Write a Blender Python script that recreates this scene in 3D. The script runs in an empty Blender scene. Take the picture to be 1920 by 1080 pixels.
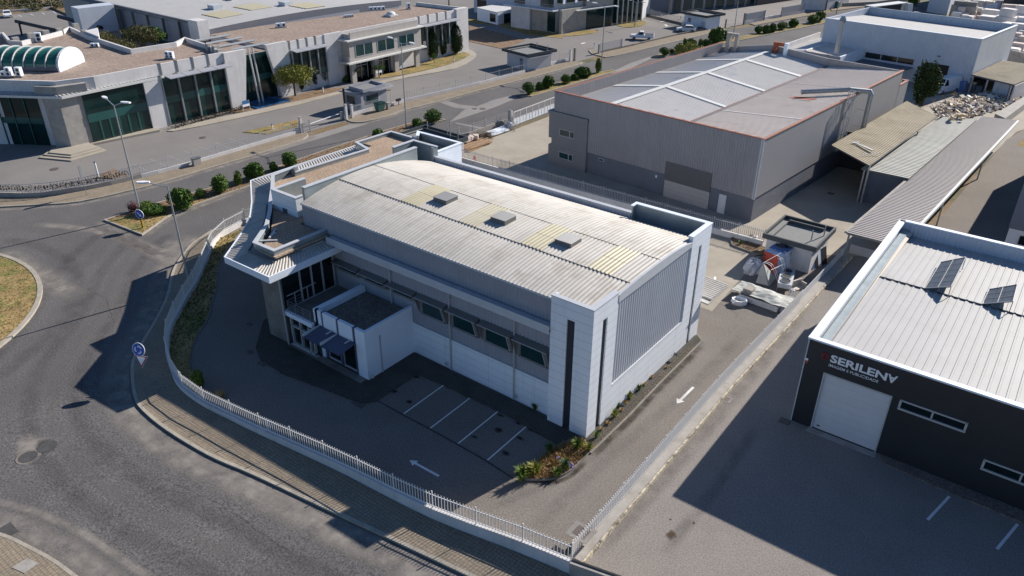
import bpy, math, random
from mathutils import Vector, Matrix
R = math.radians
SC = bpy.context.scene
COL = SC.collection
# ---------------------------------------------------------------- camera
YAW, PIT, ROL, FPX = -0.656673306, 0.505773841, 0.00698109209, 1427.59549
_f = Vector((math.cos(PIT)*math.sin(YAW), math.cos(PIT)*math.cos(YAW), -math.sin(PIT)))
_r = _f.cross(Vector((0, 0, 1))).normalized()
_u = _r.cross(_f)
_r2 = _r*math.cos(ROL) + _u*math.sin(ROL)
_u2 = -_r*math.sin(ROL) + _u*math.cos(ROL)
CAMP = Vector((19.95059737, -33.93947101, 33.0))
cd = bpy.data.cameras.new('camera'); cam = bpy.data.objects.new('camera', cd); COL.objects.link(cam)
cd.sensor_fit = 'HORIZONTAL'; cd.sensor_width = 36.0; cd.lens = FPX/1920*36.0
cd.clip_start = 0.5; cd.clip_end = 3000
cam.matrix_world = Matrix(((_r2.x, _u2.x, -_f.x, CAMP.x), (_r2.y, _u2.y, -_f.y, CAMP.y), (_r2.z, _u2.z, -_f.z, CAMP.z), (0, 0, 0, 1)))
SC.camera = cam
# ---------------------------------------------------------------- light
SUN_AZ, SUN_EL = 75.6, 29.6           # azimuth counter-clockwise from +X
w = bpy.data.worlds.new('World'); SC.world = w; w.use_nodes = True
nt = w.node_tree; bg = nt.nodes['Background']
sky = nt.nodes.new('ShaderNodeTexSky'); sky.sky_type = 'NISHITA'; sky.sun_disc = False
sky.sun_elevation = R(SUN_EL); sky.sun_rotation = R(90-SUN_AZ)
nt.links.new(sky.outputs[0], bg.inputs[0]); bg.inputs[1].default_value = 0.07; sky.ozone_density = 6.0; sky.dust_density = 0.0; sky.air_density = 1.0; sky.altitude = 500
sd = bpy.data.lights.new('sun', 'SUN'); sd.energy = 5.0; sd.angle = R(0.5); sd.color = (1.0, 0.93, 0.84)
so = bpy.data.objects.new('sun', sd); COL.objects.link(so)
_d = Vector((math.cos(R(SUN_EL))*math.cos(R(SUN_AZ)), math.cos(R(SUN_EL))*math.sin(R(SUN_AZ)), math.sin(R(SUN_EL))))
so.rotation_euler = _d.to_track_quat('Z', 'Y').to_euler(); so.location = (0, 0, 60)
SC.view_settings.view_transform = 'Standard'; SC.view_settings.look = 'None'
SC.view_settings.exposure = 0.6; SC.view_settings.gamma = 1.0
# ---------------------------------------------------------------- geometry helpers
def ray(x, y): return _f*FPX + _r2*(x-960) - _u2*(y-540)
def G(x, y, z=0.0):
    d = ray(x, y); t = (z-CAMP.z)/d.z; return CAMP + d*t
def g2(x, y, z=0.0):
    p = G(x, y, z); return (p.x, p.y)
def GX(x, y, X):
    d = ray(x, y); t = (X-CAMP.x)/d.x; return CAMP + d*t
def GY(x, y, Y):
    d = ray(x, y); t = (Y-CAMP.y)/d.y; return CAMP + d*t
def zt(x, y): return max(0.0, .0241*(x+33)) if y < -5 else 0.0
def GT(x, y, dz=0.0):
    z = 0.0
    for _ in range(25):
        p = G(x, y, z+dz); z = zt(p.x, p.y)
    return p
def gt2(x, y, dz=0.0): p = GT(x, y, dz); return (p.x, p.y)
def pts(z, *a): return [g2(x, y, z) for x, y in a]
def V(*a): return Vector(a)
def smooth(P, n=6, closed=False):
    P = [Vector(p) for p in P]; out = []; N = len(P)
    rng = range(N) if closed else range(N-1)
    for i in rng:
        if closed: a, b, c, d = P[(i-1) % N], P[i], P[(i+1) % N], P[(i+2) % N]
        else: a, b, c, d = P[max(i-1, 0)], P[i], P[i+1], P[min(i+2, N-1)]
        for k in range(n):
            t = k/n
            out.append(0.5*((2*b)+(c-a)*t+(2*a-5*b+4*c-d)*t*t+(3*b-a-3*c+d)*t**3))
    if not closed: out.append(P[-1])
    return [tuple(p) for p in out]
def resample(P, step):
    P = [Vector(p) for p in P]; L = [0]
    for a, b in zip(P, P[1:]): L.append(L[-1]+(b-a).length)
    n = max(1, round(L[-1]/step)); out = []; j = 0
    for i in range(n+1):
        s = L[-1]*i/n
        while j < len(P)-2 and L[j+1] < s: j += 1
        t = (s-L[j])/max(1e-9, L[j+1]-L[j]); out.append(P[j].lerp(P[j+1], min(1, t)))
    return out
def offset(P, d):
    P = [Vector(p[:2]) for p in P]; out = []
    for i, p in enumerate(P):
        a = P[max(0, i-1)]; b = P[min(len(P)-1, i+1)]
        t = (b-a).normalized(); out.append((p.x-t.y*d, p.y+t.x*d))
    return out
WM = {}
class MB:
    def __init__(s): s.v = []; s.f = []; s.mi = []; s.m = 0
    def add(s, vs, fs):
        o = len(s.v); s.v += [Vector(p) for p in vs]; s.f += [tuple(i+o for i in f) for f in fs]; s.mi += [s.m]*len(fs)
    def box(s, x0, x1, y0, y1, z0, z1):
        s.add([(x0,y0,z0),(x1,y0,z0),(x1,y1,z0),(x0,y1,z0),(x0,y0,z1),(x1,y0,z1),(x1,y1,z1),(x0,y1,z1)],
              [(0,3,2,1),(4,5,6,7),(0,1,5,4),(1,2,6,5),(2,3,7,6),(3,0,4,7)])
    def obox(s, c, sx, sy, sz, rz=0, rx=0, ry=0):
        m = Matrix.Translation(c) @ Matrix.Rotation(rz,4,'Z') @ Matrix.Rotation(ry,4,'Y') @ Matrix.Rotation(rx,4,'X')
        vs = [m @ Vector((a*sx/2, b*sy/2, k*sz/2)) for k in (-1,1) for a,b in ((-1,-1),(1,-1),(1,1),(-1,1))]
        s.add(vs, [(0,3,2,1),(4,5,6,7),(0,1,5,4),(1,2,6,5),(2,3,7,6),(3,0,4,7)])
    def prism(s, P, z0, z1, top=True):
        P = [tuple(p[:2]) for p in P]
        A = sum(P[i][0]*P[(i+1)%len(P)][1]-P[(i+1)%len(P)][0]*P[i][1] for i in range(len(P)))
        if A < 0: P = P[::-1]
        n = len(P)
        s.add([(x,y,z0) for x,y in P]+[(x,y,z1) for x,y in P],
              [tuple(range(n-1,-1,-1))]+([tuple(range(n,2*n))] if top else [])+[(i,(i+1)%n,n+(i+1)%n,n+i) for i in range(n)])
    def sheet(s, P, z):
        P = [tuple(p[:2]) for p in P]
        A = sum(P[i][0]*P[(i+1)%len(P)][1]-P[(i+1)%len(P)][0]*P[i][1] for i in range(len(P)))
        if A < 0: P = P[::-1]
        s.add([(x,y,z) for x,y in P], [tuple(range(len(P)))])
    def poly(s, P): s.add(P, [tuple(range(len(P)))])
    def slab(s, P, d):
        n = len(P); d = Vector(d); P = [Vector(p) for p in P]
        s.add(P+[p+d for p in P], [tuple(range(n-1,-1,-1)), tuple(range(n,2*n))]+[(i,(i+1)%n,n+(i+1)%n,n+i) for i in range(n)])
    def wall(s, p, q, z0, z1, t, off=0):
        p = Vector(p[:2]); q = Vector(q[:2]); d = (q-p).normalized(); n = Vector((-d.y, d.x))
        a = p+n*(off-t/2); b = q+n*(off-t/2); c = q+n*(off+t/2); e = p+n*(off+t/2)
        s.prism([a, b, c, e], z0, z1)
    def strip(s, P, z0, z1, t, closed=False):
        ZB = [p[2] if len(p) > 2 else 0 for p in P]; P = [Vector(p[:2]) for p in P]; n = len(P); L = []; Rr = []
        for i in range(n):
            if closed: a, b = P[i-1], P[(i+1)%n]
            else: a, b = P[max(0,i-1)], P[min(n-1,i+1)]
            p = P[i]; d1 = (p-a).normalized() if (p-a).length>1e-6 else (b-p).normalized()
            d2 = (b-p).normalized() if (b-p).length>1e-6 else d1
            n1 = Vector((-d1.y,d1.x)); n2 = Vector((-d2.y,d2.x)); m = (n1+n2).normalized()
            k = t/2/max(0.35, m.dot(n1)); L.append(p+m*k); Rr.append(p-m*k)
        vs = []
        for l, r, zb in zip(L, Rr, ZB): vs += [(r.x,r.y,z0+zb),(l.x,l.y,z0+zb),(l.x,l.y,z1+zb),(r.x,r.y,z1+zb)]
        fs = []
        for i in range(n if closed else n-1):
            a = 4*i; b = 4*((i+1)%n)
            fs += [(a,b,b+1,a+1)[::-1],(a+3,b+3,b+2,a+2),(a,b,b+3,a+3),(a+1,a+2,b+2,b+1)]
        if not closed: fs += [(0,3,2,1), (4*n-4,4*n-3,4*n-2,4*n-1)]
        s.add(vs, fs)
    def tube(s, p, q, r0, r1=None, n=8, cap=True):
        r1 = r0 if r1 is None else r1; p = Vector(p); q = Vector(q); d = (q-p).normalized()
        a = d.orthogonal().normalized(); b = d.cross(a)
        vs = [p+(a*math.cos(t)+b*math.sin(t))*r0 for t in [2*math.pi*i/n for i in range(n)]]
        vs += [q+(a*math.cos(t)+b*math.sin(t))*r1 for t in [2*math.pi*i/n for i in range(n)]]
        fs = [(i,(i+1)%n,n+(i+1)%n,n+i) for i in range(n)]
        if cap: fs += [tuple(range(n-1,-1,-1)), tuple(range(n,2*n))]
        s.add(vs, fs)
    def tubes(s, P, r, n=8):
        for a, b in zip(P, P[1:]): s.tube(a, b, r, r, n)
    def disc(s, c, nrm, r, t=.03, n=20, r2=None):
        c = Vector(c); nrm = Vector(nrm).normalized(); s.tube(c, c+nrm*t, r, r, n)
    def ell(s, c, rx, ry, rz, n=10, m=6, jit=0, rng=None):
        vs = []; c = Vector(c)
        for j in range(m+1):
            ph = math.pi*j/m-math.pi/2
            for i in range(n):
                th = 2*math.pi*i/n; k = 1+(rng.uniform(-jit,jit) if rng else 0)
                vs.append(c+Vector((rx*math.cos(ph)*math.cos(th)*k, ry*math.cos(ph)*math.sin(th)*k, rz*math.sin(ph)*k)))
        s.add(vs, [(j*n+i, j*n+(i+1)%n, (j+1)*n+(i+1)%n, (j+1)*n+i) for j in range(m) for i in range(n)])
    def corrf(s, f, nper, nv, prof=None):
        prof = prof or [(0,0),(.14,0),(.36,1),(.66,1)]
        A = [((i+a)/nper, h) for i in range(nper) for a, h in prof]+[(1,0)]
        vs = [f(a, j/nv, h) for j in range(nv+1) for a, h in A]; k = len(A)
        s.add(vs, [(j*k+i, j*k+i+1, (j+1)*k+i+1, (j+1)*k+i) for j in range(nv) for i in range(k-1)])
    def corr(s, o, U, W_, N, pitch=.3, d=.04, nv=1):
        o = Vector(o); U = Vector(U); W_ = Vector(W_); N = Vector(N).normalized()
        s.corrf(lambda a, b, h: o+U*a+W_*b+N*(h*d+.004), max(1, round(U.length/pitch)), nv)
    def ribbon(s, A, B, z0, z1):
        n = 60; A = resample([Vector(p[:2]) for p in A], 1e9) if False else A
        def rs(P):
            P = [Vector(p[:2]) for p in P]; L = [0]
            for a, b in zip(P, P[1:]): L.append(L[-1]+(b-a).length)
            out = []
            for i in range(n+1):
                d = L[-1]*i/n; j = 0
                while j < len(P)-2 and L[j+1] < d: j += 1
                out.append(P[j].lerp(P[j+1], min(1,(d-L[j])/max(1e-9,L[j+1]-L[j]))))
            return out
        A = rs(A); B = rs(B); vs = []
        for a, b in zip(A, B): vs += [(a.x,a.y,zt(a.x,a.y)+z0),(a.x,a.y,zt(a.x,a.y)+z1),(b.x,b.y,zt(b.x,b.y)+z1),(b.x,b.y,zt(b.x,b.y)+z0)]
        s.add(vs, [f for i in range(n) for f in ((4*i+1,4*i+5,4*i+6,4*i+2)[::-1],(4*i,4*i+4,4*i+5,4*i+1)[::-1],(4*i+2,4*i+6,4*i+7,4*i+3)[::-1])])
    def build(s, name, mats, parent=None, local=False, smooth=False):
        me = bpy.data.meshes.new(name); M = WM.get(parent.name) if parent else None
        vs = s.v
        if M is not None and not local:
            Mi = M.inverted(); vs = [Mi @ v for v in vs]
        me.from_pydata([tuple(v) for v in vs], [], s.f)
        if not isinstance(mats, (list, tuple)): mats = [mats]
        for m in mats: me.materials.append(m)
        if len(mats) > 1: me.polygons.foreach_set('material_index', s.mi)
        if smooth: me.polygons.foreach_set('use_smooth', [True]*len(me.polygons))
        me.update()
        o = bpy.data.objects.new(name, me); COL.objects.link(o)
        if parent: o.parent = parent
        WM[o.name] = M if M is not None else Matrix.Identity(4)
        return o
def T(name, label, cat, loc=(0,0,0), rz=0, group=None):
    o = bpy.data.objects.new(name, None); o.empty_display_size = .3; COL.objects.link(o)
    o.location = loc; o.rotation_euler = (0,0,rz); o['label'] = label; o['category'] = cat
    if group: o['group'] = group
    WM[o.name] = Matrix.Translation(loc) @ Matrix.Rotation(rz, 4, 'Z')
    return o
def tag(o, label, cat, group=None, kind=None):
    o['label'] = label; o['category'] = cat
    if group: o['group'] = group
    if kind: o['kind'] = kind
    return o
def struct(o, label=None):
    o['kind'] = 'structure'
    if label: o['label'] = label
    return o
def stuff(o, label, cat):
    o['kind'] = 'stuff'; o['label'] = label; o['category'] = cat; return o
def copytree(o, parent=None):
    c = o.copy(); COL.objects.link(c)
    if parent is not None: c.parent = parent
    for ch in list(o.children): copytree(ch, c)
    return c
# ---------------------------------------------------------------- materials
MT = {}
def _base(name):
    m = bpy.data.materials.new(name); m.use_nodes = True; n = m.node_tree
    return m, n, n.nodes['Principled BSDF']
def _mix(n, a, b, fac, mode='MIX'):
    x = n.nodes.new('ShaderNodeMix'); x.data_type = 'RGBA'; x.blend_type = mode
    for s_, v in ((6, a), (7, b)):
        if hasattr(v, 'links'): n.links.new(v, x.inputs[s_])
        else: x.inputs[s_].default_value = (*v[:3], 1)
    if hasattr(fac, 'links'): n.links.new(fac, x.inputs[0])
    else: x.inputs[0].default_value = fac
    return x.outputs[2]
def _noise(n, sc, det=4, rough=.6, stretch=None, obj=True):
    tc = n.nodes.new('ShaderNodeTexCoord'); src = tc.outputs['Object']
    if stretch:
        mp = n.nodes.new('ShaderNodeMapping'); mp.inputs['Scale'].default_value = stretch
        n.links.new(src, mp.inputs[0]); src = mp.outputs[0]
    t = n.nodes.new('ShaderNodeTexNoise'); t.inputs['Scale'].default_value = sc; t.inputs['Detail'].default_value = det
    t.inputs['Roughness'].default_value = rough; n.links.new(src, t.inputs['Vector']); return t.outputs['Fac']
def _ramp(n, src, lo, hi):
    r = n.nodes.new('ShaderNodeMapRange'); r.inputs['From Min'].default_value = lo; r.inputs['From Max'].default_value = hi
    n.links.new(src, r.inputs['Value']); return r.outputs[0]
def _math(n, op, a, b=None):
    m = n.nodes.new('ShaderNodeMath'); m.operation = op
    for i, v in enumerate((a, b)):
        if v is None: continue
        if hasattr(v, 'links'): n.links.new(v, m.inputs[i])
        else: m.inputs[i].default_value = v
    return m.outputs[0]
def mat(name, col, rough=.8, metal=0, var=.12, scale=1.5, grain=0, gscale=40, bump=0, streak=None, dirt=None, dscale=.6, dlo=.55, dhi=.75, joints=None, jcol=None, emit=None, spec=None):
    m, n, p = _base(name)
    c = Vector(col); lo = tuple(max(0, x*(1-var)) for x in c); hi = tuple(min(1, x*(1+var)) for x in c)
    out = _mix(n, lo, hi, _ramp(n, _noise(n, scale), .3, .7)) if var else None
    if streak: out = _mix(n, out or col, tuple(x*.62 for x in col), _math(n, 'MULTIPLY', _ramp(n, _noise(n, streak[0], 3, .6, streak[1]), .5, .75), streak[2]))
    if dirt: out = _mix(n, out or col, dirt, _ramp(n, _noise(n, dscale, 6, .7), dlo, dhi))
    if grain:
        gn = _noise(n, gscale, 2, .7)
        out = _mix(n, out or col, tuple(x*(1-grain) for x in (1,1,1)), _ramp(n, gn, .35, .65), 'MULTIPLY') if False else _mix(n, _mix(n, out or col, (1-grain,)*3, 1, 'MULTIPLY'), _mix(n, out or col, (1+grain,)*3, 1, 'MULTIPLY'), _ramp(n, gn, .35, .65))
    if joints:   # list of (axis, period, width)
        g = n.nodes.new('ShaderNodeTexCoord'); sx = n.nodes.new('ShaderNodeSeparateXYZ'); n.links.new(g.outputs['Object'], sx.inputs[0])
        acc = None
        for ax, per, wd in joints:
            if ax == 'xy': src = _math(n, 'ADD', sx.outputs[0], sx.outputs[1])
            else: src = sx.outputs['xyz'.index(ax)]
            fr = _math(n, 'FRACT', _math(n, 'ADD', _math(n, 'DIVIDE', src, per), 1000.0)); k = _math(n, 'LESS_THAN', fr, wd/per)
            acc = k if acc is None else _math(n, 'MAXIMUM', acc, k)
        out = _mix(n, out or col, jcol or tuple(x*.55 for x in col), acc)
    if out is not None: n.links.new(out, p.inputs['Base Color'])
    else: p.inputs['Base Color'].default_value = (*col, 1)
    p.inputs['Roughness'].default_value = rough; p.inputs['Metallic'].default_value = metal
    if spec is not None: p.inputs['Specular IOR Level'].default_value = spec
    if bump:
        b = n.nodes.new('ShaderNodeBump'); b.inputs['Strength'].default_value = bump; b.inputs['Distance'].default_value = .03
        n.links.new(_noise(n, gscale, 3, .7), b.inputs['Height']); n.links.new(b.outputs[0], p.inputs['Normal'])
    MT[name] = m; return m
def leafmat(name, c1, c2, sc=3):
    m, n, p = _base(name)
    gi = n.nodes.new('ShaderNodeNewGeometry')
    a = _mix(n, c1, c2, _ramp(n, _noise(n, sc, 3), .35, .65))
    out = _mix(n, a, tuple(min(1, x*1.5) for x in c2), _math(n, 'MULTIPLY', gi.outputs['Random Per Island'], .6))
    n.links.new(out, p.inputs['Base Color']); p.inputs['Roughness'].default_value = .6
    p.inputs['Specular IOR Level'].default_value = .2
    try: p.inputs['Subsurface Weight'].default_value = 0
    except Exception: pass
    MT[name] = m; return m
def stainmat(name, col, strength=.8, sc=5):
    m, n, p = _base(name); tc = n.nodes.new('ShaderNodeTexCoord')
    v = n.nodes.new('ShaderNodeVectorMath'); v.operation = 'SUBTRACT'; v.inputs[1].default_value = (.5,.5,.5); n.links.new(tc.outputs['Generated'], v.inputs[0])
    s_ = n.nodes.new('ShaderNodeSeparateXYZ'); n.links.new(v.outputs[0], s_.inputs[0])
    d = _math(n, 'SQRT', _math(n, 'ADD', _math(n, 'POWER', _math(n, 'ABSOLUTE', s_.outputs[0]), 2), _math(n, 'POWER', _math(n, 'ABSOLUTE', s_.outputs[1]), 2)))
    k = _math(n, 'SUBTRACT', 1.0, _math(n, 'MULTIPLY', d, 2.0))
    k = _math(n, 'ADD', k, _math(n, 'MULTIPLY', _math(n, 'SUBTRACT', _noise(n, sc, 5), .5), 1.0))
    k = _ramp(n, k, .25, .8); k = _math(n, 'MULTIPLY', k, strength)
    p.inputs['Base Color'].default_value = (*col, 1); p.inputs['Roughness'].default_value = .9; p.inputs['Specular IOR Level'].default_value = .1
    n.links.new(k, p.inputs['Alpha']); MT[name] = m; return m
mat('road', (.112,.106,.107), .92, var=.15, scale=.1, grain=.45, gscale=9, dirt=(.155,.147,.142), dscale=.07, dlo=.45, dhi=.8, spec=.25, streak=(.35,(.35,.08,1),.25))
mat('lot', (.185,.164,.146), .92, var=.1, scale=.2, grain=.26, gscale=10, dirt=(.215,.195,.178), dscale=.12, dlo=.4, dhi=.8, spec=.25)
mat('lot2', (.242,.218,.2), .9, var=.06, scale=.25, grain=.22, gscale=10, dirt=(.205,.186,.17), dscale=.28, dlo=.5, dhi=.85, spec=.25)
mat('lotfar', (.2,.188,.182), .9, var=.08, scale=.1, grain=.08, gscale=8, dirt=(.235,.22,.205), dscale=.06, dlo=.45, dhi=.7, spec=.25)
mat('worn', (.24,.225,.215), .9, var=.1, scale=.3, grain=.15, gscale=10, spec=.25)
mat('patch', (.075,.073,.075), .9, var=.12, scale=1, grain=.26, gscale=10, spec=.25)
mat('yard', (.36,.325,.27), .88, var=.1, scale=.25, grain=.05, gscale=15, dirt=(.27,.235,.19), dscale=.18, dlo=.5, dhi=.8, spec=.25)
mat('concrete', (.33,.31,.285), .85, var=.14, scale=1.2, grain=.08, gscale=18, dirt=(.2,.18,.16), dscale=.8, dlo=.55, dhi=.8)
mat('concrete_dark', (.2,.185,.165), .85, var=.18, scale=1.0, grain=.08, gscale=18, dirt=(.12,.105,.09), dscale=.9, dlo=.5, dhi=.8)
mat('kerb', (.36,.325,.27), .85, var=.15, scale=1.5, joints=[('xy',1.0,.03)])
mat('paving', (.27,.225,.17), .9, var=.14, scale=.7, grain=.2, gscale=6, joints=[('x',.22,.03),('y',.22,.03)], jcol=(.16,.13,.1), spec=.2)
mat('paving_dark', (.085,.078,.07), .9, var=.2, scale=.8, grain=.2, gscale=8, joints=[('x',.25,.03),('y',.25,.03)], jcol=(.045,.045,.04), dirt=(.05,.06,.03), dscale=.5, spec=.2)
mat('soil', (.19,.12,.07), .95, var=.3, scale=1.2, grain=.3, gscale=9, dirt=(.13,.13,.05), dscale=.8)
mat('drygrass', (.3,.215,.1), .95, var=.25, scale=.6, grain=.4, gscale=5, dirt=(.17,.17,.06), dscale=.35, dlo=.45, dhi=.62, bump=.4, spec=.1)
mat('terrain', (.17,.115,.06), .95, var=.3, scale=.1, grain=.2, gscale=2, dirt=(.07,.08,.03), dscale=.07, dlo=.45, dhi=.6)
mat('markwhite', (.78,.77,.76), .7, var=.1, scale=3, dirt=(.45,.44,.42), dscale=3, dlo=.6, dhi=.8)
mat('markold', (.34,.33,.32), .8, var=.15, scale=2)
mat('panel', (.77,.81,.86), .5, var=.05, scale=.6, dirt=(.66,.67,.68), dscale=.6, dlo=.5, dhi=.85, streak=(1.3,(2,2,.12),.18), joints=[('z',.62,.022),('xy',4.1,.02)], jcol=(.42,.43,.46))
mat('white', (.74,.8,.88), .6, var=.05, scale=.7)
mat('whitewall', (.6,.585,.58), .8, var=.08, scale=.6, dirt=(.42,.4,.38), dscale=.7, dlo=.55, dhi=.85, streak=(1.5,(2,2,.15),.3))
mat('cladgray', (.3,.31,.35), .55, var=.05, scale=.5, spec=.4)
mat('cladB', (.3,.29,.3), .6, var=.06, scale=.4, spec=.3, streak=(1.0,(1.5,1.5,.12),.25)); mat('cladlight', (.56,.57,.6), .5, var=.05, scale=.5)
mat('cladblue', (.52,.56,.62), .45, var=.06, scale=.5)
mat('trim', (.5,.52,.55), .45, var=.05)
mat('trimdark', (.12,.13,.15), .5, var=.08)
mat('darkpanel', (.028,.032,.045), .45, var=.08)
mat('roofmain', (.5,.475,.435), .6, var=.07, scale=.4, dirt=(.31,.275,.23), dscale=.45, dlo=.5, dhi=.8, streak=(1.2,(3,.12,1),.6), spec=.3); mat('roofseam', (.38,.34,.29), .8, var=.2, scale=4)
mat('roofyellow', (.45,.41,.28), .5, var=.06, scale=1, dirt=(.45,.38,.22), dscale=2, dlo=.6, dhi=.8)
mat('roofwhite', (.42,.415,.41), .6, var=.04, scale=.5, dirt=(.34,.32,.285), dscale=.35, dlo=.55, dhi=.85, spec=.25)
mat('roofB', (.6,.58,.56), .6, spec=.2, var=.06, scale=.3, dirt=(.42,.42,.45), dscale=.3)
mat('roofB2', (.66,.58,.52), .7, spec=.15, var=.05, scale=.3, dirt=(.47,.43,.4), dscale=.35)
mat('stripwhite', (.62,.62,.6), .5, var=.03)
mat('orange', (.33,.13,.08), .6, var=.12, scale=2)
mat('rust', (.26,.07,.035), .8, var=.35, scale=3)
mat('plinthB', (.13,.14,.17), .8, var=.08, scale=.6, dirt=(.27,.28,.31), dscale=.7, dlo=.62, dhi=.8)
mat('officeB', (.2,.195,.2), .7, var=.05, joints=[('z',.75,.03)], jcol=(.2,.2,.21))
mat('sideB', (.26,.255,.265), .7, var=.04, scale=.2)
mat('shutter', (.4,.37,.35), .7, var=.04, joints=[('z',.5,.02)])
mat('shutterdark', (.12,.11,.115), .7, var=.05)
mat('doorwhite', (.6,.6,.62), .5, var=.03, joints=[('z',.55,.02)], jcol=(.45,.45,.48))
mat('concB', (.33,.3,.27), .8, var=.12, scale=.8, dirt=(.2,.17,.15), dscale=.5)
mat('galv', (.33,.38,.4), .38, metal=.45, var=.12, scale=.5, streak=(1.0,(1.5,1.5,.2),.3))
mat('gravel', (.36,.27,.2), .95, var=.12, scale=.5, grain=.38, gscale=7, bump=.6, spec=.15)
mat('gravelfar', (.3,.235,.195), .95, var=.08, scale=.3, grain=.3, gscale=4, bump=.6, spec=.15)
mat('graveldark', (.17,.145,.125), .95, var=.12, scale=.5, grain=.35, gscale=7, bump=.5, spec=.15)
mat('stoneclad', (.4,.37,.34), .8, var=.05, joints=[('z',.9,.02),('xy',1.4,.02)])
mat('cream', (.56,.51,.44), .8, var=.05, scale=.7)
mat('rubble', (.48,.43,.33), .9, var=.3, scale=3, grain=.3, gscale=8, dirt=(.18,.15,.12), dscale=2.5, dlo=.5, dhi=.6)
mat('glass', (.006,.012,.014), .06, var=0, spec=.6); mat('glassteal', (.012,.04,.045), .15, var=.1, spec=.4)
mat('glassgreen', (.006,.028,.027), .08, var=.4, scale=.3, spec=.5)
mat('glassband', (.022,.09,.085), .15, var=.15, scale=.4, spec=.5)
mat('glassdim', (.016,.045,.047), .1, var=.3, scale=.5, spec=.5)
mat('greenroof', (.015,.11,.085), .25, var=.2, scale=1)
mat('frame', (.42,.42,.42), .5, var=.03)
mat('framedark', (.16,.155,.15), .55, var=.05)
mat('steel', (.32,.34,.36), .4, metal=.6, var=.08)
mat('polesteel', (.42,.44,.45), .4, metal=.4, var=.06)
mat('railwhite', (.68,.67,.66), .5, var=.03)
mat('railgray', (.4,.4,.42), .5, var=.05)
mat('dark', (.02,.02,.022), .6, var=0)
mat('black', (.012,.012,.014), .5, var=0)
mat('roofblack', (.05,.06,.068), .6, var=.1)
mat('roofmembrane', (.2,.205,.2), .85, var=.06, grain=.08, joints=[('xy',1.0,.02)], jcol=(.14,.14,.14))
mat('serdark', (.022,.025,.03), .45, var=.1, scale=.4)
mat('solar', (.1,.1,.105), .35, var=.1, joints=[('z',.25,.02)])
mat('shedtan', (.36,.3,.2), .7, var=.1, scale=.4, dirt=(.2,.16,.09), dscale=.3, dlo=.45, dhi=.75)
mat('shedgray', (.42,.42,.37), .6, var=.1, scale=.3, streak=(.5,(.3,4,1),.6))
mat('shedlong', (.27,.245,.24), .6, var=.08, scale=.12)
mat('blue', (.02,.09,.45), .5, var=0); mat('signwhite', (.8,.8,.82), .5, var=0); mat('signred', (.35,.02,.03), .5, var=0)
mat('yellow', (.65,.42,.02), .6, var=.05); mat('cyanblue', (.03,.14,.34), .5, var=.1); mat('pool', (.012,.06,.15), .3, var=.2)
mat('red', (.5,.07,.04), .6, var=.08); mat('blueplastic', (.12,.2,.42), .5, var=.1)
mat('tarp', (.5,.5,.55), .6, var=.15, scale=2, bump=.5, gscale=3); mat('tarpgray', (.42,.43,.4), .7, var=.1, scale=2, bump=.5, gscale=3)
mat('wood', (.34,.22,.13), .8, var=.3, scale=3); mat('woodlight', (.6,.48,.33), .8, var=.2, scale=3)
mat('bark', (.12,.08,.05), .9, var=.3, scale=5); mat('dumpster', (.03,.11,.1), .5, var=.1)
mat('carwhite', (.75,.76,.78), .25, var=.02, spec=.6); mat('tyre', (.02,.02,.02), .8, var=0); mat('blockwhite', (.72,.68,.65), .8, var=.1, scale=.6)
mat('blockpink', (.55,.46,.42), .85, var=.12, scale=.6); mat('redtext', (.25,.01,.015), .5, var=0)
mat('iron', (.11,.085,.075), .7, var=.2, scale=8); mat('cladface', (.6,.63,.7), .5, var=.05, scale=.6, streak=(1.2,(1.5,1.5,.12),.2)); mat('skin', (.45,.28,.2), .6, var=0); mat('awning', (.075,.085,.14), .55, var=.05, joints=[('y',.12,.01)])
leafmat('leaf', (.035,.075,.012), (.08,.14,.026)); leafmat('leafbright', (.055,.1,.015), (.11,.16,.03)); leafmat('leafyellow', (.12,.14,.02), (.2,.2,.04))
leafmat('leafdark', (.012,.026,.01), (.025,.045,.016)); leafmat('leafmid', (.022,.04,.015), (.045,.07,.022)); leafmat('leafolive', (.06,.07,.03), (.11,.1,.04)); FLAT = [(0,0),(.66,0),(.73,1),(.93,1)]
leafmat('straw', (.26,.17,.07), (.35,.24,.1)); leafmat('purple', (.07,.03,.035), (.12,.05,.05)); leafmat('lilac', (.25,.2,.5), (.35,.3,.6))
leafmat('hedge', (.035,.03,.02), (.06,.045,.03))
def fademat(name, col, strength):
    m, n, p = _base(name); a = n.nodes.new('ShaderNodeAttribute'); a.attribute_name = 'fade'
    k = _math(n, 'MULTIPLY', a.outputs['Fac'], _math(n, 'MULTIPLY', _ramp(n, _noise(n, .9, 5), .25, .75), strength))
    p.inputs['Base Color'].default_value = (*col, 1); p.inputs['Roughness'].default_value = .95; p.inputs['Specular IOR Level'].default_value = .1
    n.links.new(k, p.inputs['Alpha']); MT[name] = m
fademat('crackline', (.06,.057,.055), .7); fademat('edgedust', (.34,.31,.28), .85); fademat('edgedirt', (.06,.05,.04), .9); fademat('tyretrack', (.085,.08,.08), .32); fademat('lighttrack', (.2,.19,.182), .35)
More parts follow.
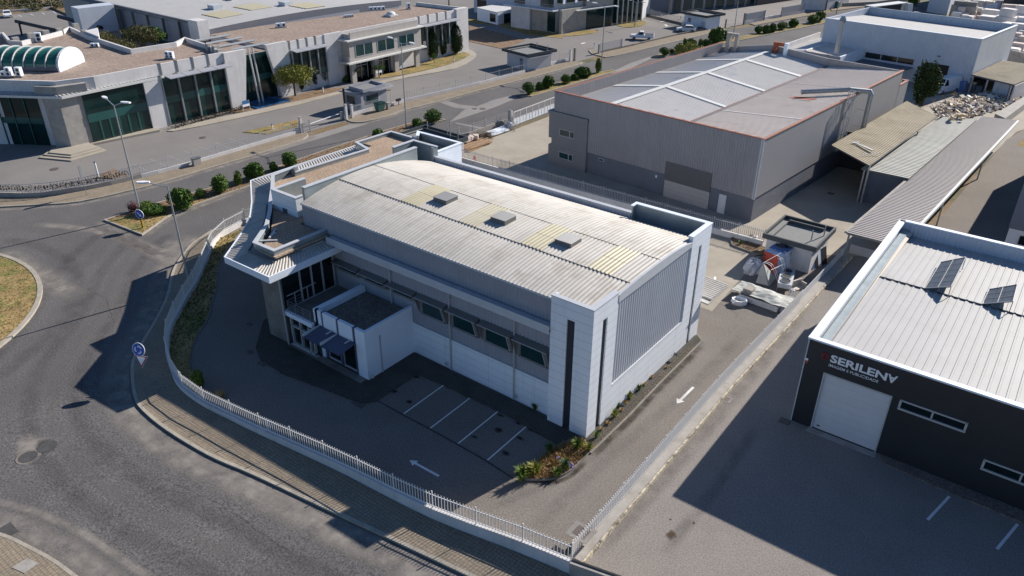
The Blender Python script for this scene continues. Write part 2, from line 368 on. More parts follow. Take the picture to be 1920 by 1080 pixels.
def fadestrip(P, wd, m, dz=.014, name='road_dust', tilt=True):
    P = [Vector(p[:2]) for p in P]; vs = []; fd = []
    for i, p in enumerate(P):
        a = P[max(0,i-1)]; b = P[min(len(P)-1,i+1)]; t = (b-a).normalized(); n_ = Vector((-t.y,t.x)); e = min(1, i/2, (len(P)-1-i)/2)
        for k, f in ((-.5,0),(-.15,1),(.15,1),(.5,0)):
            q = p+n_*wd*k; vs.append((q.x,q.y,(zt(q.x,q.y) if tilt else 0)+dz)); fd.append(f*e)
    fs = [(4*i+j,4*i+j+1,4*i+5+j,4*i+4+j) for i in range(len(P)-1) for j in range(3)]
    me = bpy.data.meshes.new(name); me.from_pydata(vs, [], fs); at = me.attributes.new('fade', 'FLOAT', 'POINT'); at.data.foreach_set('value', fd)
    me.materials.append(MT[m]); o = bpy.data.objects.new(name, me); COL.objects.link(o); o['kind'] = 'structure'; return o
stainmat('stain', (.03,.027,.025), .8, 3); stainmat('stainbrown', (.09,.06,.04), .8, 3); stainmat('dust', (.34,.31,.28), .7, 2)
# ================================================================ GROUND
M = MT
rng = random.Random(7)
mb = MB(); mb.sheet([(-900,-500),(900,-500),(900,1200),(-900,1200)], -0.03); struct(mb.build('ground', M['terrain']))
# the road network as one sheet
kfar = pts(0, (-200,398),(0,389),(75,385),(150,379),(250,357),(310,341),(400,314),(480,291),(558,266),(640,243),(685,229),(722,220),(760,207),(800,197),(1000,145),(1087,121),(1150,106),(1360,56),(1416,48),(1516,30),(1600,16),(1700,2))
knear = [(-18,215),(-26,170),(-35,135),(-41,110),(-44.5,80),(-45.6,60),(-46.0,40),(-46.1,22),(-46,8)]
kf = [gt2(*p_) for p_ in ((397,434),(378,447),(360,460),(340,485),(325,512),(314,558),(290,607),(270,640),(251,677),(249,710),(255,747),(270,770),(315,807),(395,855),(480,892),(650,972),(742,1015),(880,1080))]
kfs = smooth(kf, 4)
tail = [tuple(Vector(kfs[-1])+(Vector(kfs[-1])-Vector(kfs[-6])).normalized()*k) for k in (10, 40)]
kfs += tail
rp = kfar + knear + kfs + [(tail[-1][0], -90), (-140, -90), (-150, -11)]
XC = -33.0; cross_ = [i for i in range(len(kfs)-1) if kfs[i][0] <= XC < kfs[i+1][0] and kfs[i][1] < -8]
i0 = cross_[-1]; f_ = (XC-kfs[i0][0])/(kfs[i0+1][0]-kfs[i0][0]); xp = (XC, kfs[i0][1]+f_*(kfs[i0+1][1]-kfs[i0][1]))
mb = MB(); mb.sheet(kfar + knear + kfs[:i0+1] + [xp, (XC,-90), (-140,-90), (-150,-11)], 0.0)
right = [xp]+kfs[i0+1:]+[(tail[-1][0],-90),(XC,-90)]
mb.add([(x, y, zt(x, y)) for x, y in right][::-1], [tuple(range(len(right)))]); struct(mb.build('road', M['road']))
# worn / pale concrete aprons and seams on the road
mb = MB()
for P in ([(400,314),(0,0)],): pass
mb.sheet(pts(.004,(655,236),(690,232),(500,290),(558,266),(600,250)), .004)
mb.sheet(pts(.004,(843,229),(870,206),(895,199),(925,187),(958,179),(966,185),(930,200),(905,209)), .004); mb.sheet(pts(.004,(1140,138),(1180,119),(1222,105),(1220,110),(1165,137)), .004)
mb.sheet(pts(.007,(822,191),(832,187),(862,196),(893,199),(880,205),(852,202)), .007)
struct(mb.build('road_patch', M['worn']))
mb = MB()
for P in ([(852,229),(905,239),(915,241),(907,243),(856,232)], [(560,262),(655,233),(690,231),(590,259),(480,295)]):
    mb.sheet(pts(.005,*P), .005)
struct(mb.build('driveway_apron', M['worn']))
# far lots --------------------------------------------------------
Lx = -67.7
mb = MB(); mb.sheet([(-150,-14),(-72,-12)] + pts(0,(0,371),(75,371),(175,356),(267,335),(345,315),(480,275),(568,250),(652,226),(800,189),(1000,140),(1115,106),(1370,50),(1600,10),(1690,-4)) + [(-60,240),(-200,240),(-200,30)], -.012); struct(mb.build('forecourt', M['lotfar']))
# pavement on the far side of the street
def pave(name, outer, inner, m='paving', z=.13):
    mb = MB(); mb.prism(outer+inner[::-1], -.02, z); return struct(mb.build(name, M[m]))
def kerb(P, z=.15, t=.18, name='kerb', m='kerb', closed=False):
    mb = MB(); mb.strip(P, -.02, z, t, closed); return struct(mb.build(name, M[m]))
o1 = smooth(pts(0,(-60,392),(0,389),(75,385),(150,379),(250,357),(310,341),(400,314),(480,291),(558,266),(573,259),(577,255),(572,249)), 3)
i1 = smooth(pts(0,(-60,371),(0,371),(75,371),(175,356),(267,335),(345,315),(480,275),(568,249)), 3)
pave('pavement', o1, i1); kerb(o1[:-1])
o2 = smooth(pts(0,(650,224),(655,228),(666,230),(685,229),(722,220),(760,207),(800,197),(900,170),(1000,145),(1087,121),(1083,117)), 3)
i2 = smooth(pts(0,(652,222),(660,219),(700,208),(760,193),(900,160),(1000,134),(1065,115)), 3)
pave('pavement', o2, i2); kerb(o2[:-1])
o3 = smooth(pts(0,(1105,95),(1110,101),(1128,106),(1150,106),(1260,80),(1360,56)), 3)
i3 = smooth(pts(0,(1108,92),(1125,99),(1190,86),(1270,67),(1358,52)), 3)
pave('pavement', o3, i3); kerb(o3)
o4 = pts(0,(1416,48),(1460,40),(1516,30),(1512,26)); i4 = pts(0,(1405,45),(1440,36),(1508,25))
pave('pavement', o4, i4)
o5 = pts(0,(1560,21),(1600,16),(1700,2)); i5 = pts(0,(1556,15),(1640,4),(1700,-4)); pave('pavement', o5, i5)
# pavement around the corner plot
wallbase = smooth([gt2(*p_) for p_ in ((470,412),(462,417),(437,430),(412,445),(397,462),(387,485),(374,515),(362,540),(345,567),(330,595),(318,618),(312,645),(312,672),(320,700),(335,730),(375,762),(430,790),(480,815),(630,885),(740,942),(830,985),(960,1035),(1067,1080))], 4)
wallbase = [(-45.3,40),(-45.3,28),(-45.2,18),(-44.8,10)] + wallbase
inner = offset(wallbase, 0.0)
kfull = [(-46.1,40),(-46.1,22),(-46,8)] + kfs
wb2 = wallbase + [tuple(Vector(wallbase[-1])+(Vector(wallbase[-1])-Vector(wallbase[-3])).normalized()*k for k in (30,))][0:0]
end = Vector(wallbase[-1])+(Vector(wallbase[-1])-Vector(wallbase[-5])).normalized()*34
mb = MB(); mb.ribbon([p for p in kfull], wallbase+[tuple(end)], -.05, .13); struct(mb.build('pavement', M['paving']))
kerb([(x, y, zt(x, y)) for x, y in kfull], .14, .22)
# bottom-left pavement
kbl = smooth([gt2(*p_) for p_ in ((-120,972),(0,1004),(50,1026),(100,1053),(140,1082),(230,1150))], 4)
mb = MB(); mb.ribbon(kbl, [(x-8, y-14) for x, y in kbl], -.05, .13); struct(mb.build('pavement', M['paving'])); kerb([(x, y, zt(x, y)) for x, y in kbl], .14, .2)
mb = MB(); mb.add([GT(*p_, .15) for p_ in ((22,1064),(52,1046),(72,1056),(46,1075))][::-1], [(0,1,2,3)]); struct(mb.build('pavement_patch', M['concrete']))
# medians
def island(P, m='drygrass', z=.12, kt=.18):
    mb = MB(); mb.prism(P, -.02, z); struct(mb.build('median_strip', M[m])); kerb(P, z+.04, kt, closed=True)
med = [g2(197,414),g2(267,441)]+smooth(pts(0,(284,429),(325,402),(400,373),(470,349)),3)+[(-56.0,22),(-56.2,32),(-56.4,42)]+[(-55.9,46),(-55.6,47.6),(-56.6,47.3),(-58.3,44),(-58.7,38),(-58.6,28),(-58.2,18)]+smooth(pts(0,(430,345),(330,372),(240,400)),3)
island(med, 'soil')
mb = MB(); mb.sheet(pts(.13,(202,414),(266,438),(325,400),(400,371),(360,378),(300,395),(245,402)), .126); struct(mb.build('grass_verge', M['drygrass']))
med2 = [(-54.8,65.2),(-53.6,66.3),(-52.9,75),(-52.4,84),(-51.9,90.2),(-52.8,90.6),(-54.3,86),(-55.2,76)]
island(med2)
med3 = [(-52.6,105.2),(-51.6,105.6),(-49.5,116),(-47,127),(-43,145),(-38.5,165),(-33,184),(-26,205),(-27.8,206),(-35,185),(-40.8,165),(-45.4,145),(-49.3,127),(-51.8,115)]
island(med3)
# roundabout island
a, b, c = [Vector(g2(*p)) for p in ((0,475),(85,547),(0,657))]
D = 2*(a.x*(b.y-c.y)+b.x*(c.y-a.y)+c.x*(a.y-b.y))
cx = ((a.length_squared)*(b.y-c.y)+(b.length_squared)*(c.y-a.y)+(c.length_squared)*(a.y-b.y))/D
cy = ((a.length_squared)*(c.x-b.x)+(b.length_squared)*(a.x-c.x)+(c.length_squared)*(b.x-a.x))/D
rr = (a-Vector((cx,cy))).length
circ = [(cx+rr*math.cos(t), cy+rr*math.sin(t)) for t in [2*math.pi*i/72 for i in range(72)]]
mb = MB(); mb.prism([(cx+(x-cx)*.985, cy+(y-cy)*.985) for x,y in circ], -.02, .14); struct(mb.build('roundabout_island', M['drygrass']))
kerb([(cx+(x-cx)*.975, cy+(y-cy)*.975) for x,y in circ], .18, .38, 'roundabout_kerb', closed=True)
# neighbour yards ---------------------------------------------------
mb = MB(); mb.sheet([(-45.2,17.6),(-1,16.9),(6.5,16.0),(9.0,34),(9.5,60),(12,95),(20,120),(30,150),(-30,150),(-42,100),(-44.8,60)], .004); struct(mb.build('concrete_yard', M['yard']))
# plot of the corner building
plot = offset(wallbase, .1)
hall_lot = [tuple(p) for p in plot] + [(4.35,-9.0),(5.3,39),(-3.2,38.2),(-2.0,19.6),(-44.9,24.5)]
mb = MB(); mb.sheet([tuple(p) for p in plot if p[1] < 24.0] + [(4.2,-8.9),(5.0,38.5),(-1.5,34.5),(-.6,20.6),(-30,22.9),(-44.9,24.4)], .008); struct(mb.build('asphalt_lot', M['lot']))
# right-hand lot
mb = MB(); mb.sheet([(4.9,-9.2),(60,-40),(80,90),(9.8,42),(5.6,39)], .006); struct(mb.build('asphalt_lot', M['lot2']))
mb = MB(); mb.sheet([(9.8,41),(60,36),(60,140),(20,140),(11.5,90)], .011); struct(mb.build('asphalt_lot', M['lot']))
mb = MB(); mb.sheet([(13,88),(60,80),(60,160),(19,160)], .02); struct(mb.build('wasteland', M['drygrass']))
# ---- markings
def line(p, q, wd, m='markwhite', z=.016, name='parking_line'):
    p = Vector(g2(*p)); q = Vector(g2(*q)); mb = MB(); d = (q-p).normalized(); n = Vector((-d.y,d.x))*wd/2
    mb.sheet([p-n,q-n,q+n,p+n], z); return struct(mb.build(name, M[m]))
for p, q in (((757,776),(838,718)),((807,803),(887,742)),((859,832),(938,768)),((914,863),(991,796))): line(p, q, .1)
for p, q in (((1739,975),(1780,931)),((1869,1030),(1908,983))): line(p, q, .16)
for p, q in (((249,308),(283,323)),((281,298),(318,315)),((313,291),(346,304)),((343,282),(376,296)),((373,275),(405,287)),((404,268),(433,278)),((430,260),(458,270))): line(p, q, .1, 'markold', .0)
for p, q in (((34,28),(41,31)),((57,26),(63,29)),((79,24),(84,27)),((99,21),(105,25)),((119,19),(126,23)),((139,17),(146,20))): line(p, q, .13, 'markwhite', .0)
def arrow(tail_, tip, wd, hw, hl):
    p = Vector(g2(*tail_)); q = Vector(g2(*tip)); d = (q-p).normalized(); n = Vector((-d.y,d.x)); b = q-d*hl
    mb = MB(); mb.sheet([p-n*wd/2, b-n*wd/2, b-n*hw/2, q, b+n*hw/2, b+n*wd/2, p+n*wd/2], .016); struct(mb.build('painted_arrow', M['markwhite']))
arrow((823,893),(768,863),.17,.55,.5); arrow((1300,726),(1269,757),.2,.62,.55); arrow((1341,519),(1338,543),.2,.6,.5)
for p, q in (((1090,82),(1097,80)),((1247,46),(1251,49)),((1237,41),(1245,40))): line(p, q, .5, 'markwhite', 0.0, 'road_marking')
# bay kerb line and seams
mb = MB(); mb.strip(pts(0,(700,747),(757,779),(812,808),(862,836),(914,866),(963,898)), .0, .03, .12); struct(mb.build('drain_channel', M['paving_dark']))
mb = MB(); mb.strip(smooth(pts(0,(1440,640),(1295,810),(1085,1049)),1), 0, .0101, .3)
# stains and wheel dust
def stain(px, py, sx, sy, m='stain', z=.02, rz=0):
    p = GT(px, py); z += zt(p.x, p.y); mb = MB(); mb.obox((p.x,p.y,z), sx, sy, .001, rz); mb.f = mb.f[1:2]; mb.mi = [0]; struct(mb.build('stain', M[m]))
for a in ((779,706,1.1,.6),(815,712,.9,.5),(740,734,.8,.6),(767,754,.8,.6),(841,727,.7,.35),(872,741,1.2,.5),(938,779,.9,.4),(935,807,1.0,.8),(971,794,.8,.4),(998,807,1.2,.5),(975,822,1.1,.5),(949,850,.9,.6),(890,820,.8,.5)): stain(*a)
for a in ((1259,1003,.9,1.1),(1301,981,.3,.3),(1257,974,.2,.2),(1156,982,.5,.5)): stain(*a, 'stainbrown')
for a in ((85,836,2.2,1.5,'stain'),(60,838,5,3,'dust')): stain(*a[:5], z=.021)
for a in ((494,681,.7,.6,'at the kerb of the dark footpath below the concrete pillar'),(675,756,.9,.7,'just below the porch corner footpath'),(469,660,.5,.4,'left of the concrete pillar foot'),(468,608,.5,.4,'farthest up the shaded west drive')):
    p = G(a[0],a[1]); mb = MB(); mb.obox((p.x,p.y,.03), a[2]*1.1, a[3], .03); o = mb.build('drain_grate', M['iron']); tag(o, 'dark square drain grate '+a[4], 'drain grate', 'drain grates round the corner building')
# manhole covers
def manhole(px, py, r, label, sq=False, z=.012, grp=None, surround=None):
    p = GT(px, py); z += zt(p.x, p.y); t = T('manhole_cover', label, 'manhole cover', (p.x,p.y,z), 0, grp)
    mb = MB()
    if sq: mb.box(p.x-r, p.x+r, p.y-r*.9, p.y+r*.9, z, z+.02)
    else: mb.disc((p.x,p.y,z), (0,0,1), r, .02, 20)
    mb.build('cover', M['patch' if (px < 120 and py > 800) else 'iron'], t)
    if surround:
        mb = MB(); 
        if sq: mb.box(p.x-r*1.7, p.x+r*1.7, p.y-r*1.5, p.y+r*1.5, z-.01, z+.01)
        else: mb.disc((p.x,p.y,z-.01), (0,0,1), r*1.3, .02, 20)
        mb.build('surround', M['worn' if px > 200 else 'lot'], t)
manhole(102,317,.5,'round rusty manhole cover in the drive by the entrance steps')
manhole(380,258,.45,'round rusty manhole cover in the drive before the glass facade')
manhole(729,169,.4,'round manhole cover in the drive beside the oval-roofed gatehouse')
manhole(905,204,.5,'left one of two manhole covers in the pale road patch', grp='covers in the pale road patch'); manhole(890,204,.4,'right one of two manhole covers in the pale road patch', grp='covers in the pale road patch')
manhole(53,857,.55,'round worn manhole cover left of the broken asphalt patch', surround=True)
manhole(89,838,.6,'round manhole cover sunk in the broken asphalt patch')
manhole(1558,521,.22,'small brown gully cover near the shaded end of the right lot', sq=True, surround=True)
manhole(1471,618,.25,'dark gully cover in the right lot by the fence wall', sq=True, surround=True)
manhole(1361,748,.25,'dark gully cover in the right lot beside the big shadow', sq=True, surround=True)
manhole(1471,790,.35,'reddish gully cover at the corner of the dark print shop', sq=True)
manhole(1558,363,.35,'dark square cover in the shaded part of the concrete yard', sq=True)
manhole(10,998,.55,'brown gully grate at the kerb in the bottom left corner', sq=True)
manhole(1090,998,.4,'flat rectangular cover with pale frame beside the corner of the picket fence', sq=True, surround=True)
# strip of lawn inside the west fence, dark paving round the building, planting bed
wb_in = offset(wallbase, .25)
sel = [p for p in wb_in if -46 < p[0] < -24.0 and p[1] < 6.5]
kin = smooth(pts(0,(365,716),(357,690),(357,668),(366,635),(390,597),(398,565),(405,540),(410,500),(425,470),(448,440),(470,424)),4)
mb = MB(); mb.ribbon([p for p in sel if p[1] < 4], kin[::-1], -.02, .05); struct(mb.build('lawn', M['drygrass']))
kerb(kin, .08, .12, m='concrete_dark')
# gate: walk round the building
path1 = pts(0,(480,652),(489,676),(530,702),(600,728),(655,749),(680,757),(703,754),(730,737),(782,703),(830,722),(960,785),(1050,838),(1107,850),(1180,780),(1240,717),(1316,641),(1309,631))
mb = MB(); mb.prism(path1+[(-.2,16.0),(-.2,.3),(-29,.3),(-29,-4)], 0, .1); struct(mb.build('footpath', M['paving_dark']))
kerb(pts(0,(1098,847),(1108,850),(1180,780),(1240,717),(1316,641),(1309,631)), .12, .14, m='concrete_dark')
bed = smooth(pts(0,(983,896),(1010,901),(1040,898),(1068,884),(1092,862),(1105,846),(1096,828),(1075,826),(1040,842),(1005,868)),3,True)
mb = MB(); mb.prism(bed, 0, .12); struct(mb.build('planting_bed', M['soil'])); kerb(bed, .15, .12, m='concrete_dark', closed=True)
bed2 = smooth(pts(0,(1376,448),(1372,457),(1380,464),(1440,484),(1475,486),(1440,468)),3,True)
mb = MB(); mb.prism(bed2, 0, .14); struct(mb.build('planting_bed', M['soil'])); kerb(bed2, .17, .15, m='concrete_dark', closed=True)
bed3 = [g2(*p) for p in ((1645,851),(1660,871),(1780,925),(1925,985),(1925,962))]
mb = MB(); mb.prism(bed3, 0, .1); struct(mb.build('planting_bed', M['graveldark']))
# verges in front of the left complex
mb = MB(); mb.prism(pts(0,(440,213),(520,200),(590,185),(652,170),(655,164),(600,168),(520,188),(435,207)), -.01, .07); struct(mb.build('planting_bed', M['soil']))
mb = MB(); mb.prism(smooth(pts(0,(700,148),(760,140),(830,124),(862,112),(880,103),(872,97),(850,100),(780,124),(720,140)),2,True), -.01, .07); struct(mb.build('grass_verge', M['drygrass']))
mb = MB(); mb.prism(smooth(pts(0,(655,172),(760,147),(850,130),(885,112),(893,102),(884,95),(868,93),(868,98),(880,104),(860,116),(820,128),(740,146),(660,166),(560,190),(440,215),(330,240),(325,247),(440,224),(560,197)),2,True), -.01, .1); struct(mb.build('footpath', M['yard']))
mb = MB(); mb.prism(pts(0,(455,248),(560,225),(573,233),(500,252)), -.01, .07); struct(mb.build('grass_verge', M['drygrass'])) 
mb = MB(); mb.prism(pts(0,(180,333),(212,317),(240,330),(225,337)), -.01, .08); struct(mb.build('planting_bed', M['soil']))
mb = MB(); mb.prism(pts(0,(880,48),(880,78),(942,92),(985,76),(960,68)), -.01, .06); struct(mb.build('grass_verge', M['soil']))
mb = MB(); mb.prism(pts(0,(862,42),(933,47),(990,66),(1055,72),(1053,50),(900,30)), -.01, .05); struct(mb.build('grass_verge', M['drygrass']))
mb = MB(); mb.prism(smooth(pts(0,(1055,68),(1090,66),(1122,60),(1105,56),(1075,60)),2,True), -.01, .07); struct(mb.build('grass_verge', M['drygrass']))
mb = MB(); mb.prism(smooth(pts(0,(1156,48),(1185,52),(1210,46),(1208,40),(1180,42)),2,True), -.01, .07); struct(mb.build('grass_verge', M['drygrass']))
# stone terrace with steps at the entrance pillar
a0 = smooth(pts(0,(166,266),(287,242),(330,248),(300,258),(205,275)),1)
mb = MB(); mb.prism(pts(0,(163,268),(290,241),(300,247),(165,275)), 0, .28); struct(mb.build('terrace', M['yard']))
t = T('entrance_steps', 'three cream stone steps folding round the foot of the big concrete pillar', 'steps', G(136,290))
for i, P in enumerate((pts(0,(74,297),(134,303),(201,284),(166,269),(100,279)), pts(.12,(82,292),(134,297),(192,281),(166,269),(100,279)), pts(.26,(92,288),(134,292),(184,278),(166,269),(100,279)))):
    mb = MB(); mb.prism(P, 0, .14*(i+1)); mb.build('step', M['yard'], t)
# hillside behind the far car park
mb = MB(); mb.prism([(-230,62),(-160,50),(-140,70),(-150,200),(-330,200)], -.02, .4); struct(mb.build('hillside', M['terrain']))

# dust and wear along kerbs and wheel paths
fadestrip(offset(kfull[6:], -1.1), 2.4, 'edgedust'); fadestrip(offset(kfull[6:], -.5), 1.0, 'edgedust', .018)
fadestrip(offset(kbl, .8), 2.0, 'edgedust'); fadestrip(offset(kbl, 2.0), .7, 'edgedust', .017); fadestrip(offset(o1, -.6), 1.2, 'edgedust', .018); fadestrip(offset(o2, -.5), 1.0, 'edgedust', .018)
for d_, wd, m_ in ((3.6,1.5,'tyretrack'),(5.2,1.0,'lighttrack'),(6.6,1.6,'tyretrack'),(8.6,1.2,'lighttrack'),(10.5,1.6,'tyretrack')): fadestrip(offset(kfull[6:], -d_), wd, m_, .012)
ccw = [(cx+(rr+2.6)*math.cos(t), cy+(rr+2.6)*math.sin(t)) for t in [-1.5+3.6*i/40 for i in range(41)]]
fadestrip(ccw, 1.8, 'tyretrack', .013, tilt=False); fadestrip([(cx+(rr+5.5)*math.cos(t), cy+(rr+5.5)*math.sin(t)) for t in [-1.5+3.6*i/40 for i in range(41)]], 2.0, 'lighttrack', .013, tilt=False)
for P, wd in ((((0,470),(60,505),(150,560)),3),(((190,412),(230,445),(300,470),(330,450)),2.2),(((60,420),(200,438),(330,500)),1.6),(((270,445),(330,405),(470,352)),1.2)): fadestrip(smooth(pts(0,*P),6), wd, 'edgedust', .019, tilt=False)
fadestrip(smooth(pts(0,(990,1000),(1150,850),(1280,740),(1400,620)),6), 1.2, 'lighttrack', .017, tilt=False); fadestrip(smooth(pts(0,(900,960),(1080,880),(1200,770),(1330,640)),6), .9, 'lighttrack', .018, tilt=False)
fadestrip(smooth(pts(0,(1110,855),(1182,786),(1243,721),(1318,646)),6), .7, 'edgedirt', .019, tilt=False); fadestrip(smooth(pts(0,(990,905),(1045,903),(1075,888),(1100,862)),4), .5, 'edgedirt', .019, tilt=False)
fadestrip(smooth(pts(0,(1110,1045),(1250,890),(1400,715),(1520,570)),6), 1.4, 'tyretrack', .018, tilt=False); fadestrip(smooth(pts(0,(1240,1040),(1330,930),(1420,800)),6), 1.0, 'tyretrack', .018, tilt=False); 
for P in (((600,962),(640,905),(700,845),(735,800)),): pass

def crack(P, wd=.1, m='crackline', j=.25, seed=0, tilt=True):
    rg = random.Random(seed); Q = [Vector(p[:2]) for p in resample([Vector((*p[:2],0)) for p in P], .5)]; fadestrip([(q.x+rg.uniform(-j,j), q.y+rg.uniform(-j,j)) for q in Q], wd, m, .022, 'asphalt_crack', tilt)
for i, P in enumerate((((300,900),(420,960),(560,1060)),((120,520),(200,560),(215,610)),((1120,960),(1180,940),(1230,880)),((1330,560),(1370,580),(1400,610)))): crack(pts(0,*P), .06, j=.08, seed=i, tilt=(i == 0))
rg_ = random.Random(3); mb = MB()
for k in range(260):
    px = rg_.uniform(0,520); py = rg_.uniform(430,1060); q = GT(px,py,.01)
    mb.obox(q, rg_.uniform(.02,.09), rg_.uniform(.02,.07), .012, rg_.uniform(0,3))
stuff(mb.build('road_grit', M['worn']), 'light grit scattered on the road', 'grit')
# ================================================================ FENCES
def railing(root, P, z0, z1, step, tip=.16, pr=.012, m='railwhite', post=2.6, rail=.022, posth=.3, flat=False, rails=None):
    """posts, rail-and-picket panels between them, following polyline P"""
    Q = resample([Vector((p[0], p[1], p[2] if len(p) > 2 else 0)) for p in P], post)
    for i, q in enumerate(Q):
        mb = MB(); mb.box(q.x-.03, q.x+.03, q.y-.03, q.y+.03, z0-.08+q.z, z1+posth+q.z); mb.build('post', M[m], root)
    # cumulative along P for pickets
    for a, b in zip(Q, Q[1:]):
        mb = MB(); L = (b-a).length; n = max(2, round(L/step)); d = (b-a).normalized()
        for zz in (rails or (z0+.12, z1)):
            n_ = Vector((-d.y,d.x,0)).normalized()*rail*.8; u_ = Vector((0,0,rail)); a1 = a+d*.03+Vector((0,0,zz)); b1 = b-d*.03+Vector((0,0,zz)); mb.slab([a1-n_-u_,b1-n_-u_,b1+n_-u_,a1+n_-u_], u_*2)
        for k in range(1, n):
            p = a.lerp(b, k/n); mb.box(p.x-pr, p.x+pr, p.y-pr, p.y+pr, p.z+z0+.04, p.z+z1+tip)
        mb.build('railing_panel', M[m], root)
def wallpart(root, P, z0, z1, t, m='whitewall', name='base_wall', cap=None):
    mb = MB(); mb.strip(P, z0, z1, t); mb.build(name, M[m], root)
    if cap: mb = MB(); mb.strip(P, z1, z1+.05, t+.08); mb.build('coping', M[cap], root)
# white picket fence of the corner plot (front, curving, west side)
P = [p for p in wallbase]
P = [tuple(Vector(p)) for p in offset(P, .16)]
cut = [i for i, p in enumerate(P) if p[1] < 30]
P = P[cut[0]:]; eW = P[-1]; P = [(x, y, zt(x, y)) for x, y in P]
t = T('picket_fence', 'white picket fence on a low white wall curving along the corner plot', 'fence', (P[0][0],P[0][1],0))
hW = lambda x: .5+.5*max(0, min(1, (x+20)/24))
mb = MB(); Pb = [Vector(p) for p in P]; n_ = len(P); mb.strip(P, -.1, .02, .26); mb.strip([(x, y, z+hW(x)) for x, y, z in P], -1.9, 0, .25); mb.build('base_wall', M['whitewall'], t)
railing(t, [(x, y, z+hW(x)) for x, y, z in P], 0, .95, .2, .17, .017, 'railwhite', 2.8, rail=.026, posth=.3)
# fence to the right, between the two lots
A = Vector(g2(1072,1052)); B_ = Vector(g2(1440,641)); Bx = Vector((4.85, 33.3))
t = T('picket_fence', 'grey metal picket fence on a wide concrete kerb between the two lots', 'fence', (A.x,A.y,0))
P = [(A.x-.1,A.y),(4.55,11),(4.75,22),(4.95,38.4)]
mb = MB(); mb.strip([(x+.3,y) for x,y in P], 0, .38, .75); mb.build('base_wall', M['concrete'], t)
mb = MB(); mb.strip([(x+.73,y) for x,y in P], 0, .3, .14); mb.build('stone_facing', M['rubble'], t)
railing(t, [(x+.12, y) for x, y in P[:3]+[(4.8,26)]], .38, 1.35, .19, .2, .028, 'railwhite', 2.6, rail=.03)
mb = MB(); mb.strip([(4.8,26),(4.95,38.4)], .38, 1.15, .05); mb.build('solid_panel', M['trim'], t)
# front wall of the right lot
t = T('boundary_wall', 'grey concrete wall with dark coping at the bottom edge of the right lot', 'wall', (4.9,-9.3,0))
mb = MB(); e1 = Vector(eW); zW = zt(*eW)+hW(eW[0]); e1 = Vector(g2(1070,1052,zW)); e2 = e1+(Vector(g2(1160,1084,zW))-e1).normalized()*40
mb.wall(e1, e2, 0, zW, .3); mb.build('base_wall', M['concrete'], t)
mb = MB(); mb.wall(e1, e2, zW+.003, zW+.05, .12, .1); mb.build('gate_rail', M['black'], t)
# fence between the hall and the grey warehouse
P = pts(0,(863,303),(930,322),(1060,359),(1200,398),(1337,437),(1430,462))
P2 = [(-44.9,26.2)]+P
t = T('picket_fence', 'metal picket fence on a low white wall before the grey warehouse', 'fence', (P[0][0],P[0][1],0))
wallpart(t, P2, 0, .62, .22); railing(t, P, .62, 1.6, .2, .2, .02, 'railgray', 2.7)
# street-side wall and gate of the grey warehouse
t = T('boundary_wall', 'low concrete wall with thin posts and wires along the street by the scrap wood', 'wall', (-46,33,0))
P = [(-45.4,26.5),(-45.3,44.8),(-45.2,48)]
Pw = pts(0,(800,276),(879,258),(920,243),(955,231)); Pw = [Vector(p) for p in Pw]
wallpart(t, Pw, 0, .75, .22, 'concrete')
for q in resample(Pw, 2.6):
    mb = MB(); mb.box(q.x-.05,q.x+.05,q.y-.05,q.y+.05,.75,1.85); mb.build('post', M['railgray'], t)
mb = MB()
for zz in (.95,1.2,1.45,1.7): mb.strip(Pw, zz, zz+.02, .02)
mb.build('wires', M['railgray'], t)
t = T('sliding_gate', 'white sliding gate with sheet infill below and bars above', 'gate', G(962,235))
g1 = Vector(g2(963,236)); gg = Vector(g2(1042,205)); 
mb = MB(); mb.wall(g1, gg, .05, .12, .08); mb.wall(g1, gg, .95, 1.02, .07); mb.wall(g1, gg, 1.95, 2.05, .08); mb.build('frame', M['railwhite'], t)
for q in resample([g1, gg], 1.55):
    mb = MB(); mb.box(q.x-.04,q.x+.04,q.y-.04,q.y+.04,.05,2.0); mb.build('upright', M['railwhite'], t)
Q = resample([g1, gg], .78)
for a, b in zip(Q, Q[1:]):
    mb = MB(); mb.wall(a.lerp(b,.08), a.lerp(b,.92), .12, .95, .03); mb.build('sheet_panel', M['white'], t)
mb = MB()
for zz in (1.2,1.4,1.6,1.8): mb.wall(g1, gg, zz, zz+.025, .02)
mb.build('bars', M['railgray'], t)
t = T('gate_post', 'grey steel gate post at the left end of the sliding gate', 'gate post', G(958,234))
mb = MB(); q = G(958,234); mb.box(q.x-.35,q.x-.05,q.y-.25,q.y+.25,0,2.2); mb.build('pillar', M['steel'], t)
mb = MB(); mb.box(q.x+.05,q.x+.2,q.y-.1,q.y+.1,0,2.1); mb.build('roller_post', M['railwhite'], t)
# fences of the left complex
P = smooth(pts(0,(-60,371),(0,371),(75,371),(175,356),(235,342),(267,335)),3)
P = offset(P, -.14)
P = offset(smooth(pts(0,(-60,371),(0,371),(75,371),(175,356),(267,335)),3), .14)
t = T('picket_fence', 'grey picket fence on a grimy curved wall by the roundabout', 'fence', (P[-1][0],P[-1][1],0))
wallpart(t, P, 0, .62, .24, 'concrete'); railing(t, P, .62, 1.6, .3, .2, .022, 'railgray', 3.4)
P = offset(smooth(pts(0,(267,335),(345,315),(480,275),(566,250)),2), .14)
t = T('picket_fence', 'grey picket fence on a white wall beside the long parking row', 'fence', (P[0][0],P[0][1],0))
wallpart(t, P, 0, .55, .24); railing(t, P, .55, 1.5, .3, .15, .02, 'railgray', 3.4)
P = offset(pts(0,(662,219),(700,208),(712,205)), .14)
t = T('picket_fence', 'short picket fence on a white wall before the oval-roofed gatehouse', 'fence', (P[0][0],P[0][1],0))
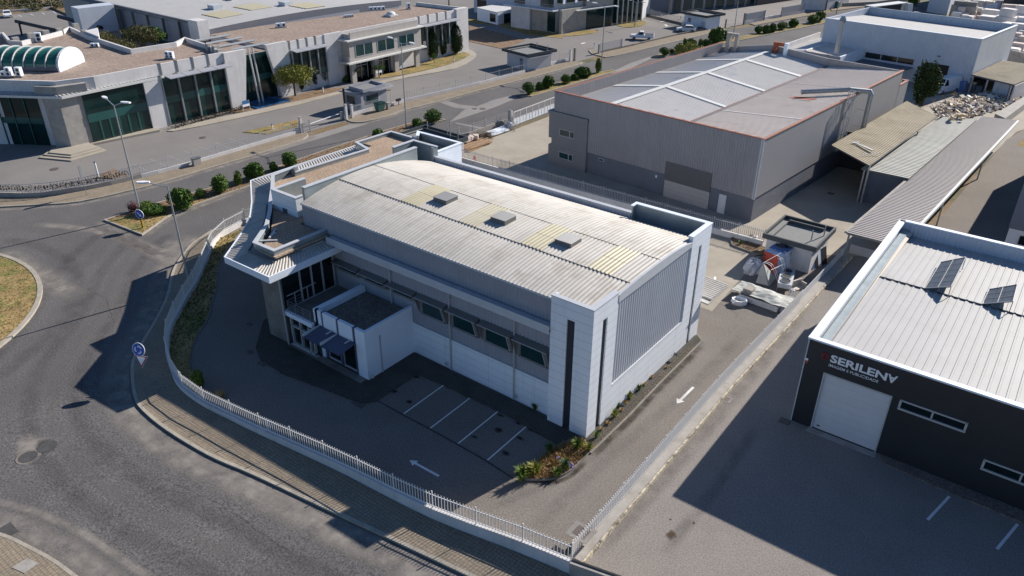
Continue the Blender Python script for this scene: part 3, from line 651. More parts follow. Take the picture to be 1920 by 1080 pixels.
wallpart(t, P, 0, .6, .22); railing(t, P, .6, 1.5, .25, .15, .018, 'railgray', 2.2)
P = offset(pts(0,(735,200),(760,193),(900,160),(985,138)), .14)
t = T('wire_fence', 'thin wire fence on a long stained white wall beside the curved drive', 'fence', (P[0][0],P[0][1],0))
wallpart(t, P, 0, .6, .22); railing(t, P, .6, 1.6, .5, .1, .012, 'railgray', 3.6)
P = offset(pts(0,(1034,123),(1066,115)), .14)
t = T('wire_fence', 'short wire fence on a white wall beside the right gate pillars', 'fence', (P[0][0],P[0][1],0))
wallpart(t, P, 0, .6, .22); railing(t, P, .6, 1.5, .5, .1, .012, 'railgray', 3.2)
P = offset(pts(0,(1127,100),(1190,86),(1270,67),(1322,57)), .14)
t = T('wire_fence', 'low dark kerb wall with slatted gate panel in front of the white pickup', 'fence', (P[0][0],P[0][1],0))
wallpart(t, P, 0, .45, .22, 'concrete_dark')
mb = MB(); 
for k in range(9): mb.wall(P[0], Vector(P[0]).lerp(Vector(P[1]), .62), .5+.17*k, .6+.17*k, .03)
mb.build('slatted_panel', M['railgray'], t)
for p in (P[0], Vector(P[0]).lerp(Vector(P[1]), .62)):
    mb = MB(); mb.box(p[0]-.08,p[0]+.08,p[1]-.08,p[1]+.08,0,2.1); mb.build('post', M['railgray'], t)
P = offset(pts(0,(1395,46),(1440,37),(1508,25)), .14)
t = T('wire_fence', 'white wall with two grey mesh gate panels beyond the far lane', 'fence', (P[0][0],P[0][1],0))
wallpart(t, P, 0, .8, .22)
for a_, b_ in ((.02,.32),(.6,.98)):
    a = Vector(P[0]).lerp(Vector(P[-1]), a_); b = Vector(P[0]).lerp(Vector(P[-1]), b_)
    mb = MB(); mb.wall(a, b, .85, 2.4, .04); mb.build('mesh_panel', M['railgray'], t)
    for p in (a, b): mb = MB(); mb.box(p.x-.1,p.x+.1,p.y-.1,p.y+.1,0,2.5); mb.build('post', M['trimdark'], t)
P = pts(0,(1205,28),(1240,37),(1290,49),(1322,57))
t = T('wire_fence', 'grey slatted fence on a dark wall behind the parked white cars', 'fence', (P[0][0],P[0][1],0))
wallpart(t, P, 0, .5, .22, 'concrete_dark'); railing(t, P, .5, 1.7, .5, .1, .02, 'railgray', 3.6, rails=(.7,1.0,1.3,1.6))
P = offset(pts(0,(1640,4),(1720,-14)), .1)
t = T('boundary_wall', 'low grey wall along the far lane behind the green bin', 'wall', (P[0][0],P[0][1],0)); wallpart(t, pts(0,(1578,13),(1640,10),(1700,2)), 0, 1.0, .25, 'concrete')
# fence of the far car park on the left
P = pts(0,(-10,24),(60,19),(110,14),(162,8))
t = T('wire_fence', 'thin post-and-rail fence below the brown slope', 'fence', (P[0][0],P[0][1],0)); wallpart(t, P, 0, .35, .4); railing(t, P, .35, 1.5, 2.0, .05, .03, 'railgray', 4.5)
# gate pillars
def pillar(px, py, h, label, sx=.35, sy=.35, m='whitewall', cat='gate pillar', grp=None):
    p = G(px, py); t = T('gate_pillar', label, cat, p, 0, grp)
    mb = MB(); mb.box(p.x-sx/2,p.x+sx/2,p.y-sy/2,p.y+sy/2,0,h); mb.build('shaft', M[m], t)
    mb = MB(); mb.box(p.x-sx/2-.04,p.x+sx/2+.04,p.y-sy/2-.04,p.y+sy/2+.04,h,h+.06); mb.build('cap', M['concrete'], t)
pillar(566,250,2.3,'white gate pillar at the left side of the barrier drive'); pillar(650,225,2.3,'white gate pillar left of its twin by the gatehouse'); pillar(661,222,2.0,'white gate pillar right of its twin by the gatehouse')
pillar(1069,116,2.3,'concrete gate pillar with a white box on it'); pillar(1077,114,2.4,'dark weathered gate pillar nearest the drive entrance', m='concrete_dark')
pillar(1123,101,1.9,'round-edged concrete gate pillar at the tip of the kerb island', m='concrete'); pillar(1394,46,2.6,'dark gate pillar at the left of the mesh gate', m='trimdark'); pillar(1360,53,2.0,'concrete post beside the far white cabin', m='concrete')
pillar(1548,19,3.2,'tall dark gate pillar beside the far white building', m='trimdark'); pillar(728,206,1.1,'low concrete post beside the green bin', .5,.5,'concrete')
# barrier
p = G(581,245); q = G(642,224)
t = T('barrier', 'white boom barrier across the drive by the oval-roofed gatehouse', 'barrier', q)
mb = MB(); mb.box(q.x-.2,q.x+.2,q.y-.2,q.y+.2,0,1.15); mb.build('housing', M['polesteel'], t)
mb = MB(); mb.tube((q.x,q.y,1.0),(p.x,p.y,.95),.06,.045,6); mb.build('boom', M['signwhite'], t)
mb = MB(); mb.tube((p.x,p.y,0),(p.x,p.y,1.6),.05,.05,6); mb.build('rest_post', M['steel'], t)
P = [G(570,250),G(583,246)]
t = T('swing_gate', 'small grey barred gate leaf beside the left gate pillar', 'gate', P[0]); mb = MB()
for zz in (.15,1.4): mb.wall(P[0],P[1],zz,zz+.05,.04)
for k in range(9): c = P[0].lerp(P[1],k/8); mb.box(c.x-.015,c.x+.015,c.y-.015,c.y+.015,.15,1.55)
mb.build('leaf', M['railgray'], t); mb = MB(); c = P[1]; mb.box(c.x-.04,c.x+.04,c.y-.04,c.y+.04,0,1.7); mb.build('post', M['railgray'], t)
# ================================================================ THE CORNER BUILDING
H = T('warehouse', 'white and grey vaulted-roof warehouse with office corner, in the middle', 'building', (0,0,0))
def part(name, m, parent, fn, **k):
    mb = MB(); fn(mb); return mb.build(name, M[m] if isinstance(m, str) else m, parent, **k)
TOP = 9.8; YF = .45; YB = 16.38; XL = -28.0
def roofz(x, y):
    t = (x-XL)/(-XL); pk = 10.25*(1-t)+9.75*t; ex = 1.8+1.3*t
    if y < 7.2: return pk-(pk-9.3)*((7.2-y)/6.75)**2
    return pk-(pk-8.3)*((y-7.2)/9.0)**ex
# base walls
part('lower_wall', 'panel', H, lambda b: (b.prism([(XL,YF),(-3.1,YF),(-3.1,.2),(-.3,.2),(-.3,16.1),(XL,16.1)], 0, 2.72)))
def up(b):
    b.box(XL, -.45, YF+.12, 16.0, 2.72, 7.4)
part('core_wall', 'cladgray', H, up)
part('front_cladding', 'cladgray', H, lambda b: b.corr((XL,YF+.11,2.72),(24.9,0,0),(0,0,4.6),(0,-1,0),.31,.05))
part('upper_cladding', 'cladgray', H, lambda b: (b.box(XL,-3.1,YF+.12,YF+.4,7.4,9.2), b.corr((XL,YF+.11,7.5),(24.9,0,0),(0,0,1.75),(0,-1,0),.31,.05)))
part('cladding_base_trim', 'trim', H, lambda b: b.box(-15.7,-3.12,YF-.04,YF+.1,2.7,2.78))
part('gutter', 'trim', H, lambda b: (b.box(-24.5,-3.12,YF-.62,YF+.06,7.02,7.1), b.box(-24.5,-3.12,YF-.62,YF-.57,7.1,7.62), b.box(-24.5,-3.12,YF-.57,YF+.06,7.38,7.46)))
part('eave_trim', 'trim', H, lambda b: b.box(XL,-3.1,YF-.03,YF+.12,9.2,9.34))
# vault
def vault(b, y0, y1, x0, x1, dz=0, pit=.31, nv=14):
    n = round((x1-x0)/pit)
    b.corrf(lambda a, c, h: Vector((x0+(x1-x0)*a, y0+(y1-y0)*c, roofz(x0+(x1-x0)*a, y0+(y1-y0)*c)+dz+.05*h)), n, nv)
part('roof', 'roofmain', H, lambda b: (vault(b,.42,4.62,XL,-.14,.02,nv=6), vault(b,4.52,8.62,XL,-.14,.045,nv=6), vault(b,8.52,16.1,XL,-.14,.07,nv=10)))
def vend(b):
    P = [(-.14,y,roofz(0,y)+.09) for y in [2.9+10.28*i/14 for i in range(15)]]
    b.slab([(-.14,2.9,9.1)]+P+[(-.14,13.18,9.1)], (.17,0,0))
part('gable_fascia', 'trim', H, vend)
for i, (x0, x1) in enumerate(((-20.85,-19.05),(-14.85,-13.0),(-9.1,-7.2),(-3.5,-1.65))):
    part('translucent_sheet', 'roofyellow', H, lambda b: (vault(b,4.6,6.6,x0,x1,.075,.31,4), vault(b,6.55,8.55,x0,x1,.085,.31,4)))
for x in (-18.0,-12.25,-6.45):
    z = roofz(x,6.7)
    def cur(b): b.slab([(x-.68,6.05,z-.05),(x+.68,6.05,z-.05),(x+.68,7.4,z-.05),(x-.68,7.4,z-.05)], (0,0,.42))
    o = part('roof_vent', 'framedark', H, cur)
    part('vent_lid', 'trimdark', o, lambda b: b.corr((x-.72,6.0,z+.4),(1.44,0,0),(0,1.45,0),(0,0,1),.13,.03))
for y in (4.57, 8.57):
    part('sheet_joint', 'roofseam', H, lambda b: b.slab([(XL+.1,y-.03,roofz(XL,y)+.04),(-.2,y-.03,roofz(0,y)+.04),(-.2,y+.03,roofz(0,y)+.04),(XL+.1,y+.03,roofz(XL,y)+.04)],(0,0,.06)))
# right-hand gable wall (faces the side drive)
part('side_wall', 'panel', H, lambda b: (b.box(-.3,0,0,1.15,0,TOP), b.box(-.3,0,1.7,2.88,0,TOP), b.box(-.3,0,1.15,1.7,8.62,TOP), b.box(-.3,0,2.88,13.2,0,2.7), b.box(-.3,0,13.2,14.5,0,TOP+.0), b.box(-.3,0,14.95,16.38,0,TOP), b.box(-.3,0,14.5,14.95,8.6,TOP)))
part('vertical_strip', 'darkpanel', H, lambda b: b.box(-.3,-.1,1.15,1.7,0,8.62)); part('vertical_strip', 'darkpanel', H, lambda b: b.box(-.3,-.1,14.5,14.95,0,8.6))
def gw(b):
    n = 34
    for_ = lambda a, c, h: Vector((-.14+.06*h, 2.9+10.28*a, 2.74+6.4*c))
    b.corrf(for_, n, 1)
part('side_cladding', 'cladlight', H, lambda b: (b.box(-.42,-.16,2.88,13.2,2.7,9.1), gw(b)))
part('side_trim', 'trim', H, lambda b: b.box(-.1,.02,2.9,13.2,2.69,2.76))
part('front_tower_wall', 'panel', H, lambda b: (b.box(-3.12,-1.9,0,.3,0,TOP), b.box(-1.32,-.3,0,.3,0,TOP), b.box(-1.9,-1.32,0,.3,8.56,TOP), b.box(-3.12,-3.0,.3,.6,0,TOP)))
part('vertical_strip', 'darkpanel', H, lambda b: b.box(-1.9,-1.32,.1,.28,0,8.56))
part('tower_coping', 'trim', H, lambda b: (b.box(-3.16,.03,-.03,.33,TOP,TOP+.07), b.box(-.34,.03,.33,2.92,TOP,TOP+.07)))
part('tower_flashing', 'trim', H, lambda b: b.poly([(-3.0,.33,9.5),(-.34,.33,9.6),(-.34,2.9,roofz(-.3,2.9)+.12),(-3.0,1.3,roofz(-3,1.3)+.12)]) if False else b.box(-.5,-.34,.33,2.9,9.3,9.8))
# back wall and parapets
part('back_wall', 'panel', H, lambda b: b.box(XL,-.3,16.1,16.38,0,7.6))
part('back_parapet', 'cladblue', H, lambda b: (b.box(XL,-6.3,16.14,16.4,7.5,8.9), b.corr((XL,16.13,7.6),(21.7,0,0),(0,0,1.3),(0,-1,0),.36,.06)))
part('parapet_coping', 'trim', H, lambda b: b.box(XL,-6.3,16.05,16.46,8.9,8.98))
part('corner_parapet', 'galv', H, lambda b: (b.box(-6.3,-.3,16.1,16.38,7.5,TOP), b.box(-6.42,-6.3,15.6,16.38,7.5,TOP)))
part('corner_parapet_cap', 'white', H, lambda b: (b.box(-6.5,.03,16.02,16.42,TOP,TOP+.07), b.box(-.38,.03,13.15,16.02,TOP,TOP+.07), b.box(-6.5,-6.24,15.5,16.02,TOP,TOP+.07)))
part('parapet_lining', 'galv', H, lambda b: (b.box(-.36,-.302,13.2,16.1,8.0,TOP), b.box(-6.3,-.36,15.6,16.1,7.7,7.95)))
# downpipes
for x, z1 in ((-12.15,7.02),(-6.28,7.02),(-18.1,7.02)):
    part('downpipe', 'frame', H, lambda b: b.tube((x,YF-.1,0 if x > -15 else 3.4),(x,YF-.1,z1),.055,.055,8))
part('downpipe', 'frame', H, lambda b: b.tube((-15.93,-3.0,0),(-15.93,-3.0,3.3),.05,.05,8))
# slanted hood windows
for i in range(7):
    xc = -22.95+3.03*i; x0 = xc-1.42; x1 = xc+1.42
    zb = 4.0 if i > 2 else 4.78
    f = part('window', 'framedark', H, lambda b: (
        b.slab([(x0,YF-.5,5.4),(x1,YF-.5,5.4),(x1,YF+.12,5.55),(x0,YF+.12,5.55)], (0,0,-.07)),
        b.slab([(x0,YF-.5,5.35),(x0,YF+.1,5.45),(x0,YF+.1,zb-.06),(x0,YF-.02,zb-.06)], (.07,0,0)),
        b.slab([(x1-.07,YF-.5,5.35),(x1-.07,YF+.1,5.45),(x1-.07,YF+.1,zb-.06),(x1-.07,YF-.02,zb-.06)], (.07,0,0)),
        b.slab([(x0+.07,YF-.03,5.3),(x0+.42,YF-.03,5.3),(x0+.42,YF-.03,zb),(x0+.07,YF-.03,zb)], (0,.04,0)),
        b.slab([(x1-.75,YF-.03,5.3),(x1-.07,YF-.03,5.3),(x1-.07,YF-.03,zb),(x1-.3,YF-.03,zb)], (0,.04,0)),
        b.box(x0+.3,x1-.1,YF-.1,YF+.1,zb-.09,zb)))
    part('pane', 'glassteal', f, lambda b: b.box(x0+.42,x1-.3,YF-.005,YF+.02,zb,5.3))
    part('frame_trim', 'frame', f, lambda b: (b.tube((x0,YF-.51,5.38),(x1,YF-.51,5.38),.03,.03,4), b.tube((x1-.75,YF-.05,5.3),(x1-.3,YF-.05,zb),.03,.03,4), b.tube((x0+.42,YF-.06,zb),(x1-.3,YF-.06,zb),.03,.03,4)))
for p in ((699,705),(839,681),(968,742),(1019,800)):
    yy = -4.37 if p[0] < 760 else (.1 if p[0] > 1000 else YF)
    q = GY(p[0],p[1],yy); part('wall_lamp', 'polesteel', H, lambda b: (b.ell((q.x,yy-.08,q.z),.2,.12,.13,12,6)))
for yy in (4.1,12.0):
    part('flood_lamp', 'trimdark', H, lambda b: (b.obox((.35,yy,.55),.28,.12,.2,0,.4), b.tube((.0,yy-.1,.35),(.3,yy,.5),.02,.02,5)))
# ---- canopy over the side door at the back right
part('side_canopy', 'roofmain', H, lambda b: (b.corr((-3.0,17.0,3.4),(0,3.2,0),(3.6,0,-.25),(0,0,1),.3,.05), b.slab([(-3.0,16.4,3.3),(.6,16.4,3.05),(.6,20.2,3.05),(-3.0,20.2,3.3)],(0,0,-.12))))
# ---- office corner
F = [(-24.55,YF),(-24.55,-4.85),(-26.85,-4.9),(-28.9,-2.4),(-31.2,-.45),(-33.2,1.05),(-36.2,3.1),(-37.9,4.6),(-38.7,7.5),(-38.7,22.6),(-30.35,22.6),(-30.35,16.38),(-28.0,16.38),(XL,YF)]
part('office_wall', 'concrete', H, lambda b: b.prism([(-24.9,YF),(-24.9,-2.2),(-26.85,-2.2),(-28.9,-2.1),(-31.0,-.4),(-33.0,1.1),(-36.0,3.2),(-37.6,4.7),(-38.4,7.5),(-38.4,22.3),(-30.6,22.3),(-30.6,16.3),(XL,16.2),(XL,YF)], 0, 7.2))
part('annex_wall', 'white', H, lambda b: b.box(-30.62,-30.33,16.38,22.6,0,8.15))
part('annex_wall', 'white', H, lambda b: b.box(-30.34,-28.0,16.36,16.6,7.5,8.6))
part('gravel_roof', 'gravel', H, lambda b: b.prism([(-24.9,YF),(-24.9,-4.6),(-26.8,-4.6),(-28.7,-2.2),(-31.0,-.3),(-33.0,1.3),(-36.0,3.4),(-37.6,4.9),(-38.4,7.6),(-38.4,22.3),(-30.7,22.3),(-30.7,16.3),(XL-.4,16.2),(XL-.4,YF)], 7.3, 7.42))
ZP = 7.78
par = [g2(618,427,ZP),g2(514,470,ZP),g2(477.5,455,ZP),g2(500,422,ZP),g2(506,395,ZP),g2(508,373,ZP),g2(511,350,ZP),g2(511.5,329,ZP),g2(551,314,ZP),g2(556,322,ZP),g2(690,280,ZP),g2(668,267,ZP),g2(733,247,ZP),g2(783,261,ZP)]
part('office_parapet', 'galv', H, lambda b: b.strip(par, 6.5, ZP, .2)); part('office_parapet_cap', 'trim', H, lambda b: b.strip(par, ZP, ZP+.07, .32))
bk = [(-36.4,22.6),(-30.45,22.6),(-30.45,16.5)]
part('office_parapet', 'galv', H, lambda b: b.strip([par[-1]]+bk[:2], 6.5, 8.1, .2)); part('office_parapet_cap', 'white', H, lambda b: b.strip([par[-1]]+bk, 8.1, 8.18, .34))
part('gravel_roof', 'gravel', H, lambda b: b.prism([(-40.3,17.7),(-38.3,17.7),(-38.3,22.3),(-40.5,22.3)], 7.3, 7.44)); part('office_wall', 'concrete', H, lambda b: b.prism(par[11:13]+[(-37.5,22.4),(-37.5,17.5)], 0, 7.3))
part('parapet_post', 'trimdark', H, lambda b: b.obox((*g2(552,318,8),7.7), .35, .5, .9, .3))
part('vault_end_wall', 'galv', H, lambda b: b.box(-28.3,-28.02,1.0,13.9,7.6,10.42)); part('vault_end_coping', 'trim', H, lambda b: b.box(-28.36,-27.96,1.0,13.9,10.42,10.48))
# corner towers on the roof
part('roof_tower', 'panel', H, lambda b: (b.box(-32.7,-29.45,1.08,1.33,6.9,9.12), b.box(-29.7,-29.45,1.33,1.85,6.9,9.12), b.box(-32.7,-32.45,1.33,4.5,6.9,9.12)))
part('tower_lining', 'galv', H, lambda b: (b.box(-32.45,-32.4,1.33,4.5,7.5,9.08), b.box(-32.4,-29.7,1.33,1.38,7.5,9.08)))
part('tower_coping', 'trim', H, lambda b: (b.box(-32.74,-29.41,1.03,1.37,9.12,9.19), b.box(-29.74,-29.41,1.37,1.9,9.12,9.19), b.box(-32.74,-32.4,1.37,4.55,9.12,9.19)))
part('roof_door', 'trimdark', H, lambda b: b.box(-31.4,-30.8,1.05,1.1,6.95,7.85))
part('roof_tower', 'galv', H, lambda b: (b.box(-31.1,-30.85,13.7,16.5,7.6,9.85), b.box(-30.85,-28.0,16.3,16.5,7.6,9.85), b.box(-28.2,-27.9,15.9,16.5,7.6,9.85)))
part('tower_coping', 'trim', H, lambda b: (b.box(-31.14,-30.8,13.65,16.55,9.85,9.92), b.box(-30.8,-27.86,16.24,16.55,9.85,9.92)))
# metal canopy round the office
ZO = 6.88
co = [g2(x, y, ZO) for x, y in ((647,456),(504,519),(421,481),(453,436),(468,410),(472,378),(470,338),(510,327),(551,314),(667,272))]
quads = [(co[i],co[i+1],par[i+1],par[i]) for i in range(7)]+[(co[8],co[9],par[10],par[9])]
def canopy(b):
    for q in quads:
        a, c, d, e = [Vector(p) for p in q]
        n = max(1, round((c-a).length/.33))
        b.corrf(lambda s, t, h: Vector((*(a.lerp(c,s)).lerp(e.lerp(d,s), t), 6.8+.25*t+.07*h)), n, 1)
part('canopy_sheets', 'roofmain', H, canopy)
part('canopy_deck', 'trimdark', H, lambda b: [b.prism(list(q), 6.35, 6.66) for q in quads])
part('canopy_fascia', 'white', H, lambda b: b.strip(co[:7]+[co[9]], 6.34, 6.88, .1))
ups = [tuple(Vector(p).lerp(Vector(q), .25)) for p, q in zip(par[:6], co[:6])]
part('canopy_upstand', 'trimdark', H, lambda b: b.strip(ups[1:], 6.85, 7.2, .06))
# concrete pillar and glazing under the canopy
part('concrete_pillar', 'concrete_dark', H, lambda b: b.prism([(-24.65,-4.85),(-26.85,-4.9),(-28.9,-2.4),(-26.9,-2.2),(-24.7,-2.6)], 0, 6.36))
part('downpipe', 'frame', H, lambda b: b.tube((-24.45,-4.95,0),(-24.45,-4.95,6.36),.07,.07,8))
part('glazed_wall', 'glass', H, lambda b: b.box(-24.75,-24.62,-4.6,.4,3.1,6.36))
part('mullions', 'frame', H, lambda b: [b.box(-24.66,-24.52,y-.06,y+.06,3.05,6.36) for y in (-3.0,-1.9,-.85,.3)]+[b.box(-24.66,-24.54,-4.6,.4,3.0,3.1), b.box(-24.66,-24.54,-4.4,-1.6,4.1,4.16), b.box(-24.66,-24.54,-3.7,-3.64,3.1,4.1), b.box(-24.66,-24.54,-2.5,-2.44,3.1,4.1)])
part('terrace_block', 'concrete_dark', H, lambda b: b.box(-24.55,-21.35,-4.7,YF,2.75,3.02))
part('ground_wall', 'glass', H, lambda b: b.box(-24.4,-21.1,-4.55,YF,0,2.75))
part('terrace_edge', 'white', H, lambda b: b.box(-24.5,-21.3,-4.85,-4.6,2.72,3.08))
part('door_frames', 'frame', H, lambda b: [b.box(x-.05,x+.05,-4.75,-4.55,.2,2.72) for x in (-24.05,-22.95,-21.95,-21.45)]+[b.box(-24.1,-21.4,-4.75,-4.55,z-.05,z+.05) for z in (.25,1.9)]+[b.box(-24.3,-21.2,-4.8,-4.5,.1,.2)])
part('terrace_railing', 'steel', H, lambda b: [b.box(x-.02,x+.02,-4.7,-4.66,3.05,4.0) for x in (-24.2,-23.3,-22.4,-21.55)]+[b.box(-24.2,-21.5,-4.7,-4.67,z-.015,z+.015) for z in (3.3,3.52,3.75,4.0)]+[b.box(-24.22,-24.18,-4.7,-3.4,z-.015,z+.015) for z in (3.3,3.52,3.75,4.0)])
# porch
part('porch_wall', 'white', H, lambda b: (b.box(-21.35,-16.0,-4.1,YF,0,3.55), b.box(-21.35,-20.72,-4.37,-4.1,0,4.15), b.box(-20.5,-19.05,-4.37,-4.1,2.9,4.15), b.box(-18.8,-17.3,-4.37,-4.1,2.9,4.15), b.box(-17.0,-16.0,-4.37,-4.1,0,4.15), b.box(-16.25,-16.0,-4.1,YF,3.55,4.15), b.box(-21.55,-21.1,-4.37,YF,2.6,4.15)))
part('porch_roof', 'graveldark', H, lambda b: b.box(-21.1,-16.25,-4.1,YF,3.55,3.65))
part('porch_fin', 'awning', H, lambda b: b.box(-20.72,-20.5,-4.3,-3.95,0,4.1)); part('porch_fin', 'awning', H, lambda b: b.box(-19.05,-18.8,-4.3,-3.95,0,4.1)); part('porch_fin', 'awning', H, lambda b: b.box(-17.3,-17.0,-4.3,-3.95,0,4.1))
for x0, x1 in ((-20.5,-19.05),(-18.8,-17.3)):
    d = part('glass_door', 'glass', H, lambda b: b.box(x0,x1,-4.14,-4.11,.1,2.9)); part('door_frame', 'frame', d, lambda b: (b.box(x0,x1,-4.2,-4.12,.1,.24), b.box(x0,x0+.08,-4.18,-4.12,.24,2.9), b.box(x1-.08,x1,-4.18,-4.12,.24,2.9)))
for x0, x1 in ((-20.95,-19.0),(-19.0,-17.0)):
    a = part('awning', 'awning', H, lambda b: b.slab([(x0,-4.4,2.92),(x1,-4.4,2.92),(x1,-6.0,2.72),(x0,-6.0,2.72)], (0,0,-.07)))
    part('awning_arm', 'trim', a, lambda b: b.box(x0,x0+.08,-6.0,-4.4,2.74,2.98)); part('awning_strut', 'trim', a, lambda b: b.box(x1-.5,x1-.42,-5.0,-4.4,3.0,3.06))
part('front_door_plinth', 'concrete_dark', H, lambda b: b.box(-24.4,-16.2,-5.0,-4.4,0,.12))
# loose flashing on the office roof
fl = T('flashing_offcuts', 'bent metal flashing pieces lying on the gravel roof of the office corner', 'metal scrap', (-28.5,-2.0,7.62))
for (p, q, wd) in (((578+.0,398+20),(0,0),0),): pass
mb = MB()
for (x, y, L, a) in ((-27.6,-3.2,1.3,.75),(-28.6,-2.0,1.2,2.2),(-28.2,-2.4,1.0,2.0)): mb.obox((x,y,7.5),L,.14,.08,a)
mb.build('strips', M['trim'], fl)
# ================================================================ GREY WAREHOUSE WITH ORANGE EDGE
o = G(1407.5,417.5); B = T('warehouse', 'grey ribbed warehouse with orange roof edge and roller door', 'building', (o.x,o.y,0), R(-4.564))
def lp(name, m, parent, fn): mb = MB(); fn(mb); return mb.build(name, M[m], parent, local=True)
W_, D_, HB = 27.4, 41.0, 9.1
def bz(s):
    if s < -19: return 7.7+(s+26.9)*(9.0-7.7)/7.9
    if s < -10.4: return 9.0-(s+19)*(9.0-8.0)/8.6
    return 8.05+(s+10.4)*.95/10.2
lp('plinth_wall', 'plinthB', B, lambda b: b.box(-22.0,-.1,.1,D_,0,2.65))
lp('front_wall', 'cladB', B, lambda b: (b.box(-W_,-.1,.06,.3,2.65,HB-.05), b.corr((-22.1,.05,2.65),(16.9+5.2-11.0,0,0),(0,0,6.4),(0,-1,0),.3,.09), b.corr((-5.2,.05,2.65),(5.2,0,0),(0,0,6.4),(0,-1,0),.3,.09), b.corr((-11.0,.05,4.2),(5.8,0,0),(0,0,4.85),(0,-1,0),.3,.09), b.corr((-W_,.05,6.6),(5.3,0,0),(0,0,2.45),(0,-1,0),.3,.09)))
lp('side_wall', 'sideB', B, lambda b: b.box(-.3,0,.0,D_,2.75,HB-.02))
lp('corner_trim', 'trim', B, lambda b: b.box(-.32,.02,-.03,.03,2.6,HB))
lp('left_wall', 'cladB', B, lambda b: (b.box(-W_,-W_+.25,0,D_,0,HB-.05), b.corr((-W_+.26,D_,7.4),(0,-D_,0),(0,0,1.65),(1,0,0),.3,.05)))
lp('back_wall', 'cladB', B, lambda b: (b.box(-W_,-.0,D_-.25,D_,0,8.4), b.slab([(-W_,D_-.25,8.4),(-19,D_-.25,9.9),(-10.4,D_-.25,9.2),(0,D_-.25,9.1),(0,D_-.25,8.4)],(0,.24,0)), b.corr((-10.4,D_-.27,8.0),(10.3,0,0),(0,0,1.1),(0,-1,0),.33,.06)))
def rf(b, s0, s1, dz=0, t0=.3, t1=D_-.25, pit=.42):
    n = round((t1-t0)/pit)
    b.corrf(lambda a, c, h: Vector((s0+(s1-s0)*c, t0+(t1-t0)*a, bz(s0+(s1-s0)*c)+dz+.04*h)), n, 1, FLAT)
lp('roof', 'roofB', B, lambda b: (rf(b,-W_+.25,-19.0), rf(b,-18.999,-10.45)))
lp('roof', 'roofB2', B, lambda b: rf(b,-10.35,-.3,.02,pit=.42))
lp('roof_core', 'trimdark', B, lambda b: (b.box(-W_+.3,-.35,.3,D_-.3,7.0,7.6)))
lp('ridge_cap', 'stripwhite', B, lambda b: b.slab([(-19.35,.3,9.06),(-18.65,.3,9.06),(-18.65,D_-.3,9.06),(-19.35,D_-.3,9.06)],(0,0,.06)))
for t_ in (11.6,21.7,32.4):
    lp('translucent_strip', 'stripwhite', B, lambda b: (b.slab([(-26.8,t_-.4,bz(-26.8)+.06),(-19.36,t_-.4,9.02),(-19.36,t_+.4,9.02),(-26.8,t_+.4,bz(-26.8)+.06)],(0,0,.05)), b.slab([(-18.64,t_-.4,9.03),(-10.5,t_-.4,8.08),(-10.5,t_+.4,8.08),(-18.64,t_+.4,9.03)],(0,0,.05))))
lp('valley_gutter', 'orange', B, lambda b: b.box(-10.45,-10.34,.3,D_-.3,8.0,8.16))
lp('valley_gutter', 'framedark', B, lambda b: b.box(-10.3,-9.95,.3,D_-.3,8.02,8.16))
for t_ in (9.6,18.6,27.5): lp('sheet_seam', 'stripwhite', B, lambda b: b.slab([(-9.9,t_-.07,bz(-9.9)+.075),(-.4,t_-.07,bz(-.4)+.075),(-.4,t_+.07,bz(-.4)+.075),(-9.9,t_+.07,bz(-9.9)+.075)],(0,0,.03)))
lp('roof_edge', 'orange', B, lambda b: (b.box(-W_-.03,.08,-.08,.2,HB,HB+.09), b.box(-.22,.08,.2,D_,HB,HB+.09), b.box(-W_-.03,-W_+.15,.2,D_,HB-.03,HB+.05)))
lp('rust_stain_sheets', 'rust', B, lambda b: b.slab([(-6.2,18.9,bz(-6.2)+.08),(-3.3,18.5,bz(-3.3)+.08),(-3.1,20.2,bz(-3.1)+.08),(-5.8,20.3,bz(-5.8)+.08)],(0,0,.01)))
d = lp('roller_door', 'shutter', B, lambda b: b.box(-10.9,-5.2,-.02,.1,0,2.0)); lp('painted_door_shade', 'shutterdark', d, lambda b: b.box(-10.98,-5.2,-.03,.1,2.0,4.2))  # shade over the upper door is painted on as a darker sheet
d = lp('door', 'doorwhite', B, lambda b: b.box(-4.05,-3.2,.02,.1,0,2.15))
w_ = lp('window', 'frame', B, lambda b: b.box(-20.3,-19.5,.04,.1,2.0,2.3)); lp('pane', 'glass', w_, lambda b: b.box(-20.2,-19.6,.03,.05,2.06,2.24))
lp('meter_box', 'white', B, lambda b: b.box(-12.2,-12.0,.03,.1,1.9,2.2))
lp('office_wall', 'officeB', B, lambda b: (b.box(-27.95,-22.0,-.25,3.0,0,2.4), b.box(-27.95,-22.0,-.25,3.0,3.3,6.55), b.box(-27.5,-22.0,-.22,2.8,2.4,3.3), b.box(-28.1,-21.95,-.3,3.2,6.4,6.7)))
for (x0, x1, z0, z1) in ((-26.2,-23.9,3.9,4.75),(-26.2,-23.95,1.0,1.85)):
    w_ = lp('window', 'frame', B, lambda b: (b.box(x0,x1,-.3,-.2,z0,z0+.07), b.box(x0,x1,-.3,-.2,z1-.07,z1), b.box(x0,x0+.07,-.3,-.2,z0,z1), b.box(x1-.07,x1,-.3,-.2,z0,z1), b.box(x1-.75,x1-.65,-.3,-.2,z0,z1)))
    lp('pane', 'glassdim', w_, lambda b: b.box(x0+.07,x1-.07,-.27,-.24,z0+.07,z1-.07))
w_ = lp('window', 'signwhite', B, lambda b: b.box(-28.05,-27.9,.6,2.0,3.7,5.2)); lp('pane', 'glassdim', w_, lambda b: b.box(-28.07,-28.04,.7,1.9,3.8,5.1))
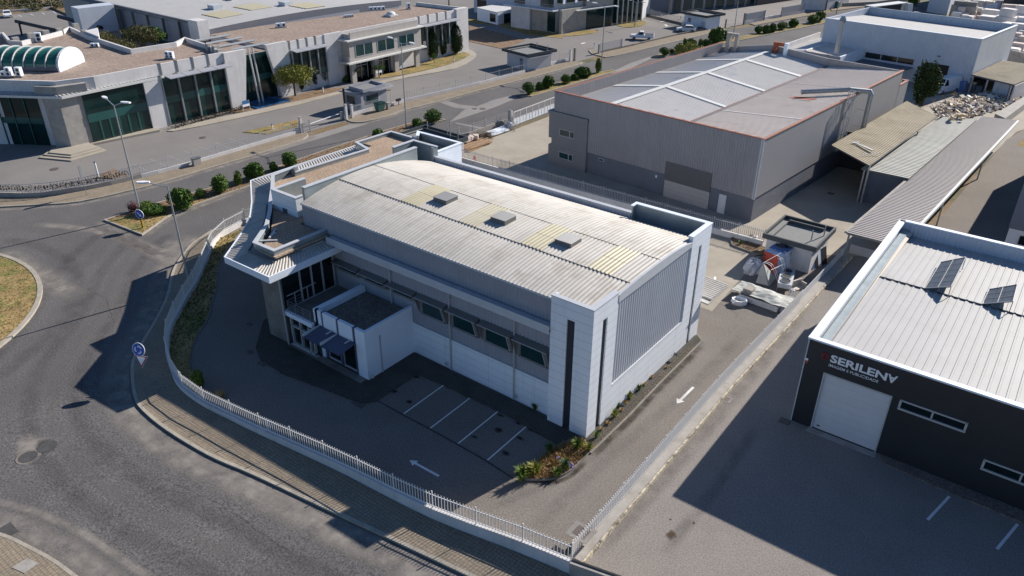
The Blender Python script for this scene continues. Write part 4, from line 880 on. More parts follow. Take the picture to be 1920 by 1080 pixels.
lp('side_annex', 'sideB', B, lambda b: (b.box(-1.0,-.7,D_,D_+3.6,0,7.1), b.box(-.7,0,D_,D_+3.6,0,6.4), b.box(-.3,0,D_,D_+3.6,6.4,7.1), b.box(-6,0,D_+3.3,D_+3.6,0,7.1))); lp('annex_cap', 'orange', B, lambda b: (b.box(-.33,.04,D_,D_+3.65,7.1,7.18), b.box(-6,.04,D_+3.27,D_+3.65,7.18,7.22)))
# chimney-like concrete frame and rusty frame on the back parapet
lp('concrete_frame', 'concB', B, lambda b: (b.box(-26.3,-25.7,D_-.8,D_-.1,7,10.8), b.box(-25.7,-24.4,D_-.7,D_-.2,10.4,10.8), b.box(-24.9,-24.4,D_-.8,D_-.1,7,10.4))); 
lp('rusty_frame', 'rust', B, lambda b: (b.box(-18.5,-17.9,D_-1.0,D_-.3,8.6,10.5), b.box(-17.9,-16.9,D_-.9,D_-.4,10.0,10.5))); lp('rusty_frame_post', 'white', B, lambda b: b.box(-16.9,-16.4,D_-.8,D_-.2,8.6,10.5))
# exhaust duct and caged ladder on the side wall
def duct(b):
    P = [(1.25,25.6,2.6),(1.25,25.6,9.0),(1.0,25.6,9.35),(-.9,24.0,9.55),(-5.2,20.2,9.2)]
    b.tubes(P, .3, 12)
    for p in P[1:-1]: b.ell(p,.31,.31,.31,10,6)
lp('exhaust_duct', 'steel', B, duct); lp('duct_brackets', 'trimdark', B, lambda b: (b.box(0,1.0,25.55,25.62,5.0,5.05), b.box(0,1.0,25.55,25.62,7.0,7.05)))
def ladder(b):
    yc = 21.2
    for s_ in (-.25,.25): b.tube((.12,yc+s_,2.6),(.12,yc+s_,10.1),.04,.04,5)
    for k in range(24): b.tube((.12,yc-.25,2.8+.3*k),(.12,yc+.25,2.8+.3*k),.018,.018,4)
lp('ladder', 'frame', B, ladder)
def cage(b):
    yc = 21.2
    A = [(.12+.75*math.sin(t), yc+.42*math.cos(t)) for t in [math.pi*i/8 for i in range(9)]]
    for z in (3.0,4.9,6.8,8.7,10.0): b.strip(A, z, z+.09, .04)
    for x, y in A[1:-1]: b.tube((x,y,3.0),(x,y,10.05),.03,.03,4)
lp('ladder_cage', 'frame', B, cage)
# ================================================================ LEAN-TO SHEDS
def shed(label, P, dz, m, pit, posts=(), wallm=None):
    """P: 4 roof corners (near-left, near-right, far-right, far-left)"""
    t = T('shed', label, 'shed', (P[0][0],P[0][1],0))
    P = [Vector(p) for p in P]
    mb = MB(); n = round((P[3]-P[0]).length/pit)
    mb.corrf(lambda a, c, h: (P[0].lerp(P[3],a)).lerp(P[1].lerp(P[2],a), c)+Vector((0,0,.04*h)), n, 1, FLAT); mb.build('roof', M[m], t)
    mb = MB(); mb.slab([p-Vector((0,0,.02)) for p in P], (0,0,-dz)); mb.build('roof_frame', M['framedark'], t)
    for q in posts:
        mb = MB(); mb.box(q[0]-.08,q[0]+.08,q[1]-.08,q[1]+.08,0,q[2]); mb.build('post', M['steel'], t)
    return t
t = shed('long grey corrugated carport roof running away from the print shop', [(5.25,36.0,3.5),(9.75,36.5,3.3),(12.15,88,3.3),(8.1,86.4,3.5)], .2, 'shedlong', .42, [(5.4,36.3,3.3),(5.9,50,3.3),(6.8,64,3.3),(9.6,36.6,3.1),(10.4,52,3.1),(11.2,70,3.1)])
mb = MB(); mb.slab([(9.7,36.5,3.36),(9.95,36.5,3.36),(12.35,88,3.36),(12.1,88,3.36)],(0,0,-.3)); mb.build('gutter', M['stripwhite'], t)
mb = MB(); mb.slab([(5.0,36.0,3.56),(5.25,36.0,3.56),(8.1,86.4,3.56),(7.85,86.4,3.56)],(0,0,-.2)); mb.build('gutter', M['concrete'], t)
mb = MB(); mb.wall((5.4,44),(7.9,86),0,3.2,.15); mb.build('back_wall', M['concB'], t)
mb = MB(); mb.box(5.1,9.6,39.5,39.6,0,.9); mb.build('front_fence', M['railgray'], t)
t = shed('tan corrugated lean-to roof against the grey warehouse side', [(-2.9,56.2,5.0),(2.4,52.6,4.7),(3.9,77.8,4.7),(-.9,82,5.0)], .15, 'shedtan', .5, [(2.3,53.2,4.5),(3.4,70,4.5)])
mb = MB(); mb.box(-4.5,2.2,64,64.3,0,4.6); mb.build('back_wall', M['black'], t)
mb = MB(); mb.obox((.4,57.6,5.05),2.6,.25,.12,R(-32)); mb.obox((-.9,58.6,5.05),1.0,.25,.12,R(50)); mb.obox((1.6,55.7,5.0),.07,2.4,.06,R(-40)); mb.build('roof_angle', M['stripwhite'], t)
t = shed('pale grey-green corrugated lean-to roof beside the long carport', [(1.5,53.2,4.0),(6.35,53.8,3.8),(7.9,83.2,3.8),(4.2,80.8,4.0)], .15, 'shedgray', .5, [(1.8,53.6,3.8)])
mb = MB(); mb.prism([(2.0,53.8),(6.2,54.4),(6.6,60),(2.4,60)], 0, 3.7); mb.build('side_wall', M['plinthB'], t)
def litter(name, label, cat, base, m, seed, n, sx, sy, sz=.6):
    rg = random.Random(seed); t = T(name, label, cat, base); mb = MB()
    for k in range(n): mb.obox((base[0]+rg.uniform(-sx,sx), base[1]+rg.uniform(-sy,sy), base[2]+rg.uniform(.05,sz)), rg.uniform(.3,.9), rg.uniform(.2,.5), rg.uniform(.1,.4), rg.uniform(0,3), rg.uniform(-.4,.4))
    mb.build('pieces', M[m], t); return t
p = G(1793,224,4.0); litter('roof_debris', 'pile of pale broken boards lying on the lean-to roof', 'debris', p, 'woodlight', 3, 12, .8, 1.4, .5)
# ================================================================ PRINT SHOP (right)
o = G(1483,787.5); S = T('shop_building', 'dark fronted print shop with white ribbed roof on the right', 'building', (o.x,o.y,0), R(.667))
LS = 34.0; DS_ = 23.2
lp('front_wall', 'serdark', S, lambda b: (b.box(0,1.3,0,.3,0,6.62), b.box(1.3,5.5,0,.3,4.52,6.62), b.box(5.5,LS,0,.3,0,6.62), b.box(1.3,5.5,.25,.4,0,4.52)))
lp('left_wall', 'white', S, lambda b: b.box(0,.3,.3,DS_,0,6.6))
lp('back_wall', 'cladblue', S, lambda b: (b.box(0,LS,DS_,DS_+.3,0,6.72), b.corr((.9,DS_-.02,5.55),(LS-1,0,0),(0,0,1.15),(0,-1,0),.3,.05)))
lp('corner_trim', 'trim', S, lambda b: b.box(-.04,.03,-.04,.05,0,6.62))
lp('parapet_coping', 'white', S, lambda b: (b.box(-.1,LS,-.08,.32,6.62,6.74), b.box(-.1,.42,.32,DS_+.35,6.6,6.72), b.box(.42,LS,DS_-.06,DS_+.38,6.72,6.82)))
lp('box_gutter', 'galv', S, lambda b: b.box(.42,.95,.32,DS_,6.0,6.12)); lp('gutter_flashing', 'cream', S, lambda b: b.slab([(.95,.32,6.12),(1.25,.32,6.42),(1.25,DS_,6.42-.5),(.95,DS_,6.0)],(0,0,.03)))
def srf(b, y0, y1, z0, z1):
    n = 66
    b.corrf(lambda a, c, h: Vector((1.2+(LS-1.3)*a, y0+(y1-y0)*c, z0+(z1-z0)*c+.04*h)), n, 1, FLAT)
lp('roof', 'roofwhite', S, lambda b: (srf(b,.3,12.45,6.45,6.2), srf(b,12.5,DS_-.02,6.28,5.6)))
lp('roof_core', 'trimdark', S, lambda b: b.box(.35,LS,.35,DS_-.05,4.9,5.55))
def jt(b):
    for k in range(33): b.box(1.4+k*.98,1.4+k*.98+.75,12.43,12.49,6.24,6.31)
lp('roof_joint', 'trimdark', S, jt)
d = lp('roller_door', 'doorwhite', S, lambda b: b.box(1.4,5.42,.1,.2,.08,4.45)); lp('door_frame', 'frame', d, lambda b: (b.box(1.3,1.4,-.02,.2,0,4.55), b.box(5.42,5.5,-.02,.2,0,4.55), b.box(1.4,5.42,-.02,.2,4.45,4.55))); lp('door_sill', 'black', d, lambda b: b.box(1.4,5.42,.06,.2,0,.08)); lp('handle', 'black', d, lambda b: b.box(1.65,1.85,.07,.1,.3,.38))
lp('ramp', 'concrete', S, lambda b: b.box(1.2,5.6,-.5,0,0,.05))
for (x0, x1, z0, z1) in ((6.0,9.65,3.93,4.5),(11.12,15.0,1.88,2.5),(17,20.6,3.93,4.5)):
    w_ = lp('window', 'frame', S, lambda b: (b.box(x0-.06,x1+.06,-.12,.02,z0-.08,z0+.04), b.box(x0-.06,x1+.06,-.06,.02,z1-.06,z1+.04), b.box(x0-.06,x0+.07,-.06,.02,z0,z1), b.box(x1-.07,x1+.06,-.06,.02,z0,z1), b.box((x0+x1)/2-.05,(x0+x1)/2+.05,-.05,.02,z0,z1)))
    lp('pane', 'glass', w_, lambda b: b.box(x0+.07,x1-.07,-.03,-.01,z0+.04,z1-.06))
# lettering on the shop front
def txt(s, x, z, h, m, wd, bold=0, name='lettering', parent=S, rot=0, wmul=1.0):
    cu = bpy.data.curves.new('t', 'FONT'); cu.body = s; cu.size = 1; cu.extrude = .02; cu.offset = bold; cu.resolution_u = 3
    ob = bpy.data.objects.new('t', cu); COL.objects.link(ob); dg = bpy.context.evaluated_depsgraph_get(); me = bpy.data.meshes.new_from_object(ob.evaluated_get(dg))
    bpy.data.objects.remove(ob); xs = [v.co.x for v in me.vertices]; ys = [v.co.y for v in me.vertices]
    x0, x1, y0, y1 = min(xs), max(xs), min(ys), max(ys)
    for v in me.vertices:
        u = (v.co.x-x0)/(x1-x0); k = (v.co.y-y0)/(y1-y0)
        if rot: u = 1-u; k = 1-k
        v.co = (x+u*wd, -.03-(v.co.z+.02)*.6, z+k*h)
    me.materials.append(M[m]); o = bpy.data.objects.new(name, me); COL.objects.link(o); o.parent = parent; WM[o.name] = WM[parent.name]; return o
txt('SERILEN', 1.5, 5.47, .56, 'signwhite', 3.4, .03); txt('A', 4.93, 5.47, .56, 'signwhite', .55, .03, rot=1)
txt('IMAGEM E PUBLICIDADE', 1.5, 5.13, .2, 'signwhite', 3.0, .004, name='small_lettering')
lp('red_emblem', 'redtext', S, lambda b: (b.box(.95,1.35,-.05,-.01,5.88,5.94), b.box(.95,1.35,-.05,-.01,5.52,5.58), b.box(.95,1.02,-.05,-.01,5.58,5.88), b.box(1.28,1.35,-.05,-.01,5.66,5.88)))
lp('small_sign', 'signwhite', S, lambda b: b.box(.02,.2,-.05,-.01,5.0,5.15)); lp('small_sign', 'red', S, lambda b: b.box(.02,.2,-.05,-.01,4.8,4.98))
# solar panels
def SL(x, y, z): return WM[S.name] @ Vector((x,y,z))
for i, (C4, lab) in enumerate((([(4.31,12.5,6.28),(5.9,12.15,7.1),(5.86,18.0,7.1),(4.35,17.8,6.28)],'larger solar panel frame leaning on the white ribbed roof'),([(8.03,12.5,6.28),(9.7,12.45,7.1),(9.6,15.4,7.1),(8.07,15.2,6.28)],'smaller solar panel frame, nearer the picture edge, on the white roof'))):
    C4 = [SL(*c) for c in C4]; t = T('solar_panel', lab, 'solar panel', C4[0])
    nn = (C4[1]-C4[0]).cross(C4[3]-C4[0]).normalized()
    if nn.z < 0: nn = -nn
    mb = MB(); mb.slab(C4, -nn*.05); mb.build('module', M['solar'], t)
    mb = MB()
    def ed(a, b, r=.02): mb.tube(a+nn*.02, b+nn*.02, r, r, 4)
    for a, b in zip(C4, C4[1:]+C4[:1]): ed(a, b, .03)
    ed((C4[0]+C4[1])/2, (C4[2]+C4[3])/2)
    nr = 5 if i == 0 else 3
    for k in range(1, nr): ed(C4[0].lerp(C4[3],k/nr), C4[1].lerp(C4[2],k/nr), .012)
    mb.build('frame', M['frame'], t)
    mb = MB()
    for a in (C4[1], C4[2]): mb.tube(a, (a.x, a.y, 6.0), .03, .03, 5)
    mb.build('stand', M['steel'], t)
# dark building at the right edge
t = T('office_block', 'dark panelled building at the right edge behind the print shop', 'building', (16.7,51,0))
mb = MB(); mb.box(16.7,45,50.9,80,1.9,7.6); mb.build('upper_wall', M['plinthB'], t)
mb = MB(); mb.box(16.8,45,51,79.8,0,1.9); mb.build('lower_wall', M['cladlight'], t)
mb = MB(); mb.box(17.9,20.5,50.85,51,.5,1.4); mb.build('window', M['glass'], t)
# ================================================================ FAR WHITE WAREHOUSE
Wb = T('warehouse', 'large white-blue ribbed warehouse with open doorway, far right', 'building', (1.9,115.5,0), R(-8))
HW = 8.6
lp('front_wall', 'cladblue', Wb, lambda b: (b.box(-27,-8.3,.05,.3,0,HW), b.box(-3.8,0,.05,.3,0,HW), b.box(-8.3,-3.8,.05,.3,3.75,HW), b.corr((-27,.05,4.2),(27,0,0),(0,0,HW-4.2),(0,-1,0),.4,.05), b.corr((-3.8,.05,0),(3.8,0,0),(0,0,4.2),(0,-1,0),.4,.05), b.corr((-27,.05,3.7),(27,0,0),(0,0,.5),(0,-1,0),.4,.05)))
lp('side_wall', 'cladblue', Wb, lambda b: (b.box(-.3,0,.3,19,2.3,HW), b.box(-.3,-.05,.3,19,0,1.2), b.box(-.35,-.1,.3,19,1.2,2.3)))
for k in range(6): lp('side_window', 'glassdim', Wb, lambda b: b.box(-.1,.03,1+3*k,3.7+3*k,1.3,2.2))
lp('left_wall', 'cladblue', Wb, lambda b: b.box(-27,-26.7,.3,19,0,HW)); lp('back_parapet', 'cladblue', Wb, lambda b: (b.box(-27,0,18.8,19,0,HW+.1), b.corr((-26.7,18.78,6.8),(26.4,0,0),(0,0,1.7),(0,-1,0),.45,.07)))
lp('roof', 'roofwhite', Wb, lambda b: b.corrf(lambda a, c, h: Vector((-26.7+26.4*a, .3+18.4*c, 8.5-1.3*c+.04*h)), 66, 1, FLAT))
lp('roof_core', 'dark', Wb, lambda b: b.box(-26.7,-.3,.35,18.7,6.4,7.0)); lp('roof_edge', 'white', Wb, lambda b: (b.box(-27.05,.05,0,.35,HW,HW+.08), b.box(-.35,.05,.35,19.05,HW,HW+.1)))
lp('interior', 'black', Wb, lambda b: b.box(-8.3,-3.8,1.5,1.8,0,3.8)); lp('doorway_jambs', 'white', Wb, lambda b: (b.box(-8.4,-8.3,.3,1.5,0,3.8), b.box(-3.8,-3.7,.3,1.5,0,3.8)))
for (x0, x1) in ((-18.2,-15.5),(-15.3,-12.6),(-12.4,-9.7)): lp('window', 'glass', Wb, lambda b: b.box(x0,x1,-.06,.0,2.9,3.8))
lp('wall_lamp', 'trimdark', Wb, lambda b: b.box(-6.0,-5.6,-.3,0,4.9,5.1)); lp('window_ledge', 'plinthB', Wb, lambda b: b.box(-19,-9.5,-3.2,0,2.4,2.5))
# small gabled building with chimney
q = Vector(g2(1465,90,4.2)); a2 = R(-8)
N = T('gabled_building', 'low gable-roofed building with white side walls and a tall flue', 'building', (-27.5,101.5,0), R(-6))
o2 = WM[N.name].inverted()
def nl(x, y, z): p = G(x,y,z); return o2 @ p
A_ = nl(1462,92,4.3); Bq = nl(1575,107,4.3); Cq = nl(1645,82,4.3); Dq = nl(1537,66,4.3); R0 = nl(1510,96,4.3); R1 = nl(1597,69,4.3)
lp('walls', 'whitewall', N, lambda b: b.prism([(A_.x,A_.y),(Bq.x,Bq.y),(Cq.x,Cq.y),(Dq.x,Dq.y)], 0, 3.5))
def gr(b, P0, P1, P2, P3, n):
    b.corrf(lambda a, c, h: (P0.lerp(P3,a)).lerp(P1.lerp(P2,a), c)+Vector((0,0,.05*h)), n, 1)
lp('roof', 'roofB2', N, lambda b: gr(b, R0, Bq-Vector((0,0,.5)), Cq-Vector((0,0,.5)), R1, 26)); lp('roof', 'roofB', N, lambda b: gr(b, A_-Vector((0,0,.5)), R0, R1, Dq-Vector((0,0,.5)), 26))
lp('front_wall', 'cladgray', N, lambda b: (b.slab([(A_.x,A_.y,3.4),(Bq.x,Bq.y,3.4),(Bq.x,Bq.y,4.35),(R0.x,R0.y,4.4),(A_.x,A_.y,4.35)],(0,-.25,0)), b.corr((A_.x,A_.y-.26,2.5),Vector((Bq.x-A_.x,Bq.y-A_.y,0)),(0,0,1.9),(0,-1,0),.35,.05)))
lp('side_wall', 'white', N, lambda b: b.wall((Bq.x,Bq.y),(Cq.x,Cq.y),0,4.36,.3)); lp('left_wall', 'whitewall', N, lambda b: b.wall((A_.x,A_.y),(Dq.x,Dq.y),0,4.9,.25))
lp('ridge', 'stripwhite', N, lambda b: b.tube(R0, R1, .25, .25, 6))
c0 = nl(1569,94,4.9); lp('flue', 'polesteel', N, lambda b: (b.tube(c0-Vector((0,0,.5)), c0+Vector((0,0,4.6)), .38, .36, 12), b.tube(c0+Vector((0,0,4.6)), c0+Vector((0,0,5.0)), .36, .6, 12), b.tube(c0+Vector((0,0,5.1)), c0+Vector((0,0,5.8)), .65, .3, 12)))
# lean-to shelter at the right of the white warehouse
t = T('shed', 'flat brown-roofed open shelter beside the white warehouse', 'shed', (3.5,112,0))
c1, c2, c3, c4 = G(1822,140,3.0), G(1902,159,3.0), G(1975,128,3.0), G(1880,113,3.0)
mb = MB(); mb.corrf(lambda a, c, h: (c1.lerp(c4,a)).lerp(c2.lerp(c3,a),c)+Vector((0,0,.05*h)), 30, 1); mb.build('roof', M['shedtan'], t)
mb = MB(); mb.slab([c1,c2,c3,c4],(0,0,-.2)); mb.build('roof_frame', M['trimdark'], t)
for p in (c1.lerp(c2,.05),c1.lerp(c2,.4),c1.lerp(c2,.95),c1.lerp(c2,.68)): mb = MB(); mb.box(p.x-.12,p.x+.12,p.y,p.y+.24,0,2.8); mb.build('post', M['railgray'], t)
mb = MB(); mb.wall(c4, c3, 0, 2.8, .2); mb.wall(c2.lerp(c3,.02), c3, 0, 2.8, .2); mb.build('wall', M['whitewall'], t)
mb = MB(); p = c1.lerp(c2,.55); q = c1.lerp(c2,.9); mb.wall((p.x,p.y+1.5),(q.x,q.y+1.5),0,2.6,.2); mb.build('stacked_sheets', M['white'], t)
# ================================================================ UTILITY CABINS
def ucabin(label, o, rz, w, d, h, ov=.7, wall='whitewall', vents=(), door=None, pipes=((.8,.8),), roofh=.5, ledge=False):
    t = T('utility_cabin', label, 'cabin', (o.x,o.y,0), rz)
    lp('wall', wall, t, lambda b: b.box(0,w,0,d,0,h))
    lp('roof_slab', 'roofblack', t, lambda b: b.box(-ov,w+ov,-ov,d+ov,h,h+.12))
    lp('roof_edge', 'roofblack', t, lambda b: (b.box(-ov,w+ov,-ov,-ov+.18,h+.12,h+roofh), b.box(-ov,w+ov,d+ov-.18,d+ov,h+.12,h+roofh), b.box(-ov,-ov+.18,-ov+.18,d+ov-.18,h+.12,h+roofh), b.box(w+ov-.18,w+ov,-ov+.18,d+ov-.18,h+.12,h+roofh)))
    lp('roof_membrane', 'roofmembrane', t, lambda b: b.box(-ov+.18,w+ov-.18,-ov+.18,d+ov-.18,h+.12,h+.16))
    lp('raised_roof_edge', 'roofblack', t, lambda b: (b.box(.5,w-.5,d-.75,d-.6,h+.16,h+.5), b.box(.4,.5,.3,d-.6,h+.16,h+.3)))
    for x, y in pipes: lp('vent_pipe', 'steel', t, lambda b: b.tube((w*x,d*y,h+.16),(w*x,d*y,h+1.25),.06,.06,6))
    for x, z in vents:
        lp('louvre_vent', 'trimdark', t, lambda b: b.box(x,x+.65,-.16,.0,z,z+.35))
    if door: lp('door', 'cladgray', t, lambda b: b.box(door[0],door[0]+.9,-.04,0,0,2.05)); lp('door_grille', 'trimdark', t, lambda b: b.box(door[0]+.05,door[0]+.85,-.07,-.04,1.6,2.0))
    if ledge: lp('canopy', 'cladblue', t, lambda b: b.box(w,w+.8,-.3,d*.95,h-.35,h-.22))
    return t
ucabin('dark flat-roofed white cabin behind the pile of junk', V(-.9,32.6,0), R(0), 4.35, 5.0, 2.4, .35, vents=((2.2-.35,1.35),(1.0-.35,1.35)), pipes=((.83,.3),(.96,.68)))
p = G(797,234,2.9); q = G(878,257,2.9); ang_ = math.atan2(q.y-p.y, q.x-p.x)
d_ = (q-p).normalized(); n_ = Vector((d_.y,-d_.x,0)); o_ = p+n_*5.2; L_ = (q-p).length
ucabin('dark flat-roofed cabin between the office corner and the concrete yard', Vector((o_.x,o_.y,0))+d_*.4+(-n_)*.4, ang_, L_-.8, 4.4, 2.45, .4, pipes=((.62,.95),(.92,.9),(.1,.95)))
gB0 = V(-64.94,80.25,0); gB1 = V(-63.74,86.22,0); an = math.atan2(5.97,1.2)-math.pi/2
ucabin('white utility cabin with dark roof and lit side canopy beside the curved drive', V(-70.4,81.3,0), an, 5.7, 6.0, 2.7, .75, wall='cladlight', door=(3.6,), pipes=((.35,.95),(.98,.85)), ledge=True)
ucabin('white utility cabin with dark roof behind the two parked white cars', V(-63.5,140.5,0), math.atan2(4.4,1.2)-math.pi/2, 6.4, 5.2, 2.8, .8, wall='white', door=(1.2,), pipes=())
# ================================================================ GATEHOUSE WITH OVAL ROOF
K = T('gatehouse', 'small grey gatehouse under a pointed oval roof by the barrier', 'gatehouse', (-68.0,42.3,0))
part('wall', 'cladgray', K, lambda b: b.box(-71.9,-68.1,42.6,47.9,0,2.75))
def bez(p, c, q, n=20): return [tuple(Vector(p)*(1-i/n)**2+Vector(c)*2*(i/n)*(1-i/n)+Vector(q)*(i/n)**2) for i in range(n)]
ovl = bez((-71.9,41.6),(-66.3,41.6),(-67.9,49.2))+bez((-67.9,49.2),(-73.5,51.0),(-71.9,41.6))
part('oval_roof', 'cladgray', K, lambda b: b.prism(ovl, 2.78, 3.0)); part('roof_membrane', 'roofmembrane', K, lambda b: b.prism([(x*.94-69.9*.06, y*.94+45.5*.06) for x,y in ovl], 3.0, 3.03))
part('upper_roof', 'cladgray', K, lambda b: b.strip([(-71.2,43.2),(-67.9,43.0),(-67.9,47.4),(-71.2,47.7)], 3.03, 3.5, .15, True)); part('roof_membrane', 'roofmembrane', K, lambda b: b.box(-71.1,-68.0,43.2,47.4,3.03,3.15))
for (x0,x1,y0,y1) in ((-71.4,-69.4,42.54,42.6),): w_ = part('window', 'frame', K, lambda b: b.box(x0,x1,y0,y1,1.0,2.3)); part('pane', 'glassdim', w_, lambda b: b.box(x0+.08,x1-.08,y0-.02,y0,1.08,2.22))
w_ = part('window', 'frame', K, lambda b: b.box(-68.12,-68.04,43.5,46.2,1.1,2.45)); part('pane', 'glassdim', w_, lambda b: b.box(-68.06,-68.02,43.6,46.1,1.18,2.37))
p = G(650,222,0); part('roof_column', 'black', K, lambda b: b.tube((-67.5,38.9,0),(-67.5,38.9,4.5),.17,.17,10))
# ================================================================ LEFT COMPLEX
XF = -85.0
Q = T('office_complex', 'long white and glass office complex with gravel roofs, top left', 'building', (XF,30,0))
zp = 8.6
A0 = [tuple(p[:2]) for p in [G(-60,149,zp),G(0,149,zp),G(104,152,zp)]]
roofp = A0 + [(XF,12),(XF,31.2)] + [g2(*p_, zp) for p_ in ((390,84),(346,70),(329,79),(246,92),(165,66),(130,50),(110,59),(40,77),(18,76),(5,61),(-60,70))]
part('wing_wall', 'whitewall', Q, lambda b: b.prism([(x,y) if i not in () else (x,y) for i,(x,y) in enumerate(roofp)], 0, 7.75))
part('gravel_roof', 'gravelfar', Q, lambda b: b.prism(roofp, 7.76, 7.9))
part('roof_parapet', 'whitewall', Q, lambda b: b.strip(roofp, 6.6, zp, .35, True))
for k in range(9):   # stepped upstands on the rear parapet
    a = Vector(roofp[5]); 
for (px, py) in ((29,74),(58,66),(86,61),(112,57),(142,48),(158,60),(392,86),(404,90),(412,97)):
    q = G(px,py,zp); part('parapet_block', 'concrete', Q, lambda b: b.box(q.x-.35,q.x+.35,q.y-.45,q.y+.45,7.9,zp+.35))
# front glazed bays: wall plane slightly behind the parapet
def bays(y0, y1, n, zg0=0.0, zg1=6.6, band=(2.9,3.8), X=XF+.25, mull=True, nm='glazing'):
    g = part(nm, 'glassgreen', Q, lambda b: b.box(X-.2,X,y0,y1,zg0,zg1))
    part('floor_band', 'glassband', g, lambda b: b.box(X,X+.03,y0,y1,band[0],band[1]))
    for k in range(n+1):
        y = y0+(y1-y0)*k/n; part('mullion', 'steel', g, lambda b: b.box(X,X+.35,y-.12,y+.12,zg0,zg1+.3)) if mull else None
# left leg (rotated)
a = Vector(A0[1]); b_ = Vector(A0[2]); dd = (b_-a).normalized(); nn = Vector((dd.y,-dd.x))
part('glazing', 'glassgreen', Q, lambda b: b.prism([a+nn*.1-dd*20, b_+nn*.1-dd*3.2, b_-nn*.3-dd*3.2, a-nn*.3-dd*20], 0, 7.0))
part('floor_band', 'glassband', Q, lambda b: b.prism([a+nn*.15-dd*20, b_+nn*.15-dd*3.2, b_-nn*.1-dd*3.2, a-nn*.1-dd*20], 2.9, 3.7))
for k in range(1,8):
    p_ = b_-dd*(3.2+k*1.9)+nn*.2; part('mullion', 'glassband', Q, lambda b: b.tube((p_.x,p_.y,0),(p_.x,p_.y,6.8),.1,.1,6))
# canopy sheet roofs over the front
cz = 7.0
def can(b):
    P = [a-dd*20, b_, Vector((XF,20.5))]; O = [a-dd*20+nn*1.7, b_+Vector((1.9,-.55)), Vector((XF+.5,21.4))]
    for i in range(2): b.slab([(P[i].x,P[i].y,cz+.1),(O[i].x,O[i].y,cz),(O[i+1].x,O[i+1].y,cz),(P[i+1].x,P[i+1].y,cz+.1)],(0,0,-.3))
part('canopy', 'stripwhite', Q, can)
def cans(b):
    P = [a-dd*20, b_, Vector((XF,20.5))]; O = [a-dd*20+nn*1.6, b_+Vector((1.8,-.5)), Vector((XF+.45,21.3))]
    for i in range(2):
        n = round((P[i+1]-P[i]).length/.5)
        b.corrf(lambda s, t, h: Vector((*(O[i].lerp(O[i+1],s)).lerp(P[i].lerp(P[i+1],s),t), cz+.02+.1*t+.07*h)), n, 1)
part('canopy_sheets', 'roofwhite', Q, cans)
pl = [Vector(g2(109,279)),Vector(g2(136,280)),Vector(g2(165,272)),Vector(g2(165,268))-Vector((2.4,0)),Vector(g2(109,279))-Vector((1.0,-1.0))]
part('concrete_pillar', 'concrete', Q, lambda b: b.prism([(-86.9,5.9),(-84.9,7.0),(-84.9,10.0),(-87.2,10.0)], 0, cz-.3))
part('pillar_block', 'concrete', Q, lambda b: b.prism([(-87.8,5.6),(-85.2,7.2),(-84.4,10.6),(-86.2,11.0)], cz+.1, cz+1.1))
bays(9.9, 18.2, 3, band=(2.9,4.0), mull=False)
for y in (11.3,12.6,13.9,15.2,16.6): part('inner_column', 'glassband', Q, lambda b: b.box(XF+.26,XF+.3,y-.12,y+.12,0,2.9))
part('white_pier', 'whitewall', Q, lambda b: b.box(XF-.5,XF+.5,18.2,20.7,0,7.0))
bays(20.8, 31.0, 4, .15, 6.9, (3.1,4.1))
part('white_slab', 'whitewall', Q, lambda b: b.slab([(XF+.5,31.0,0),(XF+.5,33.5,0),(XF+.5,35.1,8.5),(XF+.5,31.2,8.5)],(-.7,0,0)))
for k in range(4):
    y = 21.4+2.5*k; part('sunshade', 'cladgray', Q, lambda b: b.slab([(XF+.6,y,7.0),(XF+.6,y+2.4,7.0),(XF+2.0,y+2.4,6.85),(XF+2.0,y,6.85)],(0,0,-.1)))
    part('parapet_slot', 'trimdark', Q, lambda b: b.box(XF-.2,XF+.23,y-.35,y-.05,7.1,zp+.1))
# recessed glazed link
part('glazing', 'glassgreen', Q, lambda b: b.box(XF-1.5,XF-1.2,33,40.8,0,7.2)); part('floor_band', 'glassband', Q, lambda b: b.box(XF-1.2,XF-1.15,33,40.8,3.1,4.0))
part('link_wall', 'whitewall', Q, lambda b: b.box(-98,XF-1.6,33,41,0,7.0)); part('gravel_roof', 'gravelfar', Q, lambda b: b.box(-98,XF-1.5,33.5,41,7.0,7.2))
for k in range(4): part('steel_beam', 'polesteel', Q, lambda b: b.tube((XF-12+3.4*k,34.2,8.3),(XF-12+3.4*k,40.6,8.3),.18,.18,6))
part('steel_leg', 'polesteel', Q, lambda b: (b.tube((XF+.2,36.2,0),(XF-.6,36.2,8.3),.15,.15,6), b.tube((XF+.2,36.9,0),(XF-.6,36.9,8.3),.15,.15,6)))
